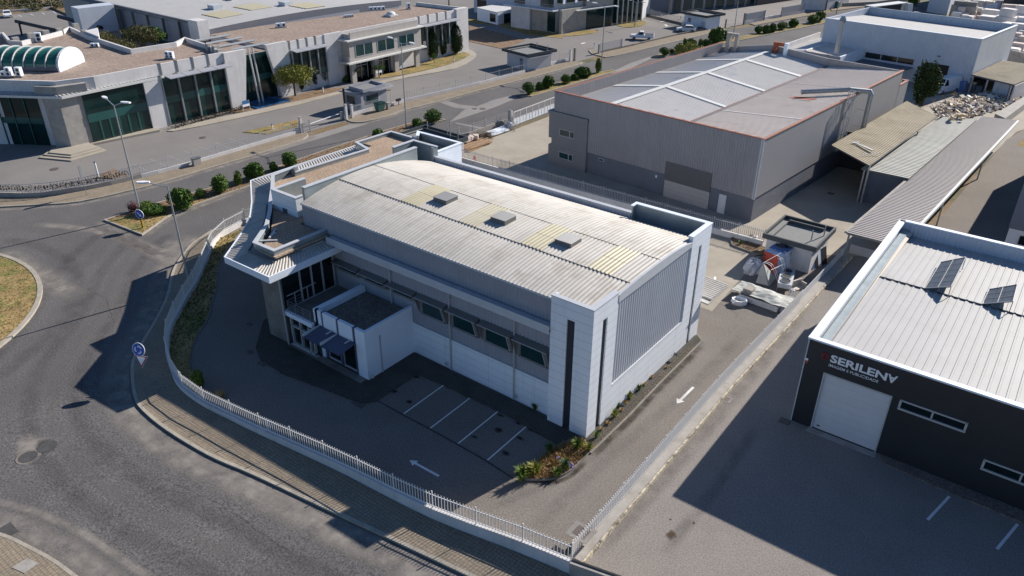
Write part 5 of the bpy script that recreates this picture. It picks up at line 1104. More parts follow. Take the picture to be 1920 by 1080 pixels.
# second wing
w2 = [(XF,40.8),(XF,86.5),(-97.6,85.5),(-98.0,80),(-99.6,72),(-101.4,60),(-102.9,50),(-102.9,40.8)]
part('wing_wall', 'whitewall', Q, lambda b: b.prism(w2, 0, 7.5)); part('gravel_roof', 'gravelfar', Q, lambda b: b.prism(w2, 7.5, 7.65))
part('roof_parapet', 'whitewall', Q, lambda b: b.strip([(XF,40.8),(XF,86.5),(-97.6,85.5)], 6.9, 8.3, .35))
part('white_slab', 'whitewall', Q, lambda b: b.slab([(XF+.3,40.6,0),(XF+.3,43.2,0),(XF+.3,42.8,8.5),(XF+.3,38.8,8.5)],(-.6,0,0)))
bays(43.3, 50.2, 4, 2.3, 6.7, (2.4,3.3))
part('white_slab', 'whitewall', Q, lambda b: b.box(XF-.2,XF+.3,50.3,54,0,8.4))
for k in range(4):
    y = 43.3+1.75*k; part('sunshade', 'cladgray', Q, lambda b: b.slab([(XF+.4,y,7.0),(XF+.4,y+1.7,7.0),(XF+1.7,y+1.7,6.85),(XF+1.7,y,6.85)],(0,0,-.1))); part('parapet_slot', 'framedark', Q, lambda b: b.box(XF-.2,XF+.23,y-.15,y+.1,7.1,8.4))
bays(72.5, 83.0, 5, 2.3, 6.6, (2.4,3.4)); 
for k in range(4):
    y = 73+2.5*k; part('sunshade', 'cladgray', Q, lambda b: b.slab([(XF+.4,y,6.9),(XF+.4,y+2.4,6.9),(XF+1.8,y+2.4,6.75),(XF+1.8,y,6.75)],(0,0,-.1))); part('parapet_slot', 'framedark', Q, lambda b: b.box(XF-.2,XF+.23,y-.15,y+.1,7.0,8.4))
part('white_pier', 'whitewall', Q, lambda b: b.box(XF-.6,XF+.5,83.2,86.6,0,8.45))
# cream stone block with three windows
XS = -82.6
part('stone_block', 'stoneclad', Q, lambda b: (b.box(XF,XS,53.6,71.0,3.55,7.1), b.box(XF,XS-.1,53.8,70.8,0,0)))
part('stone_parapet', 'stoneclad', Q, lambda b: (b.box(XS-.5,XS-.2,54.2,70.5,7.2,8.35), b.box(XF,XS-.5,54.2,54.5,7.2,8.0)))
part('cornice', 'stripwhite', Q, lambda b: b.box(XF,XS+.45,53.0,71.6,7.05,7.22)); part('floor_slab', 'stripwhite', Q, lambda b: b.box(XF,XS+.6,52.8,71.8,3.35,3.6)); part('gravel_roof', 'gravelfar', Q, lambda b: b.box(XF+.1,XS-.5,54.5,70.4,7.22,7.3))
for y in (54.3,59.6,64.5,69.9): part('stone_pillar', 'stoneclad', Q, lambda b: b.box(XS-.6,XS-.05,y-.5,y+.5,0,3.35))
part('ground_floor_glass', 'glass', Q, lambda b: b.box(XF+.1,XF+1.0,54.6,64,0,3.3)); part('ground_floor_wall', 'whitewall', Q, lambda b: b.box(XF,XF+.8,64.5,71,0,3.3))
for (y0,y1) in ((54.9,58.9),(60.0,64.1),(65.2,69.2)):
    w_ = part('window', 'frame', Q, lambda b: (b.box(XS,XS+.06,y0,y1,4.25,4.35), b.box(XS,XS+.06,y0,y1,6.2,6.3), b.box(XS,XS+.06,y0,y0+.08,4.35,6.2), b.box(XS,XS+.06,y1-.08,y1,4.35,6.2), b.box(XS,XS+.06,(y0+y1)/2-.06,(y0+y1)/2+.06,4.35,6.2))); part('pane', 'glassdim', w_, lambda b: b.box(XS,XS+.03,y0+.08,y1-.08,4.35,6.2))
for (y0,y1) in ((55.4,58.6),(60.4,63.8)): w_ = part('door_frame', 'frame', Q, lambda b: (b.box(XF+1.0,XF+1.1,y0,y1,2.3,2.4), b.box(XF+1.0,XF+1.1,y0,y0+.1,0,3.1), b.box(XF+1.0,XF+1.1,y1-.1,y1,0,3.1), b.box(XF+1.0,XF+1.1,(y0+y1)/2,(y0+y1)/2+.1,0,3.1)))
part('balcony_rail', 'railgray', Q, lambda b: [b.box(XF,XS+.5,52.9,52.95,z,z+.04) for z in (3.9,4.2,4.5)]+[b.box(XS+.45,XS+.5,52.9,53.6,z,z+.08) for z in (3.8,4.0,4.2,4.4)]+[b.box(XS+.45,XS+.5,71.0,71.7,z,z+.08) for z in (3.8,4.0,4.2,4.4)])
# big vaulted hall behind
def gx(px, py, z): p = G(px,py,z); return (p.x,p.y)
part('hall_wall', 'cladgray', Q, lambda b: b.prism([(-103,41),(-103.2,86),(-168,92),(-168,46)], 0, 7.6))
HV = [(-103.0+0.0*y_, 40.8+45.2*i_/24, 8.9+2.3*(1-((i_/24-.5)*2)**2)) for i_, y_ in [(i, i) for i in range(25)]]
part('hall_roof', 'roofwhite', Q, lambda b: b.corrf(lambda a, c, h: Vector((-168.0+64.8*a, 40.6+46*c, 8.0+.85*(1-((c-.42)/.58)**2)+.012*(1-a)*64.8+.05*h)), 70, 16))
def gfill(b):
    P = [(-103.15,40.6+46*i/24,8.0+.8*(1-((i/24-.42)/.58)**2)) for i in range(25)]
    b.slab([(-103.15,40.6,7.0)]+P+[(-103.15,86.6,7.0)],(-.3,0,0))
part('hall_gable', 'plinthB', Q, gfill)
part('hall_end_wall', 'cladgray', Q, lambda b: (b.slab([(-103.2,40.4,0),(-150,42,0),(-150,42,9.3),(-103.2,40.4,9.3)],(0,.3,0)), b.slab([(-103.2,40.3,8.9),(-150,41.9,8.9),(-150,41.2,9.5),(-103.2,39.6,9.5)],(0,.1,0))))
for k in range(8): part('fin', 'framedark', Q, lambda b: b.box(-106.2-k*5.2,-106-k*5.2,40.0,40.5,5.2,8.9))
part('end_pier', 'cladblue', Q, lambda b: b.prism([(-137,34),(-133.5,33.6),(-133,40.2),(-136.5,41)], 0, 9.6)); part('corner_pier', 'whitewall', Q, lambda b: b.box(-104.8,-102,38.2,40.2,7,10.2))
part('band_windows', 'glassgreen', Q, lambda b: b.box(-134,-108,40.2,40.4,2.6,4.9))
for (x,y) in ((-118,52),(-124,60),(-111,63)): part('roof_vent', 'trim', Q, lambda b: b.box(x-1,x+1,y-1,y+1,8.6,9.7))
for (x,y) in ((-112,50),(-114,58),(-108,66)): part('translucent_sheet', 'roofyellow', Q, lambda b: b.corrf(lambda a, c, h: Vector((x-3+6*a, y-3+5*c, 8.1+.85*(1-(((y-3+5*c-40.6)/46-.42)/.58)**2)+.012*(-103.2-x+3-6*a)+.05*h)), 8, 3))
# rear flat roof with dark beams, car port
part('rear_roof', 'gravelfar', Q, lambda b: b.prism([(-124,31),(-105,30),(-107,38),(-140,40),(-138,36)], 4.6, 4.9)); part('dark_beam', 'black', Q, lambda b: (b.tube(G(30,40,6), G(105,57,6), .35,.35,6), b.tube(G(110,31,6), G(190,52,6), .4,.4,6))); part('dark_post', 'black', Q, lambda b: b.tube(G(41,65,0), G(36,44,6), .2,.2,6))
part('rear_white_wall', 'whitewall', Q, lambda b: b.prism([g2(160,66,8.2),g2(187,77,8.2),g2(185,60,8.2)], 6, 8.9))
# barrel skylight
sk0 = G(109,134,8.0); sk1 = G(156,114,8.0); ax = (Vector((-103.11,7.84,0))-Vector((-96.53,12.4,0))).normalized(); ax = Vector(((A0[1][0]-A0[2][0]),(A0[1][1]-A0[2][1]),0)).normalized()
sk = T('barrel_skylight', 'green glazed barrel skylight on the gravel roof', 'skylight', sk0)
cr = (sk1-sk0); rad = cr.length/2; mid = (sk0+sk1)/2; u_ = cr.normalized()
def arc(c, r, z0=0, n=14, k=.62): return [c+u_*(-r*math.cos(math.pi*i/n))+Vector((0,0,z0+r*k*math.sin(math.pi*i/n))) for i in range(n+1)]
def barrel(b):
    A = arc(mid, rad*.97, .45); Bk = arc(mid+ax*22, rad*.97, .45); n = len(A)
    b.add(A+Bk, [(i,i+1,n+i+1,n+i) for i in range(n-1)])
mb = MB(); barrel(mb); mb.build('glazing', M['greenroof'], sk)
mb = MB(); mb.slab([sk0,sk1,sk1+ax*22,sk0+ax*22],(0,0,.5)); mb.build('kerb_wall', M['plinthB'], sk)
mb = MB(); mb.slab([sk0-Vector((0,0,.1))]+arc(mid,rad,.5)+[sk1-Vector((0,0,.1))], -ax*.25); mb.build('end_wall', M['white'], sk)
for k in range(14):
    mb = MB(); P = arc(mid+ax*(.05+1.6*k), rad*.99, .47); mb.tubes(P, .11, 5); mb.build('rib', M['frame'], sk)
# pool with small signs
mb = MB(); mb.prism(pts(.05,(456,198),(500,181),(537,186),(545,190),(480,205)), 0, .12); struct(mb.build('pool_water', M['pool']))
mb = MB(); mb.strip(pts(.1,(460,197),(500,182),(543,189),(482,204)), 0, .25, .12, True); tag(mb.build('pool_rim', M['cyanblue']), 'blue rim of the small pool beside the white slab wall', 'pool rim')
def board(px, py, label, w=1.2, h=.9, z=.7):
    q = G(px,py); t = T('notice_board', label, 'sign', q)
    mb = MB(); mb.box(q.x-.03,q.x+.03,q.y-w/2,q.y+w/2,z,z+h); mb.build('panel', M['cyanblue'], t); mb = MB(); mb.box(q.x-.04,q.x+.05,q.y-w/2,q.y+w/2,z,z+h*.4); mb.build('lower_panel', M['signwhite'], t)
    for s_ in (-1,1): mb = MB(); mb.box(q.x-.03,q.x+.03,q.y+s_*w/2-.03,q.y+s_*w/2+.03,0,z+h); mb.build('leg', M['railwhite'], t)
board(463,208,'small blue and white board on legs beside the pool'); board(711,144,'small blue-topped board on legs before the cream stone block', 1.4)
# air conditioners on the roofs
def ac(px, py, z, label, n=1, fans=1, rz=0, sc=1, grp=None):
    sc *= .72; q = G(px,py,z); t = T('air_conditioner', label, 'air conditioner', q, rz, grp); I = WM[t.name]
    for k in range(n):
        mb = MB(); x0 = k*1.15*sc; mb.box(x0,x0+.95*sc,-.35*sc,.35*sc,.12,.12+(.8 if fans == 1 else 1.4)*sc); mb.build('casing', M['white'], t, local=True)
        mb = MB()
        for f_ in range(fans): mb.tube((x0+.5*sc,-.35*sc,.5*sc+.62*sc*f_),(x0+.5*sc,-.38*sc,.5*sc+.62*sc*f_),.27*sc,.27*sc,12)
        mb.build('fan_grille', M['black'], t, local=True)
    mb = MB(); mb.box(-.1,n*1.15*sc,-.45*sc,.45*sc,0,.12); mb.build('base', M['concB'], t, local=True)
ac(68,79,7.95,'tall white air conditioner standing alone on the gravel roof near the rear parapet',1,2,R(60),1.3); ac(171,88,7.95,'small pair of air conditioners on a grey slab near the courtyard parapet',2,1,R(40),.8)
ac(312,109,7.95,'cluster of air conditioners on the gravel roof above the glazed bays',2,2,R(20),.9); ac(14,143,7.95,'left twin-fan air conditioner below the barrel skylight',1,2,R(30),1.1); ac(33,143,7.95,'right twin-fan air conditioner below the barrel skylight',1,2,R(30),1.1); ac(4,143,7.95,'small single air conditioner at the left picture edge',1,1,R(30),1)
ac(518,52,7.7,'pair of air conditioners at the left end of the second gravel roof',2,1,R(70),1.1); ac(645,33,7.7,'row of four small air conditioners in the middle of the second gravel roof',4,1,R(75),.6); ac(692,20,7.7,'dense row of air conditioners beside the roof dome',4,1,R(60),1.0); ac(763,17,7.7,'lone boxy air conditioner at the far end of the second gravel roof',1,2,R(60),1)
q = G(733,30,7.7); t = T('roof_dome', 'small white dome light on the second gravel roof', 'roof light', q); mb = MB(); mb.ell(q+Vector((0,0,.3)),.9,.9,.6,12,8); mb.build('dome', M['stripwhite'], t); mb = MB(); mb.box(q.x-1,q.x+1,q.y-1,q.y+1,q.z,q.z+.3); mb.build('kerb', M['whitewall'], t)
# ================================================================ FAR BUILDINGS (top of the picture)
t = T('office_building', 'pale office building with glass curtain wall and concrete slab wall, top centre', 'building', (-80,113,0))
cc = [Vector(g2(*p_)) for p_ in ((1053,64),(1150,48),(1199,40))]
def pt(name, m, fn, par=None): mb = MB(); fn(mb); return mb.build(name, M[m], par or t)
back = [Vector((-95,112)),Vector((-95,150)),Vector((-76,152))]
d0 = (cc[1]-cc[0]).normalized()
pt('core_wall', 'whitewall', lambda b: b.prism([(-82,113.5),(-78.5,130),(-75.4,141),(-78,152),(-96,150),(-93,113.5)], 0, 11))
pt('concrete_wall', 'concrete', lambda b: b.prism([(-80.05,113.3),(-79.2,122.0),(-79.9,122.1),(-80.8,113.4)], 0, 5.1)); pt('glass_front', 'glassgreen', lambda b: b.prism([(-79.4,122),(-77.2,130),(-77.9,130.2),(-80.1,122)], 0, 4.6))
pt('concrete_band', 'concrete', lambda b: b.prism([(-79.2,122),(-77.0,130),(-77.9,130.2),(-80.1,122)], 4.6, 6.2)); pt('entrance_canopy', 'stripwhite', lambda b: b.prism([(-78.9,118),(-76.0,130),(-78,130.2),(-80.0,118)], 4.4, 4.6))
pt('upper_windows', 'glassgreen', lambda b: b.prism([(-80.9,114),(-77.6,130),(-78.6,130.2),(-81.9,114)], 6.4, 10.6)); pt('curtain_wall', 'glassgreen', lambda b: b.prism([(-76.5,131.0),(-74.5,139.3),(-75.5,139.6),(-77.5,131.2)], .3, 11.2))
for k in range(6): p_ = Vector((-76.4,131.2)).lerp(Vector((-74.4,139.4)), k/5); pt('mullion', 'frame', lambda b: b.box(p_.x-.08,p_.x+.18,p_.y-.1,p_.y+.1,0,11.4))
for k in range(5): p_ = Vector((-80.7,115)).lerp(Vector((-77.5,129.5)), k/4); pt('upper_pier', 'white', lambda b: b.box(p_.x-.1,p_.x+.15,p_.y-.5,p_.y+.5,6.2,11))
pt('left_block', 'whitewall', lambda b: b.box(-94,-88.6,112.8,113.5,0,5.0)); pt('balcony', 'cladlight', lambda b: b.box(-95,-81,111.2,113.6,4.9,5.2)); pt('balcony_rail', 'railgray', lambda b: [b.box(-95,-81,111.2,111.25,z,z+.05) for z in (5.5,5.9,6.3)]); pt('dark_recess', 'concB', lambda b: b.box(-88.5,-84,113.3,113.48,0,4.8)); [pt('window', 'glassgreen', lambda b: b.box(*w_)) for w_ in ((-93.5,-90.5,113.3,113.47,5.4,9.4),(-86,-82.5,113.3,113.47,5.4,9.4),(-83.9,-81.9,113.3,113.47,.2,4.6))]
t = T('site_cabin', 'white container cabin with pale roof beside the dry grass', 'cabin', G(933,47)); 
c0 = Vector(g2(933,47)); c1 = Vector(g2(895,38)); c2 = Vector(g2(976,39))
pt('wall', 'white', lambda b: b.prism([c0,c1,c1+(c2-c0),c2], 0, 2.8)); pt('roof', 'stripwhite', lambda b: b.prism([c0+(c0-c2)*.06,c1+(c0-c2)*.02,c1+(c2-c0),c2], 2.85, 3.0)); e_ = (c1-c0).normalized()
pt('window', 'glass', lambda b: b.wall(c0+e_*.9+Vector((.1,-.1)),c0+e_*3.0+Vector((.1,-.1)),.5,2.3,.1)); e2_ = (c2-c0).normalized(); pt('door', 'glass', lambda b: b.wall(c0+e2_*2.2+Vector((.1,-.08)),c0+e2_*4.4+Vector((.1,-.08)),.1,2.3,.1)); pt('white_door', 'doorwhite', lambda b: b.wall(c0+e2_*.5+Vector((.1,-.08)),c0+e2_*1.9+Vector((.1,-.08)),.1,2.2,.1))
t = T('storage_building', 'low grey building with dark eaves behind the white container cabin', 'building', (-112,125,0)); pt('wall', 'cladblue', lambda b: b.prism([(-114,123),(-97,126),(-99,142),(-116,140)], 0, 5.2)); pt('roof', 'roofblack', lambda b: b.prism([(-115,122.3),(-96.2,125.5),(-98.2,143),(-117,141)], 5.2, 5.5)); pt('window', 'glass', lambda b: b.prism([(-113,123.1),(-110.4,123.55),(-110.4,123.7),(-113,123.3)], 1.6, 3.2))
t = T('glazed_hall', 'long pale green glazed hall behind the far utility cabin', 'building', (-60,175,0))
f0 = Vector(g2(1222,20)); f1 = Vector(g2(1400,14)); fd = (f1-f0).normalized(); fn = Vector((-fd.y,fd.x))
f0 = Vector(g2(1240,26)); f1 = Vector(g2(1420,8)); fd = (f1-f0).normalized(); fn = Vector((-fd.y,fd.x))
pt('wall', 'plinthB', lambda b: b.prism([f0-fd*14,f1,f1+fn*22,f0+fn*22-fd*14], 0, 7.5)); pt('glazing', 'glassdim', lambda b: b.prism([f0+fd*4-fn*.2,f1-fn*.2,f1,f0+fd*4], .3, 6.5))
for k in range(9): p_ = f0.lerp(f1,.08+k/9.0); pt('pier', 'concrete', lambda b: b.box(p_.x-.4,p_.x+.4,p_.y-.5,p_.y+.2,0,7.2))
t = T('dark_building', 'dark-fronted building beyond the pale concrete yard, top', 'building', (-50,195,0)); h0 = Vector(g2(1418,10)); h1 = Vector(g2(1500,-2)); pt('wall', 'plinthB', lambda b: b.prism([h0,h1,h1+Vector((-20,30)),h0+Vector((-20,30))], 0, 8)); pt('dark_front', 'darkpanel', lambda b: b.wall(h0-Vector((0,.3)),h1-Vector((0,.3)),.2,7,.2))
mb = MB(); mb.sheet(pts(0,(1372,44),(1405,44),(1440,36),(1508,25),(1560,16),(1700,0),(1560,-6),(1430,10),(1240,28),(1320,50)), .004); struct(mb.build('concrete_yard', M['worn']))
t = T('gate_building', 'small white building with a blue tint beside the far gate', 'building', G(1500,17)); k0 = Vector(g2(1500,18)); k1 = Vector(g2(1546,19)); k2 = Vector(g2(1590,10)); pt('wall', 'whitewall', lambda b: b.prism([k0,k1,k2,k0+(k2-k1)], 0, 4.5)); pt('roof', 'trimdark', lambda b: b.prism([k0-Vector((.3,.3)),k1+Vector((.3,-.3)),k2+Vector((.3,.3)),k0+(k2-k1)+Vector((-.3,.3))], 4.5, 4.8))
t = T('stone_workshop', 'tall white-blue workshop beside the stone yard', 'building', G(1765,28)); k0 = Vector(g2(1737,22)); k1 = Vector(g2(1775,29)); k2 = Vector(g2(1795,4)); pt('wall', 'cladblue', lambda b: b.prism([k0,k1,k2,k0+(k2-k1)], 0, 9)); pt('small_window', 'glass', lambda b: b.wall(k0.lerp(k1,.4)-Vector((0,.1)),k0.lerp(k1,.5)-Vector((0,.1)),3.5,5,.1))
t = T('dark_shed', 'big dark wall of a shed in the top right corner', 'building', G(1890,24)); k0 = Vector(g2(1876,20)); k1 = Vector(g2(1990,36)); pt('wall', 'darkpanel', lambda b: b.prism([k0,k1,k1+Vector((6,20)),k0+Vector((6,20))], 0, 12)); pt('plinth', 'concB', lambda b: b.prism([k0-Vector((.1,.1)),k1-Vector((0,.1)),k1,k0], 0, .8))
t = T('boundary_wall', 'long grey wall running behind the brown-roofed shelter', 'wall', G(1900,125)); pt('wall', 'concB', lambda b: b.wall(g2(1884,114),g2(1990,140),0,2.2,.25))
t = T('boundary_wall', 'broad pale wall between the junk heap and the wasteland', 'wall', G(1880,235)); pt('wall', 'concrete', lambda b: b.prism(pts(1.2,(1866,213),(1925,178),(1925,192),(1885,222)), 0, 1.2))
# ================================================================ VEGETATION
def leaves(b, c, rx, ry, rz, n, s, rg, lobes=7, inner=.72, jit=.0, updir=False):
    """leaf clumps on a lumpy ellipsoid shell, gaps between the clumps"""
    c = Vector(c); L = [(Vector((rg.gauss(0,1),rg.gauss(0,1),rg.gauss(0,.8))).normalized(), rg.uniform(.7,1.25)) for _ in range(lobes)]
    for _ in range(n):
        d = Vector((rg.gauss(0,1),rg.gauss(0,1),rg.gauss(0,1))).normalized()
        k = max(L, key=lambda q: q[0].dot(d)+rg.uniform(-.15,.15)); r = k[1]*(.8+.2*k[0].dot(d))*rg.uniform(inner,1.03)*(1.12 if rg.random() < .04 else 1)
        p = c+Vector((d.x*rx*r, d.y*ry*r, d.z*rz*r)); a = Vector((rg.gauss(0,1),rg.gauss(0,1),rg.gauss(0,1))).normalized()
        a = (a+d*.6).normalized(); t = a.orthogonal().normalized(); u = a.cross(t); w_ = s*rg.uniform(.6,1.3)
        b.add([p-t*w_*.5, p+u*w_*.35, p+t*w_*.5, p-u*w_*.35+a*w_*.25], [(0,1,2,3)])
def bush_mesh(seed, m='leaf', n=1900, s=.2):
    rg = random.Random(seed); b = MB(); leaves(b, (0,0,.95), 1, 1, .98, n, s, rg, 9); b.ell((0,0,.92), .62, .62, .66, 12, 8, .1, rg)
    me_o = b.build('foliage', M[m]); me = me_o.data; bpy.data.objects.remove(me_o); return me
def stem_mesh(h=.5, r=.07):
    b = MB(); b.tube((0,0,-.1),(0,0,h),r,r*.7,6); o = b.build('stem', M['bark']); me = o.data; bpy.data.objects.remove(o); return me
BM = [bush_mesh(i, n=1700+150*i, s=.17+.02*i) for i in range(6)]; BB = [bush_mesh(20+i,'leafbright') for i in range(2)]; SM = stem_mesh()
def bush(px, py, r, h, label, m=None, grp='round clipped bushes of the central reservation', name='bush', cat='bush', pos=None, z=.12):
    q = pos or G(px,py,z); t = T(name, label, cat, (q[0],q[1],z), random.Random(px*7+py).uniform(0,6), grp)
    if m is None: m = BM[(px*3+py) % 6]
    o = bpy.data.objects.new('foliage', m); COL.objects.link(o); o.parent = t; rv = random.Random(px*13+py); o.scale = (r*rv.uniform(.88,1.15),r*rv.uniform(.88,1.15),h/1.95*rv.uniform(.92,1.1)); o.rotation_euler = (rv.uniform(-.12,.12),rv.uniform(-.12,.12),0)
    o = bpy.data.objects.new('stem', SM); COL.objects.link(o); o.parent = t; o.scale = (1.2,1.2,.8); return t
# bushes: pixel of foot, radius (m), height (m)
for a in ((342,388,1.15,2.1,'big round bush between the blue arrow sign and a small clipped bush'),(377,370,.55,1.0,'small round bush between two big bushes of the central reservation'),
          (414,360,1.12,2.1,'big round bush just left of the spindly leafy shrub'),(480,334,.95,1.9,'big round bush right of the spindly leafy shrub'),(513,320,.52,1.0,'small clipped bush between two big ones behind the office corner'),
          (544,313,.98,2.0,'dark round bush against the road, rightmost of the row behind the office corner'),(711,258,.85,1.25,'round bush left of the tall double lamp post foot, behind the roof corner'),
          (781,237,.85,1.35,'round bush right beside the foot of the tall double lamp post'),(812,229,1.15,1.9,'big round bush at the end of the first central reservation'),
          (992,176,1.0,1.75,'big round bush at the near end of the second central reservation'),(1011,168,.75,1.3,'second bush from the near end of the second reservation'),
          (1029,164,1.0,1.8,'third bush from the near end of the second reservation'),(1060,156,.95,1.7,'bush left of the leaning sapling on the second reservation'),(1077,150,.6,1.1,'small bush in the second reservation beside a taller one'),(1093,145,1.2,1.9,'large bush left of the far double lamp post'),
          (1246,104,.95,1.6,'round bush at the near end of the third central reservation'),(1272,98,1.0,1.6,'round bush behind a brown one in the third reservation'),(1285,95,.6,.9,'small pale bush before the tall thin conifer'),(1297,89,1.05,1.6,'wide bush left of a young poplar-like shrub'),
          (1325,85,.8,1.3,'small bush near the grey parapet top in the third reservation'),(1343,79,1.4,2.7,'tall dark bush just above the grey parapet'),(1360,74,1.1,1.9,'bush between the tall dark bush and the lamp post'),
          (1420,62,.9,1.6,'clipped bush among the yellow-green tree tops'),(1435,62,.85,1.6,'left one of two touching clipped bushes'),(1447,60,.95,1.8,'right one of two touching clipped bushes'),(1466,55,1.15,1.8,'lone clipped bush on the far reservation'),(1487,50,1.15,1.6,'lone clipped bush at the far end of the dry grass strip'),
          (1524,43,1.4,2.0,'wide clipped bush left of the far white warehouse roof'),(1536,40,1.1,2.2,'bush touching the corner of the far white warehouse'),(1711,10,1.6,2.6,'round bush right of the parked truck at the top edge')):
    bush(*a)
bush(292,400,1.25,1.05,'low spreading dark juniper bush behind the blue arrow sign',BM[1],None); bush(278,398,.9,1.1,'bright leafy bush with a palm-like shoot beside the blue arrow sign',BB[0],None)
mp = bush_mesh(9,'purple',900,.16); bush(252,396,.75,1.0,'dark purple-leaved bush left of the blue arrow sign',mp,None)
bush(448,346,.55,1.7,'spindly upright leafy shrub among the round bushes',BB[1],None); bush(1120,136,.6,2.4,'leaning sapling beside the far double lamp post',BB[0],None); bush(1284,90,.4,2.0,'thin pointed conifer of the third reservation',BM[0],None,'conifer','conifer')
mp2 = bush_mesh(12,'hedge',900,.16); bush(1259,100,.7,1.1,'brown dried bush in the third reservation',mp2,None)
bush(1312,86,.5,1.5,'young upright shrub in the third reservation',BB[1],None); bush(1880,106,2.2,3.2,'large green shrub at the right edge by the white stone blocks',BM[2],None,'bush','bush',None,0); bush(1745,18,0.8,1.6,'dark bush beside the blue-white workshop',BM[3],None)
# hedge inside the grimy fence
rg = random.Random(5); hb = offset(smooth(pts(0,(-40,371),(0,371),(75,371),(175,356),(245,340)),3), 1.15)
t = T('hedge', 'thin brown clipped hedge behind the picket fence by the roundabout', 'hedge', (hb[0][0],hb[0][1],0)); mb = MB()
for q in resample([Vector(p) for p in hb], .45): leaves(mb, (q.x,q.y,.75), .4,.4,.33, 50, .16, rg, 4)
mb.build('foliage', M['hedge'], t); mb = MB()
for q in resample([Vector(p) for p in hb], 1.3): mb.tube((q.x,q.y,0),(q.x,q.y,.6),.04,.03,4)
mb.build('stems', M['bark'], t)
def tree(name, label, q, crown, trunk_h, trunk_r, mats='leaf', n=2500, s=.22, parts=6, seed=1, grp=None, cat='tree', lobes=7):
    """crown = (rx, ry, rz, z centre)"""
    rg = random.Random(seed); t = T(name, label, cat, q, 0, grp); rx, ry, rz, zc = crown; q = Vector(q)
    mb = MB(); top = q+Vector((rg.uniform(-.1,.1),rg.uniform(-.1,.1),trunk_h)); mb.tube(q, top, trunk_r, trunk_r*.7, 8)
    tips = []
    for k in range(parts):
        a = 6.283*k/parts+rg.uniform(-.3,.3); e = q+Vector((math.cos(a)*rx*.6, math.sin(a)*ry*.6, zc+rz*rg.uniform(-.35,.35))); m_ = top.lerp(e,.5)+Vector((0,0,.2)); mb.tube(top, m_, trunk_r*.6, trunk_r*.4, 6); mb.tube(m_, e, trunk_r*.4, trunk_r*.15, 5); tips.append(e)
    mb.build('trunk', M['bark'], t)
    mb = MB()
    for e in tips: leaves(mb, e, rx*.52, ry*.52, rz*.55, n//(parts+2), s, rg, 6, .6)
    leaves(mb, q+Vector((0,0,zc+rz*.15)), rx*.8, ry*.8, rz*.8, n//4, s, rg, lobes, .7)
    mb.build('crown', M[mats], t); return t
tree('round_tree', 'broad round yellow-green tree in front of the glass facade', G(554,180), (3.1,3.1,2.0,3.5), 2.0, .2, 'leafyellow', 6000, .26, 9, 3)
def cypress(px, py, h, r, label, seed, lean=0):
    rg = random.Random(seed); q = G(px,py); t = T('cypress_tree', label, 'cypress', q)
    mb = MB(); mb.tube(q,(q.x,q.y,h*.6),.12,.05,6); mb.build('trunk', M['bark'], t); mb = MB()
    for k in range(2600):
        z = rg.random(); prof = (math.sin(min(1,z*1.9+.25)*1.57))*(1-z)**.55*1.25 if z > .02 else .3
        a = rg.uniform(0,6.283); rr_ = r*prof*rg.uniform(.65,1.08)*(1+.18*math.sin(3*a+8*z)); p = Vector((q.x+rr_*math.cos(a), q.y+rr_*math.sin(a), .4+z*(h-.4)))
        s = .2*rg.uniform(.6,1.3); d = Vector((math.cos(a)*.5,math.sin(a)*.5,1)).normalized(); u = d.orthogonal().normalized(); v_ = d.cross(u); o_ = u*math.cos(k)+v_*math.sin(k)
        mb.add([p-o_*s*.3, p+o_*s*.3, p+d*s*1.4], [(0,1,2)])
    mb.ell((q.x,q.y,h*.36), r*.72, r*.72, h*.32, 10, 8, .08, rg); mb.build('crown', M['leafdark'], t)
cypress(566,172,5.0,.5,'thinnest cypress behind the broad round tree',1); cypress(588,165,5.2,.8,'cypress just right of the broad round tree',2); cypress(604,160,5.6,1.05,'thick dark cypress left of the cream stone block',3)
cypress(812,112,5.6,1.1,'left cypress before the right-hand glazed bays',4); cypress(829,106,5.8,1.0,'middle cypress before the right-hand glazed bays',5); cypress(856,101,5.6,1.35,'widest cypress beside the white end pier',6)
tree('small_tree', 'small topiary tree with twisted trunk before the cream stone block', G(668,154), (.75,.75,.6,2.0), 1.6, .09, 'leafolive', 700, .16, 4, 8); tree('small_tree', 'small potted tree behind the blue-topped board', G(711,146), (1.0,1.0,.6,1.8), 1.3, .1, 'leaf', 900, .16, 4, 9)
tree('small_tree', 'young tree on the dry lawn in front of the cypresses', G(814,119), (.55,.55,.7,1.4), .9, .06, 'leafbright', 500, .15, 3, 10); bush(746,128,.55,1.1,'dark clipped ball bush beside the arcade',BM[0],None,z=0); bush(648,153,.7,.9,'dark ball bush at the shaded corner of the stone block',BM[1],None,z=0); bush(632,148,.8,1.2,'spiky shrub by the shaded wall below the balcony',BM[3],None,z=0)
tree('conifer', 'dark bushy conifer between the grey warehouse and the white van', G(1728,198), (1.9,1.9,4.0,3.5), .6, .25, 'leafmid', 9000, .3, 9, 11, cat='conifer tree'); 
tree('leafy_tree', 'light green loose tree behind the grey warehouse parapet, left part', V(-41,97,0), (2.8,2.8,1.8,4.0), 2.0, .15, 'leafyellow', 2200, .3, 6, 12); tree('leafy_tree', 'light green loose tree beside the rusty frame behind the grey warehouse', V(-35.5,97,0), (2.6,2.6,1.5,3.8), 2.0, .15, 'leafbright', 1800, .3, 6, 13)
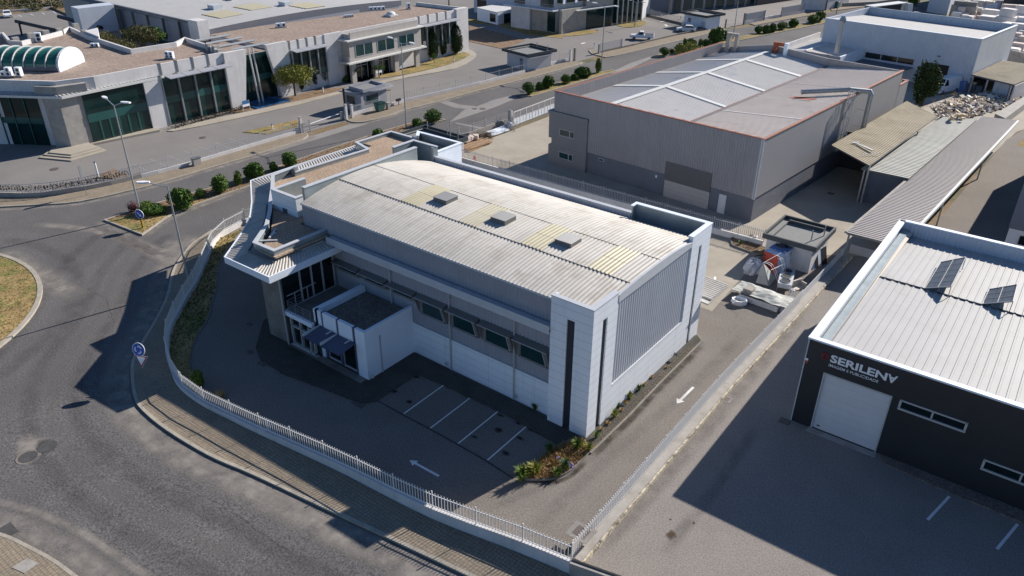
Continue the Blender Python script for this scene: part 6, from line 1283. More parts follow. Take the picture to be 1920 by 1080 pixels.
tree('courtyard_tree', 'bright leafy tree rising from the courtyard behind the gravel roof', G(268,84,6.5)-Vector((0,0,6.5)), (2.8,2.8,1.6,8.0), 6.0, .18, 'leafolive', 3000, .3, 6, 14); tree('courtyard_tree', 'darker tree at the right of the courtyard behind the gravel roof', G(290,78,6.5)-Vector((0,0,6.5)), (2.2,2.2,1.3,7.8), 6.0, .18, 'leaf', 2000, .3, 5, 15)
t = T('courtyard_hedge', 'long straggly green hedge along the courtyard parapet', 'hedge', G(215,80,6)); mb = MB(); rg = random.Random(3)
for k in range(14): q = G(190,68,7.6).lerp(G(246,92,7.6), k/13); leaves(mb, (q.x-.8,q.y+.6,q.z), 1.1,1.0,.8, 180, .26, rg, 5)
mb.build('foliage', M['leafolive'], t); mb = MB(); a_ = G(190,68,7.6); b_ = G(246,92,7.6); mb.tube((a_.x-.8,a_.y+.6,0),(a_.x-.8,a_.y+.6,7.2),.1,.08,5); mb.tube((b_.x-.8,b_.y+.6,0),(b_.x-.8,b_.y+.6,7.2),.1,.08,5); mb.build('stems', M['bark'], t)
tree('leafy_tree', 'green tree behind the far end of the second gravel roof', G(842,12), (3.2,3.2,2.4,4.0), 2.2, .2, 'leafbright', 2600, .35, 7, 16)
# dense scrub on the slope in the top-left corner
mb = MB(); rg = random.Random(4)
for k in range(60): q = G(rg.uniform(-60,165), rg.uniform(-14,20)); leaves(mb, (q.x,q.y,.9), rg.uniform(1.2,3),rg.uniform(1.2,3),rg.uniform(.8,1.6), 160, .45, rg, 5)
stuff(mb.build('scrub', M['leafolive']), 'scrub covering the brown slope above the far car park', 'scrub')
t = T('hedge', 'low hedge strip at the foot of the left glazed bays', 'hedge', G(390,222)); mb = MB()
for k in range(26): q = G(325,240).lerp(G(468,200), k/25); leaves(mb, (q.x+.3,q.y,.3), .6,.5,.35, 60, .16, rg, 4)
mb.build('foliage', M['hedge'], t); mb = MB(); mb.tube(G(325,240)+Vector((.3,0,.1)),G(468,200)+Vector((.3,0,.1)),.05,.05,4); mb.build('stems', M['bark'], t)
# grassy plants
def tuft_mesh(seed, m, n=90, h=.8, sp=.4):
    rg = random.Random(seed); b = MB()
    for _ in range(n):
        a = rg.uniform(0,6.283); r0 = rg.uniform(0,.12); d = Vector((math.cos(a),math.sin(a),0)); L = h*rg.uniform(.5,1); o_ = rg.uniform(.2,1)*sp; w_ = Vector((-d.y,d.x,0))*.022
        p0 = d*r0; p1 = p0+d*o_*.4+Vector((0,0,L*.7)); p2 = p0+d*o_+Vector((0,0,L*.85))
        b.add([p0-w_,p0+w_,p1+w_,p1-w_,p2], [(0,1,2,3),(3,2,4)])
    o = b.build('leaves', M[m]); me = o.data; bpy.data.objects.remove(o); return me
TF = [tuft_mesh(1,'leafbright'), tuft_mesh(2,'leafyellow'), tuft_mesh(3,'leaf'), tuft_mesh(4,'straw',120,.45,.35)]
def tuft(px, py, s, k, label, grp=None, z=.1):
    q = G(px,py,z); o = bpy.data.objects.new('grass_tuft', TF[k]); COL.objects.link(o); o.location = q; o.scale = (s,s,s); o.rotation_euler = (0,0,px); tag(o, label, 'plant', grp); return o
for a in ((977,900,1.5,0,'tall green blades at the left tip of the planting bed'),(990,893,1.3,1,'yellow-green tuft second from the left tip of the planting bed'),(1003,890,1.4,1,'widest yellow-green tuft in the planting bed'),(1045,893,1.0,0,'small bright tuft at the front edge of the planting bed'),
          (1060,880,1.2,2,'dark spiky plant with pale edges in the planting bed'),(1082,842,1.2,0,'bright tuft at the top of the planting bed by the tower'),(1103,846,1.0,1,'tuft at the top right tip of the planting bed'),(1030,846,1.0,2,'shaded tuft on the left side of the planting bed'),
          (1118,820,.8,0,'small weed nearest the tower corner on the side path'),(1152,782,.9,1,'weed below the first flood lamp on the side path'),(1158,766,.8,0,'weed in the middle of the side path weeds'),(1180,748,1.0,1,'bushy weed right of the middle ones on the side path'),(1198,731,.8,0,'last green weed up the side path'),
          (1003,768,.8,2,'lone dark weed at the foot of the shaded white wall'),(1406,450,1.0,0,'bright tuft in the small bed by the back fence'),(1388,458,.7,2,'low plant in the small bed by the back fence')): tuft(*a)
rg = random.Random(8)
for (px, py, w_) in ((1046,857,'farthest left of'),(1055,864,'second from the left of'),(1073,873,'rightmost of'),(1068,868,'third from the left of')):
    lil = MB(); q = G(px,py,.7); leaves(lil, q, .13,.13,.13, 30, .07, rg, 3); lil.tube((q.x,q.y,.1),q,.01,.01,4)
    tag(lil.build('flower', M['lilac']), 'lilac flower head, '+w_+' the four in the planting bed', 'flower', 'lilac flower heads of the planting bed')
# loose ground cover
def cover(P, n, m, seed, h, label, s=.5, z=.12):
    rg = random.Random(seed); mb = MB(); xs = [p[0] for p in P]; ys = [p[1] for p in P]
    def ins(x, y):
        c = False; j = len(P)-1
        for i in range(len(P)):
            if (P[i][1] > y) != (P[j][1] > y) and x < (P[j][0]-P[i][0])*(y-P[i][1])/(P[j][1]-P[i][1]+1e-9)+P[i][0]: c = not c
            j = i
        return c
    k = 0
    while k < n:
        x = rg.uniform(min(xs),max(xs)); y = rg.uniform(min(ys),max(ys))
        if not ins(x,y): k += .2; continue
        k += 1
        for _ in range(4):
            a = rg.uniform(0,6.283); L = h*rg.uniform(.4,1.2); d = Vector((math.cos(a),math.sin(a),0)); w_ = Vector((-d.y,d.x,0))*.03; p0 = Vector((x,y,z)); mb.add([p0-w_,p0+w_,p0+d*L*s+Vector((0,0,L))], [(0,1,2)])
    stuff(mb.build('dry_grass', M[m]), label, 'grass')
cover(bed, 900, 'straw', 1, .25, 'dry grass filling the planting bed')
cover([p for p in sel if p[1] < 4]+kin, 1700, 'leafmid', 2, .18, 'rough grass strip inside the curved fence', z=.05)
cover([(x,y) for x,y in med], 1600, 'straw', 3, .14, 'dry grass of the first central reservation')
cover([(cx+(x-cx)*.97, cy+(y-cy)*.97) for x,y in circ], 7000, 'straw', 4, .12, 'dry grass of the roundabout island', z=.14)
cover(bed2, 60, 'leafolive', 5, .2, 'weeds in the small bed by the back fence')
pv = [(1115,822),(1180,752),(1240,705),(1260,690),(1110,838)]
mb = MB(); rg = random.Random(6)
for k in range(260):
    t_ = rg.random(); q = G(1112,842,.1).lerp(G(1300,650,.1), t_); q += Vector((rg.gauss(-.1,.16),rg.uniform(-.3,.3),.02)); mb.obox(q, rg.uniform(.02,.07), rg.uniform(.02,.05), .02, rg.uniform(0,3))
stuff(mb.build('leaf_litter', M['straw']), 'dry leaf litter and crumbs along the side path', 'litter')
for (px, py, s_) in ((1128,806,.5),(1140,795,.6),(1165,770,.5),(1172,757,.7),(1208,722,.5),(1222,708,.5),(1250,690,.4)): tuft(px, py, s_, 3, 'dry straw tuft %s the side path weeds' % {1128:'at the lower end of',1140:'second from the lower end of',1165:'in the lower half of',1172:'in the middle of',1208:'in the upper half of',1222:'near the upper end of',1250:'at the very top of'}[px])
bush(374,728,.5,1.5,'small yellow-green shrub just inside the bend of the white picket fence',BB[1],None,z=0); bush(412,746,.45,.6,'dry brown ball of tumbleweed on the shaded asphalt',bush_mesh(41,'straw',700,.12),None,'tumbleweed','weed',None,0)
mb = MB()
for k in range(220):
    t_ = rg.random(); q = G(420,850,.15).lerp(G(760,1000,.15), t_) if k % 2 else G(300,745,.15).lerp(G(350,790,.15), t_); q += Vector((rg.uniform(-.8,.8),rg.uniform(-.8,.8),0)); mb.obox(q, rg.uniform(.03,.16), rg.uniform(.03,.12), .02, rg.uniform(0,3))
stuff(mb.build('debris_crumbs', M['woodlight']), 'crumbs of stone and weeds scattered over the front pavement', 'litter')
# ================================================================ STREET FURNITURE
def lamp(px, py, h, arms, label, q=None, hz=.3):
    q = q or G(px,py); t = T('street_lamp', label, 'street lamp', q)
    mb = MB(); mb.tube(q,(q.x,q.y,h),.11,.06,10); mb.tube(q,(q.x,q.y,.7),.15,.15,10); mb.build('pole', M['polesteel'], t)
    for (dx, dy) in arms:
        d = Vector((dx,dy,0)); L = d.length; d.normalize(); e = Vector((q.x,q.y,h))+Vector((dx,dy,hz))
        mb = MB(); mb.tube((q.x,q.y,h-.1),e,.045,.04,8); mb.build('arm', M['polesteel'], t)
        m_ = e+d*.55; mb = MB(); n_ = Vector((-d.y,d.x,0)); P = []
        mb.slab([e-n_*.1-d*.1, e+n_*.1-d*.1, e+n_*.2+d*.4, e+n_*.14+d*.95, e-n_*.14+d*.95, e-n_*.2+d*.4], (0,0,.13)); hd = mb.build('lamp_head', M['signwhite'], t)
        mb = MB(); mb.slab([e-n_*.12+d*.25, e+n_*.12+d*.25, e+n_*.1+d*.8, e-n_*.1+d*.8], (0,0,-.04)); mb.build('lens', M['glassdim'], hd)
pA = G(265,405); eA1 = G(197,184,12.3); eA2 = G(233,193,12.3)
lamp(0,0,12.0,[((eA1.x-pA.x)*.8,(eA1.y-pA.y)*.8),((eA2.x-pA.x)*.8,(eA2.y-pA.y)*.8)],'tall double-armed street lamp beside the blue arrow sign',pA)
pB = G(358,546); hB = 9.6
tb = G(313.7,348.7,hB); pB = Vector((tb.x,tb.y,0)); eB = G(270,343,hB+.3); lamp(0,0,hB,[((eB.x-pB.x)*.8,(eB.y-pB.y)*.8)],'single-armed street lamp on the pavement beside the curved white fence',pB)
for px, py, tx, ty, h, lab in ((762,241,751,80,11.9,'tall double-armed street lamp in front of the cream stone block'),(1127,135,1136,12,11.4,'tall double-armed street lamp by the second reservation, cut by the top edge')):
    q = G(px,py); lamp(0,0,h,[(-2.0,.3),(2.0,-.3)],lab,q)
for px, py, lab in ((1374,74,'tall street lamp pole rising above the yellow-green trees'),(1568,26,'distant street lamp pole by the green bin at the top edge'),(1190,50,'slim lamp pole before the curtain wall')):
    lamp(0,0,9.0 if px != 1190 else 5.5,[(-1.6,.2),(1.6,-.2)],lab,G(px,py),.2)
q = G(822,284,0); lamp(0,0,5.2,[],'slim pole without arms at the hall fence behind the white annex',G(846,296))
# keep-right sign
q = G(268,427,.12); t = T('road_sign', 'round blue arrow sign on a yellow and black striped post', 'road sign', q); 
to = Vector((CAMP.x-q.x,CAMP.y-q.y,0)).normalized(); fc = Vector((.35,-.94,0)).normalized()
mb = MB()
for k in range(6): mb.tube((q.x,q.y,.12+.2*k),(q.x,q.y,.12+.2*k+.1),.11,.11,8)
mb.build('post', M['yellow'], t); mb = MB()
for k in range(6): mb.tube((q.x,q.y,.22+.2*k),(q.x,q.y,.22+.2*k+.1),.11,.11,8)
mb.build('post_stripes', M['black'], t)
c = Vector((q.x,q.y,1.65)); mb = MB(); mb.disc(c, fc, .52, .04, 28); mb.build('rim', M['signwhite'], t); mb = MB(); mb.disc(c+fc*.045, fc, .47, .01, 28); dk = mb.build('disc', M['blue'], t)
rt = fc.cross(Vector((0,0,1))); rt = -rt; up_ = Vector((0,0,1))
def onplate(c, P, m, par, k=.065, nm='arrow'):
    mb = MB(); mb.slab([c+fc*k+rt*x+up_*y for x,y in P], fc*.008); mb.build(nm, M[m], par)
r45 = lambda x, y: ((x+y)*.707, (y-x)*.707)
onplate(c, [r45(*p_) for p_ in ((-.3,-.05),(.1,-.05),(.1,-.16),(.34,0),(.1,.16),(.1,.05),(-.3,.05))], 'signwhite', dk)
# roundabout + give way sign
q3 = G(261,655,2.75); q = Vector((q3.x,q3.y,.12)); t = T('road_sign', 'blue roundabout sign above a red-edged give way triangle on one post', 'road sign', q); fc = Vector((.38,-.88,.25)).normalized(); rt = -fc.cross(Vector((0,0,1))).normalized(); up_ = rt.cross(-fc) if False else fc.cross(rt)
mb = MB(); mb.tube(q,(q.x,q.y,3.2),.04,.04,8); mb.build('post', M['steel'], t)
c = Vector((q.x,q.y,2.75)); mb = MB(); mb.disc(c+fc*.05, fc, .52, .03, 28); mb.build('rim', M['signwhite'], t); mb = MB(); mb.disc(c+fc*.085, fc, .47, .01, 28); dk = mb.build('disc', M['blue'], t)
for k in range(3):
    a0 = 2.094*k+.4; P = [(.32*math.cos(a0+i*.2),.32*math.sin(a0+i*.2)) for i in range(7)]+[(.22*math.cos(a0+1.2-i*.2),.22*math.sin(a0+1.2-i*.2)) for i in range(7)]; onplate(c, P, 'signwhite', dk, .1)
    a1 = a0+1.2; onplate(c, [(.31*math.cos(a1),.31*math.sin(a1)),(.13*math.cos(a1),.13*math.sin(a1)),(.22*math.cos(a1+.35),.22*math.sin(a1+.35))], 'signwhite', dk, .1, 'arrow_head')
c2_ = Vector((q.x,q.y,1.88)); tri = lambda s_: [(-s_,.577*s_),(s_,.577*s_),(0,-1.155*s_)]
for s_, m_, k_, nm in ((.56,'signwhite',.05,'border'),(.52,'signred',.07,'red_border'),(.37,'signwhite',.09,'triangle')): onplate(c2_, tri(s_), m_, t, k_, nm)
# thin signs near the grimy fence
q = G(164,368); t = T('sign_post', 'thin pole with a dark edge-on sign plate on the far pavement', 'sign post', q); mb = MB(); mb.tube(q,(q.x,q.y,3.6),.035,.035,6); mb.build('post', M['steel'], t); mb = MB(); d_ = Vector((.6,-.8,0)); mb.obox((q.x,q.y,2.9),.04,.5,1.4,R(38)); mb.build('plate', M['trimdark'], t)
def bollard(px, py, h, label, grp=None):
    q = G(px,py); t = T('bollard_light', label, 'bollard light', q, 0, grp); mb = MB(); mb.tube(q,(q.x,q.y,h),.11,.11,10); mb.build('shaft', M['signwhite'], t); mb = MB(); mb.tube((q.x,q.y,h),(q.x,q.y,h+.12),.15,.12,10); mb.build('cap', M['trimdark'], t)
bollard(185,333,1.9,'tall white bollard light by the small triangular bed'); bollard(166+440,174+0,.9,'white bollard light on the bed below the broad round tree'); bollard(851,116,.9,'white bollard light on the dry lawn before the cypresses'); bollard(609,155,1.3,'white bollard light in the shade of the thick cypress')
bollard(164*1+0+403,254,.8,'tiny white bollard light inside the fence triangle') if False else None
q = G(566,240); bollard(511,243,.7,'white ball light in the fenced grass triangle'); bollard(1114,90,.9,'white bollard light on the kerb island before the slatted panel'); bollard(1240,32,.7,'small white bollard on the far kerb behind the cars',); bollard(1276,37,.7,'white bollard left of the far utility cabin')
bollard(504,812,1.3,'white ball light just behind the front picket fence')
# stone box on the far fence, dumpster
q = G(370,311); t = T('meter_cabinet', 'small concrete cabinet with a dark lid set in the long white fence wall', 'cabinet', q); mb = MB(); mb.box(q.x-.3,q.x+.25,q.y-.5,q.y+.5,0,1.0); mb.build('body', M['concrete'], t); mb = MB(); mb.box(q.x-.35,q.x+.3,q.y-.55,q.y+.55,1.0,1.08); mb.build('lid', M['trimdark'], t)
q = G(748,198); t = T('letter_box', 'black letter box on a post beside the long stained wall', 'letter box', q); mb = MB(); mb.box(q.x-.15,q.x+.15,q.y-.5,q.y+.4,.75,1.1); mb.build('box', M['black'], t); mb = MB(); mb.tube(q,(q.x,q.y,.75),.06,.06,6); mb.build('leg', M['black'], t)
q = G(713,208,.13); t = T('wheeled_bin', 'large green wheeled bin on the pavement by the gatehouse', 'bin', q); mb = MB(); mb.slab([(q.x-.45,q.y-.65,.3),(q.x+.35,q.y-.65,.3),(q.x+.35,q.y+.65,.3),(q.x-.45,q.y+.65,.3)],(0,0,.02)); a_ = [(q.x-.4,q.y-.6),(q.x+.3,q.y-.6),(q.x+.3,q.y+.6),(q.x-.4,q.y+.6)]; b2 = [(q.x-.55,q.y-.75),(q.x+.5,q.y-.75),(q.x+.5,q.y+.75),(q.x-.55,q.y+.75)]
mb.add([(*p_,.3) for p_ in a_]+[(*p_,1.35) for p_ in b2], [(0,1,5,4),(1,2,6,5),(2,3,7,6),(3,0,4,7),(4,5,6,7)]); mb.build('body', M['dumpster'], t)
mb = MB(); mb.slab([(q.x-.6,q.y-.8,1.36),(q.x+.55,q.y-.8,1.36),(q.x+.55,q.y+.8,1.36),(q.x-.6,q.y+.8,1.36)],(0,0,.1)); mb.build('lid', M['glassdim'], t)
for s_ in (-.5,.5):
    mb = MB(); mb.tube((q.x+.25,q.y+s_-.04,.24),(q.x+.25,q.y+s_+.04,.24),.11,.11,10); mb.build('wheel', M['tyre'], t)
q = G(1567,15); t = T('wheeled_bin', 'dark green bin beside the far gate pillar at the top edge', 'bin', q); mb = MB(); mb.box(q.x-.8,q.x+.8,q.y-.6,q.y+.6,.2,1.5); mb.build('body', M['dumpster'], t); mb = MB(); mb.ell((q.x,q.y,1.5),.85,.65,.35,12,6); mb.build('lid', M['trimdark'], t)
# ================================================================ VEHICLES
def car(q, head, label, cat, L=4.3, W=1.8, kind='hatch', col='carwhite'):
    """head: heading angle. profile in x (front +), z"""
    t = T('parked_car' if kind != 'van' else 'parked_van', label, cat, (q[0],q[1],0), head)
    h = {'hatch':1.45,'van':1.85,'pickup':1.75,'bigvan':2.5}[kind]; hl = L/2
    if kind in ('hatch',): low = [(-hl,.35),(-hl,.95),(-hl+.3,1.0),(hl*.42,1.0),(hl-.15,.78),(hl,.6),(hl,.3)]; gh = [(-hl+.15,1.0),(-hl*.62,h),(hl*.05,h),(hl*.45,1.0)]
    elif kind == 'van': low = [(-hl,.35),(-hl,1.1),(hl*.5,1.1),(hl-.15,.9),(hl,.65),(hl,.3)]; gh = [(-hl,1.1),(-hl+.05,h),(hl*.1,h),(hl*.52,1.1)]
    elif kind == 'bigvan': low = [(-hl,.35),(-hl,1.2),(hl*.6,1.2),(hl-.1,1.0),(hl,.7),(hl,.3)]; gh = [(-hl,1.2),(-hl,h),(hl*.42,h),(hl*.68,1.2)]
    else: low = [(-hl,.5),(-hl,1.05),(hl*.35,1.05),(hl-.2,.98),(hl,.75),(hl,.45)]; gh = [(-hl*.2,1.05),(-hl*.12,h),(hl*.2,h),(hl*.42,1.05)]
    def prof(b, P, w0, w1):
        n = len(P); zmin = min(p[1] for p in P); zmax = max(p[1] for p in P)
        wf = lambda z: w0+(w1-w0)*(z-zmin)/(zmax-zmin)
        vs = [(x,-wf(z)/2,z) for x,z in P]+[(x,wf(z)/2,z) for x,z in P]
        b.add(vs, [tuple(range(n)), tuple(range(2*n-1,n-1,-1))]+[(i,n+i,n+(i+1)%n,(i+1)%n) for i in range(n)])
    lp('body', col, t, lambda b: prof(b, low, W, W*.97)); 
    cab = lp('cabin', col, t, lambda b: prof(b, gh, W*.95, W*.74))
    n = len(gh)
    def glassf(b):
        (x0,z0),(x1,z1),(x2,z2),(x3,z3) = gh; e = .02; a = W*.95/2; c = W*.74/2
        for s_ in (-1,1):
            zz = lambda f: z0+(z1-z0)*f; yy = lambda f: s_*((a+(c-a)*f)+e)
            xs0 = x0+(x1-x0)*.15+.12 if kind not in ('van','bigvan') else x2-.2*L*.5; xs1 = x1+.12 if kind not in ('van','bigvan') else x2-.15*L*.5
            b.add([(xs0,yy(.12),zz(.12)),(x3+(x2-x3)*.12-.15,yy(.12),zz(.12)),(x2-.05,yy(.85),zz(.85)),(xs1,yy(.85),zz(.85))],[(0,1,2,3)])
        b.add([(x3+e-.12*(x3-x2),-a*.86,z0+(z1-z0)*.12),(x3+e-.12*(x3-x2),a*.86,z0+(z1-z0)*.12),(x2+e+.1*(x3-x2),c*.9,z0+(z1-z0)*.9),(x2+e+.1*(x3-x2),-c*.9,z0+(z1-z0)*.9)],[(0,1,2,3)])
        b.add([(x0-e-.15*(x0-x1),-a*.8,z0+(z1-z0)*.15),(x0-e-.15*(x0-x1),a*.8,z0+(z1-z0)*.15),(x1-e+.12*(x0-x1),c*.8,z0+(z1-z0)*.88),(x1-e+.12*(x0-x1),-c*.8,z0+(z1-z0)*.88)],[(0,1,2,3)])
    lp('windows', 'glass', t, glassf)
    if kind == 'pickup': lp('load_bed', 'dark', t, lambda b: b.box(-hl+.1,-hl*.24,-W/2+.12,W/2-.12,1.03,1.07)); lp('tailgate', col, t, lambda b: (b.box(-hl,-hl+.08,-W/2+.05,W/2-.05,1.05,1.25), b.box(-hl+.08,-hl*.24,-W/2+.03,-W/2+.1,1.05,1.22), b.box(-hl+.08,-hl*.24,W/2-.1,W/2-.03,1.05,1.22)))
    for x in (-hl*.62, hl*.62):
        for s_ in (-1,1):
            y = s_*(W/2-.1); w_ = lp('wheel', 'tyre', t, lambda b: b.tube((x,y-.11,.34),(x,y+.11,.34),.34,.34,16)); lp('rim', 'steel', w_, lambda b: b.tube((x,y+s_*.11,.34),(x,y+s_*.125,.34),.2,.2,12))
    for s_ in (-1,1): lp('headlight', 'frame', t, lambda b: b.box(hl-.12,hl+.01,s_*W*.36-.17,s_*W*.36+.17,.62,.76)); lp('tail_light', 'signred', t, lambda b: b.box(-hl-.01,-hl+.05,s_*W*.4-.1,s_*W*.4+.1,.7,.98))
    return t
v1 = G(1186,75); v2 = G(1217,76); hd_ = math.atan2(v1.y-v2.y, v1.x-v2.x); car(((v1.x+v2.x)/2-.3,(v1.y+v2.y)/2+.9), hd_-.1, 'white double-cab pickup parked behind the low kerb wall', 'pickup', 5.2, 1.85, 'pickup')
v1 = G(1268,60); v2 = G(1297,61); hd_ = math.atan2(v1.y-v2.y, v1.x-v2.x); car(((v1.x+v2.x)/2,(v1.y+v2.y)/2+.9), hd_, 'white hatchback parked beside a small white van at the far cabin', 'car', 4.4, 1.8, 'hatch')
v1 = G(1293,52); v2 = G(1309,54); car((v1.x-.5,v1.y+1.6), hd_, 'small white van half hidden behind the white hatchback', 'van', 4.3, 1.8, 'van')
v1 = G(12,34); car((v1.x-1.5,v1.y+1), R(-20), 'white car at the left picture edge in the far car park', 'car', 4.4, 1.85, 'hatch')
v1 = G(1768,172); car((v1.x,v1.y), R(-112), 'white delivery van in front of the open warehouse doorway', 'van', 6.0, 2.3, 'bigvan')
q = G(1203,24); car((q.x,q.y), R(-60), 'dark car half hidden behind the curtain wall corner', 'car', 4.3, 1.8, 'hatch', 'dark')
# truck
q0 = Vector(g2(1625,14)); q1 = Vector(g2(1700,22)); q0 = G(1622,10,4.0); q1 = G(1688,2,4.0); d_ = Vector((q1.x-q0.x,q1.y-q0.y)).normalized(); an = math.atan2(d_.y,d_.x)
t = T('truck', 'white lorry with open curtain side parked behind the far white warehouse', 'truck', (q0.x,q0.y,0), an)
lp('trailer_roof', 'stripwhite', t, lambda b: b.box(0,13,-2.6,0,3.9,4.05)); lp('trailer_bed', 'trimdark', t, lambda b: b.box(0,13,-2.6,0,1.0,1.3)); lp('trailer_rear', 'concB', t, lambda b: (b.box(0,.15,-2.6,0,1.3,3.9), b.box(.15,13,-.1,0,1.3,3.9))); lp('load_space', 'black', t, lambda b: b.box(.2,11,-2.4,-.2,1.3,3.8))
lp('bunched_curtain', 'whitewall', t, lambda b: (b.box(11,11.6,-2.65,-2.5,1.2,3.9), b.box(12.6,13,-2.65,-2.5,1.2,3.9)))
cb = lp('cab', 'carwhite', t, lambda b: b.slab([(13.8,-2.5,.6),(16.0,-2.5,.6),(15.9,-2.5,2.0),(15.6,-2.5,3.6),(13.8,-2.5,3.8)],(0,2.4,0))); lp('windscreen', 'glass', cb, lambda b: b.slab([(15.93,-2.3,2.0),(15.93,-.3,2.0),(15.66,-.3,3.1),(15.66,-2.3,3.1)],(.03,0,0)))
for x in (1.5,2.8,4.1,12.6,14.6):
    for y in (-2.5,-.15): lp('wheel', 'tyre', t, lambda b: b.tube((x,y-.15,.5),(x,y+.15,.5),.5,.5,14))
q = G(1208,10); t = T('excavator', 'yellow digger arm seen behind the curtain wall building', 'digger', q); mb = MB(); mb.box(q.x-1,q.x+1,q.y-1,q.y+1,.5,2.4); mb.build('body', M['yellow'], t); mb = MB(); mb.tube((q.x,q.y,2),(q.x+2,q.y+1,4.5),.3,.25,6); mb.tube((q.x+2,q.y+1,4.5),(q.x+4,q.y+2,1.5),.25,.2,6); mb.build('arm', M['yellow'], t); mb = MB(); mb.box(q.x-1.2,q.x+1.2,q.y-1.2,q.y+1.2,0,.5); mb.build('tracks', M['dark'], t)
# ================================================================ JUNK BY THE CABIN
def tarpheap(label, q, rx, ry, rz, m, seed, name='tarpaulin_heap', z=0, rot=0):
    rg = random.Random(seed); t = T(name, label, 'tarpaulin', (q[0],q[1],z), rot); b = MB(); n = 22; mm = 9; vs = []
    for j in range(mm+1):
        f_ = j/mm
        for i in range(n):
            a = 2*math.pi*i/n; k = (1-f_**2.2)*(1+.12*math.sin(3*a+seed)+rg.uniform(-.13,.13)); zz = rz*(1-(1-f_)**1.7)*(1+rg.uniform(-.1,.1)) if j else 0
            vs.append((rx*k*math.cos(a), ry*k*math.sin(a), zz))
    b.add(vs, [(j*n+i,j*n+(i+1)%n,(j+1)*n+(i+1)%n,(j+1)*n+i) for j in range(mm) for i in range(n)]+[tuple(mm*n+i for i in range(n))])
    b.build('sheet', M[m], t, local=True); return t
j1 = G(1411,512); t = tarpheap('pale grey tarpaulin heap with a black frame on top, leftmost in the junk', (j1.x-.1,j1.y+.3), .95, .85, 1.35, 'tarp', 1)
mb = MB(); 
for k in range(4): mb.obox((j1.x+.1,j1.y+1.0+.12*k,1.45), 1.1, .04, .04, .5+.4*k, .0, .2*k-.2)
tag(mb.build('bent_shelf', M['black']), 'black metal shelf frame resting on the pale grey tarpaulin heap', 'shelf frame')
# red and white cabinet
q = G(1440,510); t = T('red_cabinet', 'tall red-sided cabinet with blue lid in the middle of the junk', 'cabinet', (q.x,q.y,0), R(-12))
lp('red_side', 'red', t, lambda b: b.box(-.75,.75,0,.06,0,1.9)); lp('body', 'white', t, lambda b: b.box(-.75,.75,.06,2.2,0,1.9)); lp('blue_lid', 'blueplastic', t, lambda b: b.slab([(-.8,.8,1.93),(.85,.8,1.93),(.9,2.5,2.15),(-.75,2.5,2.15)],(0,0,.08))); lp('cable_coils', 'black', t, lambda b: [b.strip([(.1*k+.5*math.cos(a),1.5+.35*math.sin(a)) for a in [6.28*i/16 for i in range(17)]], 2.22+.05*k, 2.27+.05*k, .04) for k in range(3)])
# wire bow frame and grey hanging tarp
q = G(1445,552); t = T('greenhouse_frame', 'white bent tube frame of hoops tipped against the red cabinet', 'frame', (q.x,q.y,0)); 
P0 = [G(1431,493,1.9), G(1458,484,1.9), G(1467,474,1.9)]; P1 = [G(1458,527,.55), G(1470,519,.5), G(1478,507,.5)]
mb = MB()
for a_, b_ in zip(P0, P1):
    for off_ in (0,.14):
        Pm = [a_.lerp(b_,k/8)+Vector((.12*off_*8,0,.55*math.sin(math.pi*k/8)+off_)) for k in range(9)]; mb.tubes(Pm, .022, 5)
mb.tubes([G(1446,506,1.7),G(1477,492,1.4)], .022, 5); mb.tubes([P0[0],G(1465,474,2.2)], .022, 5); mb.tubes([P1[0],G(1476,518,.9)], .022, 5); mb.build('hoops', M['signwhite'], t)
t = T('hanging_sheet', 'grey-green pointed sheet hanging from the tube frame', 'tarpaulin', G(1430,530)); a_ = G(1430,494,1.85); mb = MB(); mb.slab([a_, G(1417,530,.1), G(1441,536,.1)], (.05,.08,0)); mb.slab([a_, G(1441,536,.1), G(1455,521,.2)], (.05,.08,0)); mb.build('sheet', M['tarpgray'], t)
# air cooler with three fans
q = G(1458,540); c0 = G(1458,531,.95); c1 = G(1485,536,.95); dx_ = Vector((c1.x-c0.x,c1.y-c0.y)); an = math.atan2(dx_.y,dx_.x)
t = T('air_cooler', 'long galvanised air cooler with three black fans, right in the junk', 'air cooler', (c0.x,c0.y,0), an); Lc = 3.2; Wc = max(1.0,dx_.length)
lp('casing', 'trim', t, lambda b: b.box(0,Wc,0,Lc,.55,1.0)); lp('leg', 'steel', t, lambda b: b.box(0,.07,0,.07,0,.55)); lp('leg', 'steel', t, lambda b: b.box(Wc-.07,Wc,0,.07,0,.55)); lp('leg', 'steel', t, lambda b: b.box(0,.07,Lc-.07,Lc,0,.55)); lp('leg', 'steel', t, lambda b: b.box(Wc-.07,Wc,Lc-.07,Lc,0,.55))
for k in range(3): f_ = lp('fan', 'black', t, lambda b: b.tube((Wc/2,.6+1.0*k,1.0),(Wc/2,.6+1.0*k,1.05),.4,.4,18)); lp('fan_ring', 'steel', f_, lambda b: b.strip([(Wc/2+.42*math.cos(a),.6+1.0*k+.42*math.sin(a)) for a in [6.28*i/18 for i in range(18)]],1.0,1.09,.04,True))
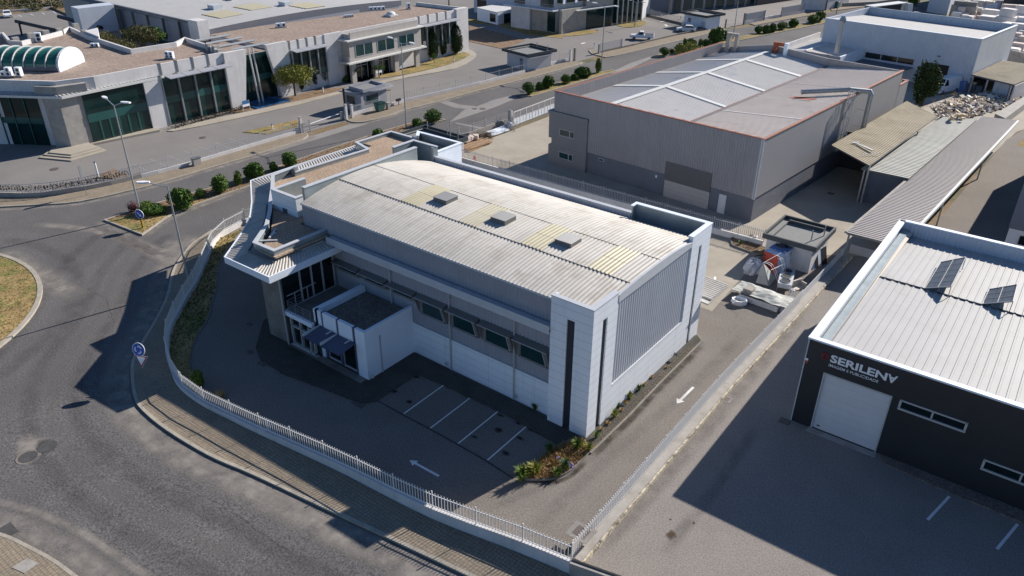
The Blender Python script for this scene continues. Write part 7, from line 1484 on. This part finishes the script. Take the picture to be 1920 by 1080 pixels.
# low white trailer/planter with sheets
a_ = G(1386,552,.55); b_ = G(1458,577,.55); d_ = Vector((b_.x-a_.x,b_.y-a_.y)); an = math.atan2(d_.y,d_.x); Lt = d_.length
t = T('low_trailer', 'long low white-sided trailer box with a crumpled pale sheet over it', 'trailer', (a_.x,a_.y,0), an)
lp('side_board', 'whitewall', t, lambda b: (b.box(0,Lt,0,.06,.08,.6), b.box(0,.06,.06,2.1,.08,.6), b.box(Lt-.06,Lt,.06,2.1,.08,.6))); lp('floor', 'concB', t, lambda b: b.box(.06,Lt-.06,.06,2.1,.1,.5))
tt = T('tarpaulin', 'crumpled pale sheet spread over the low trailer box', 'tarpaulin', WM[t.name] @ Vector((Lt*.6,1.1,.6)), an); rg = random.Random(2); mb = MB(); n = 16; vs = []
for j in range(10):
    for i in range(n): vs.append((-2.9+5.0*i/(n-1), -1.0+2.1*j/9+.1*math.sin(i), .04+rg.uniform(0,.1)+.3*math.exp(-((i-9)/3.5)**2)*math.exp(-((j-5)/3.0)**2)+.12*math.exp(-((i-4)/2)**2)))
mb.add(vs, [(j*n+i,j*n+i+1,(j+1)*n+i+1,(j+1)*n+i) for j in range(9) for i in range(n-1)]); mb.build('sheet', M['tarpgray'], tt, local=True)
tl = T('tile_stack', 'small stack of dark roof tiles on the left end of the trailer box', 'tiles', WM[t.name] @ Vector((.5,.7,.55)), an); mb = MB()
for k in range(7): mb.box(-.35,.45,-.4,.35,.02+.08*k,.08+.08*k)
mb.build('tiles', M['concB'], tl, local=True)
q = G(1385,570); t = T('big_bag', 'white open bulk bag lying before the trailer box', 'bulk bag', (q.x,q.y,0), R(20)); mb = MB(); rg = random.Random(4); n = 14; vs = []
for j, (r_, z_) in enumerate(((.5,0),(.62,.2),(.62,.45),(.55,.55),(.38,.42),(.3,.25))):
    for i in range(n): a = 6.283*i/n; k = r_*(1+rg.uniform(-.08,.08)); vs.append((k*math.cos(a)*1.1, k*math.sin(a)*.85, z_*(1+rg.uniform(-.1,.1))))
mb.add(vs, [(j*n+i,j*n+(i+1)%n,(j+1)*n+(i+1)%n,(j+1)*n+i) for j in range(5) for i in range(n)]); mb.build('bag', M['signwhite'], t, local=True)
q = G(1466,578); tarpheap('bluish-white tarpaulin bundle at the fence end of the junk', (q.x+.1,q.y+.3), .6, 1.0, .7, 'tarp', 7, rot=R(10))
t = T('white_battens', 'three short white battens standing in dark slots by the tarpaulin bundle', 'battens', G(1477,562)); q = G(1478,560)
for k in range(3): mb = MB(); mb.obox((q.x+.22*k,q.y+.05*k,.55),.07,.5,.9,R(20),R(-35)); mb.build('batten', M['signwhite'], t)
q = G(1496,541); t = T('foam_box', 'broken cream foam box lying open beside the fence', 'box', (q.x,q.y,0), R(-25)); lp('side', 'cream', t, lambda b: (b.box(-.3,.3,-.9,.7,0,.12), b.box(-.4,-.3,-.9,.7,0,.7), b.box(-.3,.3,.6,.7,.12,.5)))
q = G(1523,505); t = T('scrap_sheets', 'dark blue and white scrap panels leaning on the cabin end wall', 'scrap', (q.x,q.y,0)); 
for k in range(4): mb = MB(); mb.obox((q.x-.1+.14*k,q.y+.3+.5*k,.8),.06,.9,1.7,R(-14),0,R(-16)); mb.build('panel', M[('blueplastic','dark','white','dark')[k]], t)
q = G(1415,455); t = T('canister', 'white plastic canister standing by the back wall', 'canister', q); mb = MB(); mb.box(q.x-.18,q.x+.18,q.y-.15,q.y+.15,.1,.75); mb.build('body', M['signwhite'], t); mb = MB(); mb.tube((q.x,q.y,.75),(q.x,q.y,.83),.06,.06,8); mb.build('cap', M['red'], t)
q = G(893,303); t = T('hydrant', 'small red hydrant at the low white wall', 'hydrant', q); mb = MB(); mb.tube((q.x,q.y-.3,0),(q.x,q.y-.3,.7),.12,.12,10); mb.ell((q.x,q.y-.3,.75),.15,.15,.12,10,6); mb.build('body', M['red'], t); mb = MB(); mb.tube((q.x-.25,q.y-.3,.5),(q.x+.25,q.y-.3,.5),.06,.06,8); mb.build('outlet', M['red'], t)
# scrap wood and sheets in the concrete yard
rg = random.Random(11); A_ = G(868,283); B2 = G(915,265); t = T('timber_stack', 'stack of brown timber beams on the concrete yard', 'timber', A_); d_ = (B2-A_).normalized(); n_ = Vector((-d_.y,d_.x,0))
for k in range(16): p_ = A_.lerp(B2,.5)+n_*(-.9+.28*(k%8))+d_*rg.uniform(-.3,.3); mb = MB(); mb.obox((p_.x,p_.y,.1+.2*(k//8)),(B2-A_).length*rg.uniform(.85,1.05),.2,.14,math.atan2(d_.y,d_.x)+rg.uniform(-.05,.05)); mb.build('beam', M['wood'], t)
q = G(907,259); t = T('brush_pile', 'dark pile of twigs between the timber and the white sheets', 'twigs', q); mb = MB()
for k in range(90): a = rg.uniform(0,3.14); p_ = Vector((q.x+rg.gauss(0,.6),q.y+rg.gauss(0,.8),rg.uniform(.1,.7))); e_ = Vector((math.cos(a),math.sin(a),rg.uniform(-.3,.3)))*.6; mb.tube(p_-e_,p_+e_,.02,.02,4)
mb.build('twigs', M['bark'], t)
A_ = G(916,256); B2 = G(950,244); d_ = (B2-A_).normalized(); t = T('white_sheets', 'pile of long white roofing sheets along the street wall', 'sheets', A_)
for k in range(4): p_ = (A_+B2)/2; mb = MB(); mb.obox((p_.x-.1*k,p_.y+.12*k,.12+.09*k),(B2-A_).length,1.1,.05,math.atan2(d_.y,d_.x)); mb.build('sheet', M['white'], t)
q = G(956,242); t = T('metal_bundle', 'tangled grey metal bundle beside the sliding gate post', 'scrap metal', q); mb = MB()
for k in range(40): a = rg.uniform(0,3.14); p_ = Vector((q.x+rg.gauss(0,.45),q.y+rg.gauss(0,.45),rg.uniform(.1,1.1))); e_ = Vector((math.cos(a),math.sin(a),rg.uniform(-.8,.8)))*.5; mb.tube(p_-e_,p_+e_,.03,.03,4)
mb.build('rods', M['steel'], t); mb = MB(); mb.ell((q.x,q.y,.55),.5,.5,.5,10,6,.1,rg); mb.build('wrap', M['tarp'], t)
for k, (px, py) in enumerate(((876,272),(884,268),(892,266))): 
    q = G(px,py); mb = MB(); mb.obox((q.x,q.y,.75),.7,.9,.5,.3*k); tag(mb.build('crate', M['blockpink']), ('leftmost','middle','rightmost')[k]+' of three pale crates lying on the timber stack', 'crate', 'pale crates on the timber')
# rubbish heap behind the sheds (one heap of countless pieces)
rg = random.Random(21); mb = MB(); cols = ['woodlight','wood','whitewall','black','blockpink','tarp','cream']
mb.m = 1
c_ = G(1815,208); 
for k in range(1300):
    u_ = rg.random(); v_ = rg.random(); q = G(1760,217).lerp(G(1905,176),u_)+ (G(1790,182)-G(1810,222))*(v_-.5)*.85
    hh = .75*math.sin(math.pi*min(1,max(0,u_)))**.6*math.sin(math.pi*v_)**.7; mb.m = rg.choice((0,0,0,1,2,2,3,4,6,6)); big = rg.random() < .15
    mb.obox((q.x,q.y,hh*rg.uniform(.7,1.1)+.05), rg.uniform(.5,2.2 if big else 1.3), rg.uniform(.15,1.2 if big else .6), rg.uniform(.03,.2), rg.uniform(0,3.14), rg.uniform(-.5,.5), rg.uniform(-.5,.5))
stuff(mb.build('rubbish_heap', [M[c] for c in cols]), 'heap of broken boards, sheets and rubble behind the long carport', 'rubbish heap')
mb = MB()
for k in range(40): q = G(1752,213).lerp(G(1905,172),rg.random())+ (G(1790,178)-G(1810,222))*(rg.random()-.5); leaves(mb, (q.x,q.y,.7), .6,.6,.4, 40, .12, rg, 4)
stuff(mb.build('dry_weeds', M['straw']), 'dry brown weeds growing through the rubbish heap', 'weeds')
# person by the van and things round the doorway
q = G(1785,163,1.9)
t = T('loading_platform', 'blue and dark boxes piled beside the delivery van', 'boxes', G(1800,172)); q2 = G(1800,172)
for k, (dx, dy, w_, h_, m_) in enumerate(((0,0,1.2,1.7,'blueplastic'),(1.4,.4,1.2,1.5,'trimdark'),(-1.3,.3,1.0,1.2,'whitewall'),(2.6,0,.9,1.3,'plinthB'))): mb = MB(); mb.box(q2.x+dx-w_/2,q2.x+dx+w_/2,q2.y+dy,q2.y+dy+1.2,0,h_); mb.build('box', M[m_], t)
bench = G(1786,176)
# white wrapped stone blocks in the yard beyond the far warehouse
rg = random.Random(33); proto = None
def block(px, py, w_, d_, h_, m, z=0, rz=0, lab='pale wrapped stone block standing in the block yard beyond the far warehouse'):
    q = G(px,py,z); o = bpy.data.objects.new('stone_block', BLK[m]); COL.objects.link(o); o.location = (q.x,q.y,z); o.scale = (w_,d_,h_); o.rotation_euler = (0,0,rz); tag(o, lab, 'stone block', 'stone blocks of the far yard')
BLK = []
for m in ('blockwhite','blockpink','whitewall'):
    mb = MB(); mb.box(-.5,.5,-.5,.5,0,1); bm_o = mb.build('b', M[m]); me = bm_o.data; bpy.data.objects.remove(bm_o)
    import bmesh
    bm = bmesh.new(); bm.from_mesh(me); bmesh.ops.bevel(bm, geom=bm.edges[:], offset=.06, segments=2, affect='EDGES'); bm.to_mesh(me); bm.free(); me.name = 'stone_block'; BLK.append(me)
for row, (p0, p1, n, w_, d_, h_) in enumerate((((1790,40),(1860,28),14,2.4,2.2,2.0),((1800,48),(1868,22),14,2.2,2.0,1.6),((1735,42),(1785,52),9,2.0,1.8,1.3),((1700,32),(1760,44),8,1.8,1.6,1.1),((1795,10),(1880,14),14,2.8,2.6,1.4),((1850,52),(1930,62),6,5.2,3.2,2.6),((1895,72),(1925,70),3,4.2,3.2,2.4),((1893,92),(1925,96),3,4.0,3.0,2.2),((1890,112),(1912,104),3,3.4,2.6,2.0),((1858,40),(1925,44),6,5.0,2.4,3.0),((1880,60),(1925,80),4,4.4,3.0,2.8))):
    for k in range(n):
        f_ = k/max(1,n-1); px = p0[0]+(p1[0]-p0[0])*f_+rg.uniform(-1.5,1.5); py = p0[1]+(p1[1]-p0[1])*f_+rg.uniform(-1.5,1.5)
        hh = h_*rg.uniform(.7,1.25); block(px,py,w_*rg.uniform(.8,1.1),d_*rg.uniform(.8,1.1),hh,rg.choice((0,0,1,2)),0,R(-8)+rg.uniform(-.15,.15))
        if rg.random() < .35: q = G(px,py); o = bpy.data.objects.new('stone_block', BLK[rg.choice((0,1))]); COL.objects.link(o); o.location = (q.x,q.y,hh); o.scale = (w_*.7,d_*.7,h_*.6); o.rotation_euler = (0,0,rg.uniform(-.3,.3)); tag(o, 'pale wrapped stone block lying on top of another in the block yard', 'stone block', 'stone blocks of the far yard')
for (px, py) in ((1792,36),(1812,38)): q = G(px,py); t = T('crate_stack', 'dark stack of crates among the pale stone blocks, '+('left' if px < 1800 else 'right')+' of the two', 'crates', q); mb = MB(); mb.box(q.x-1.6,q.x+1.6,q.y-1.2,q.y+1.2,0,3.4); mb.build('lower_crates', M['concB'], t); mb = MB(); mb.box(q.x-1.2,q.x+1.4,q.y-1,q.y+1,3.4,4.4); mb.build('upper_crates', M['framedark'], t)
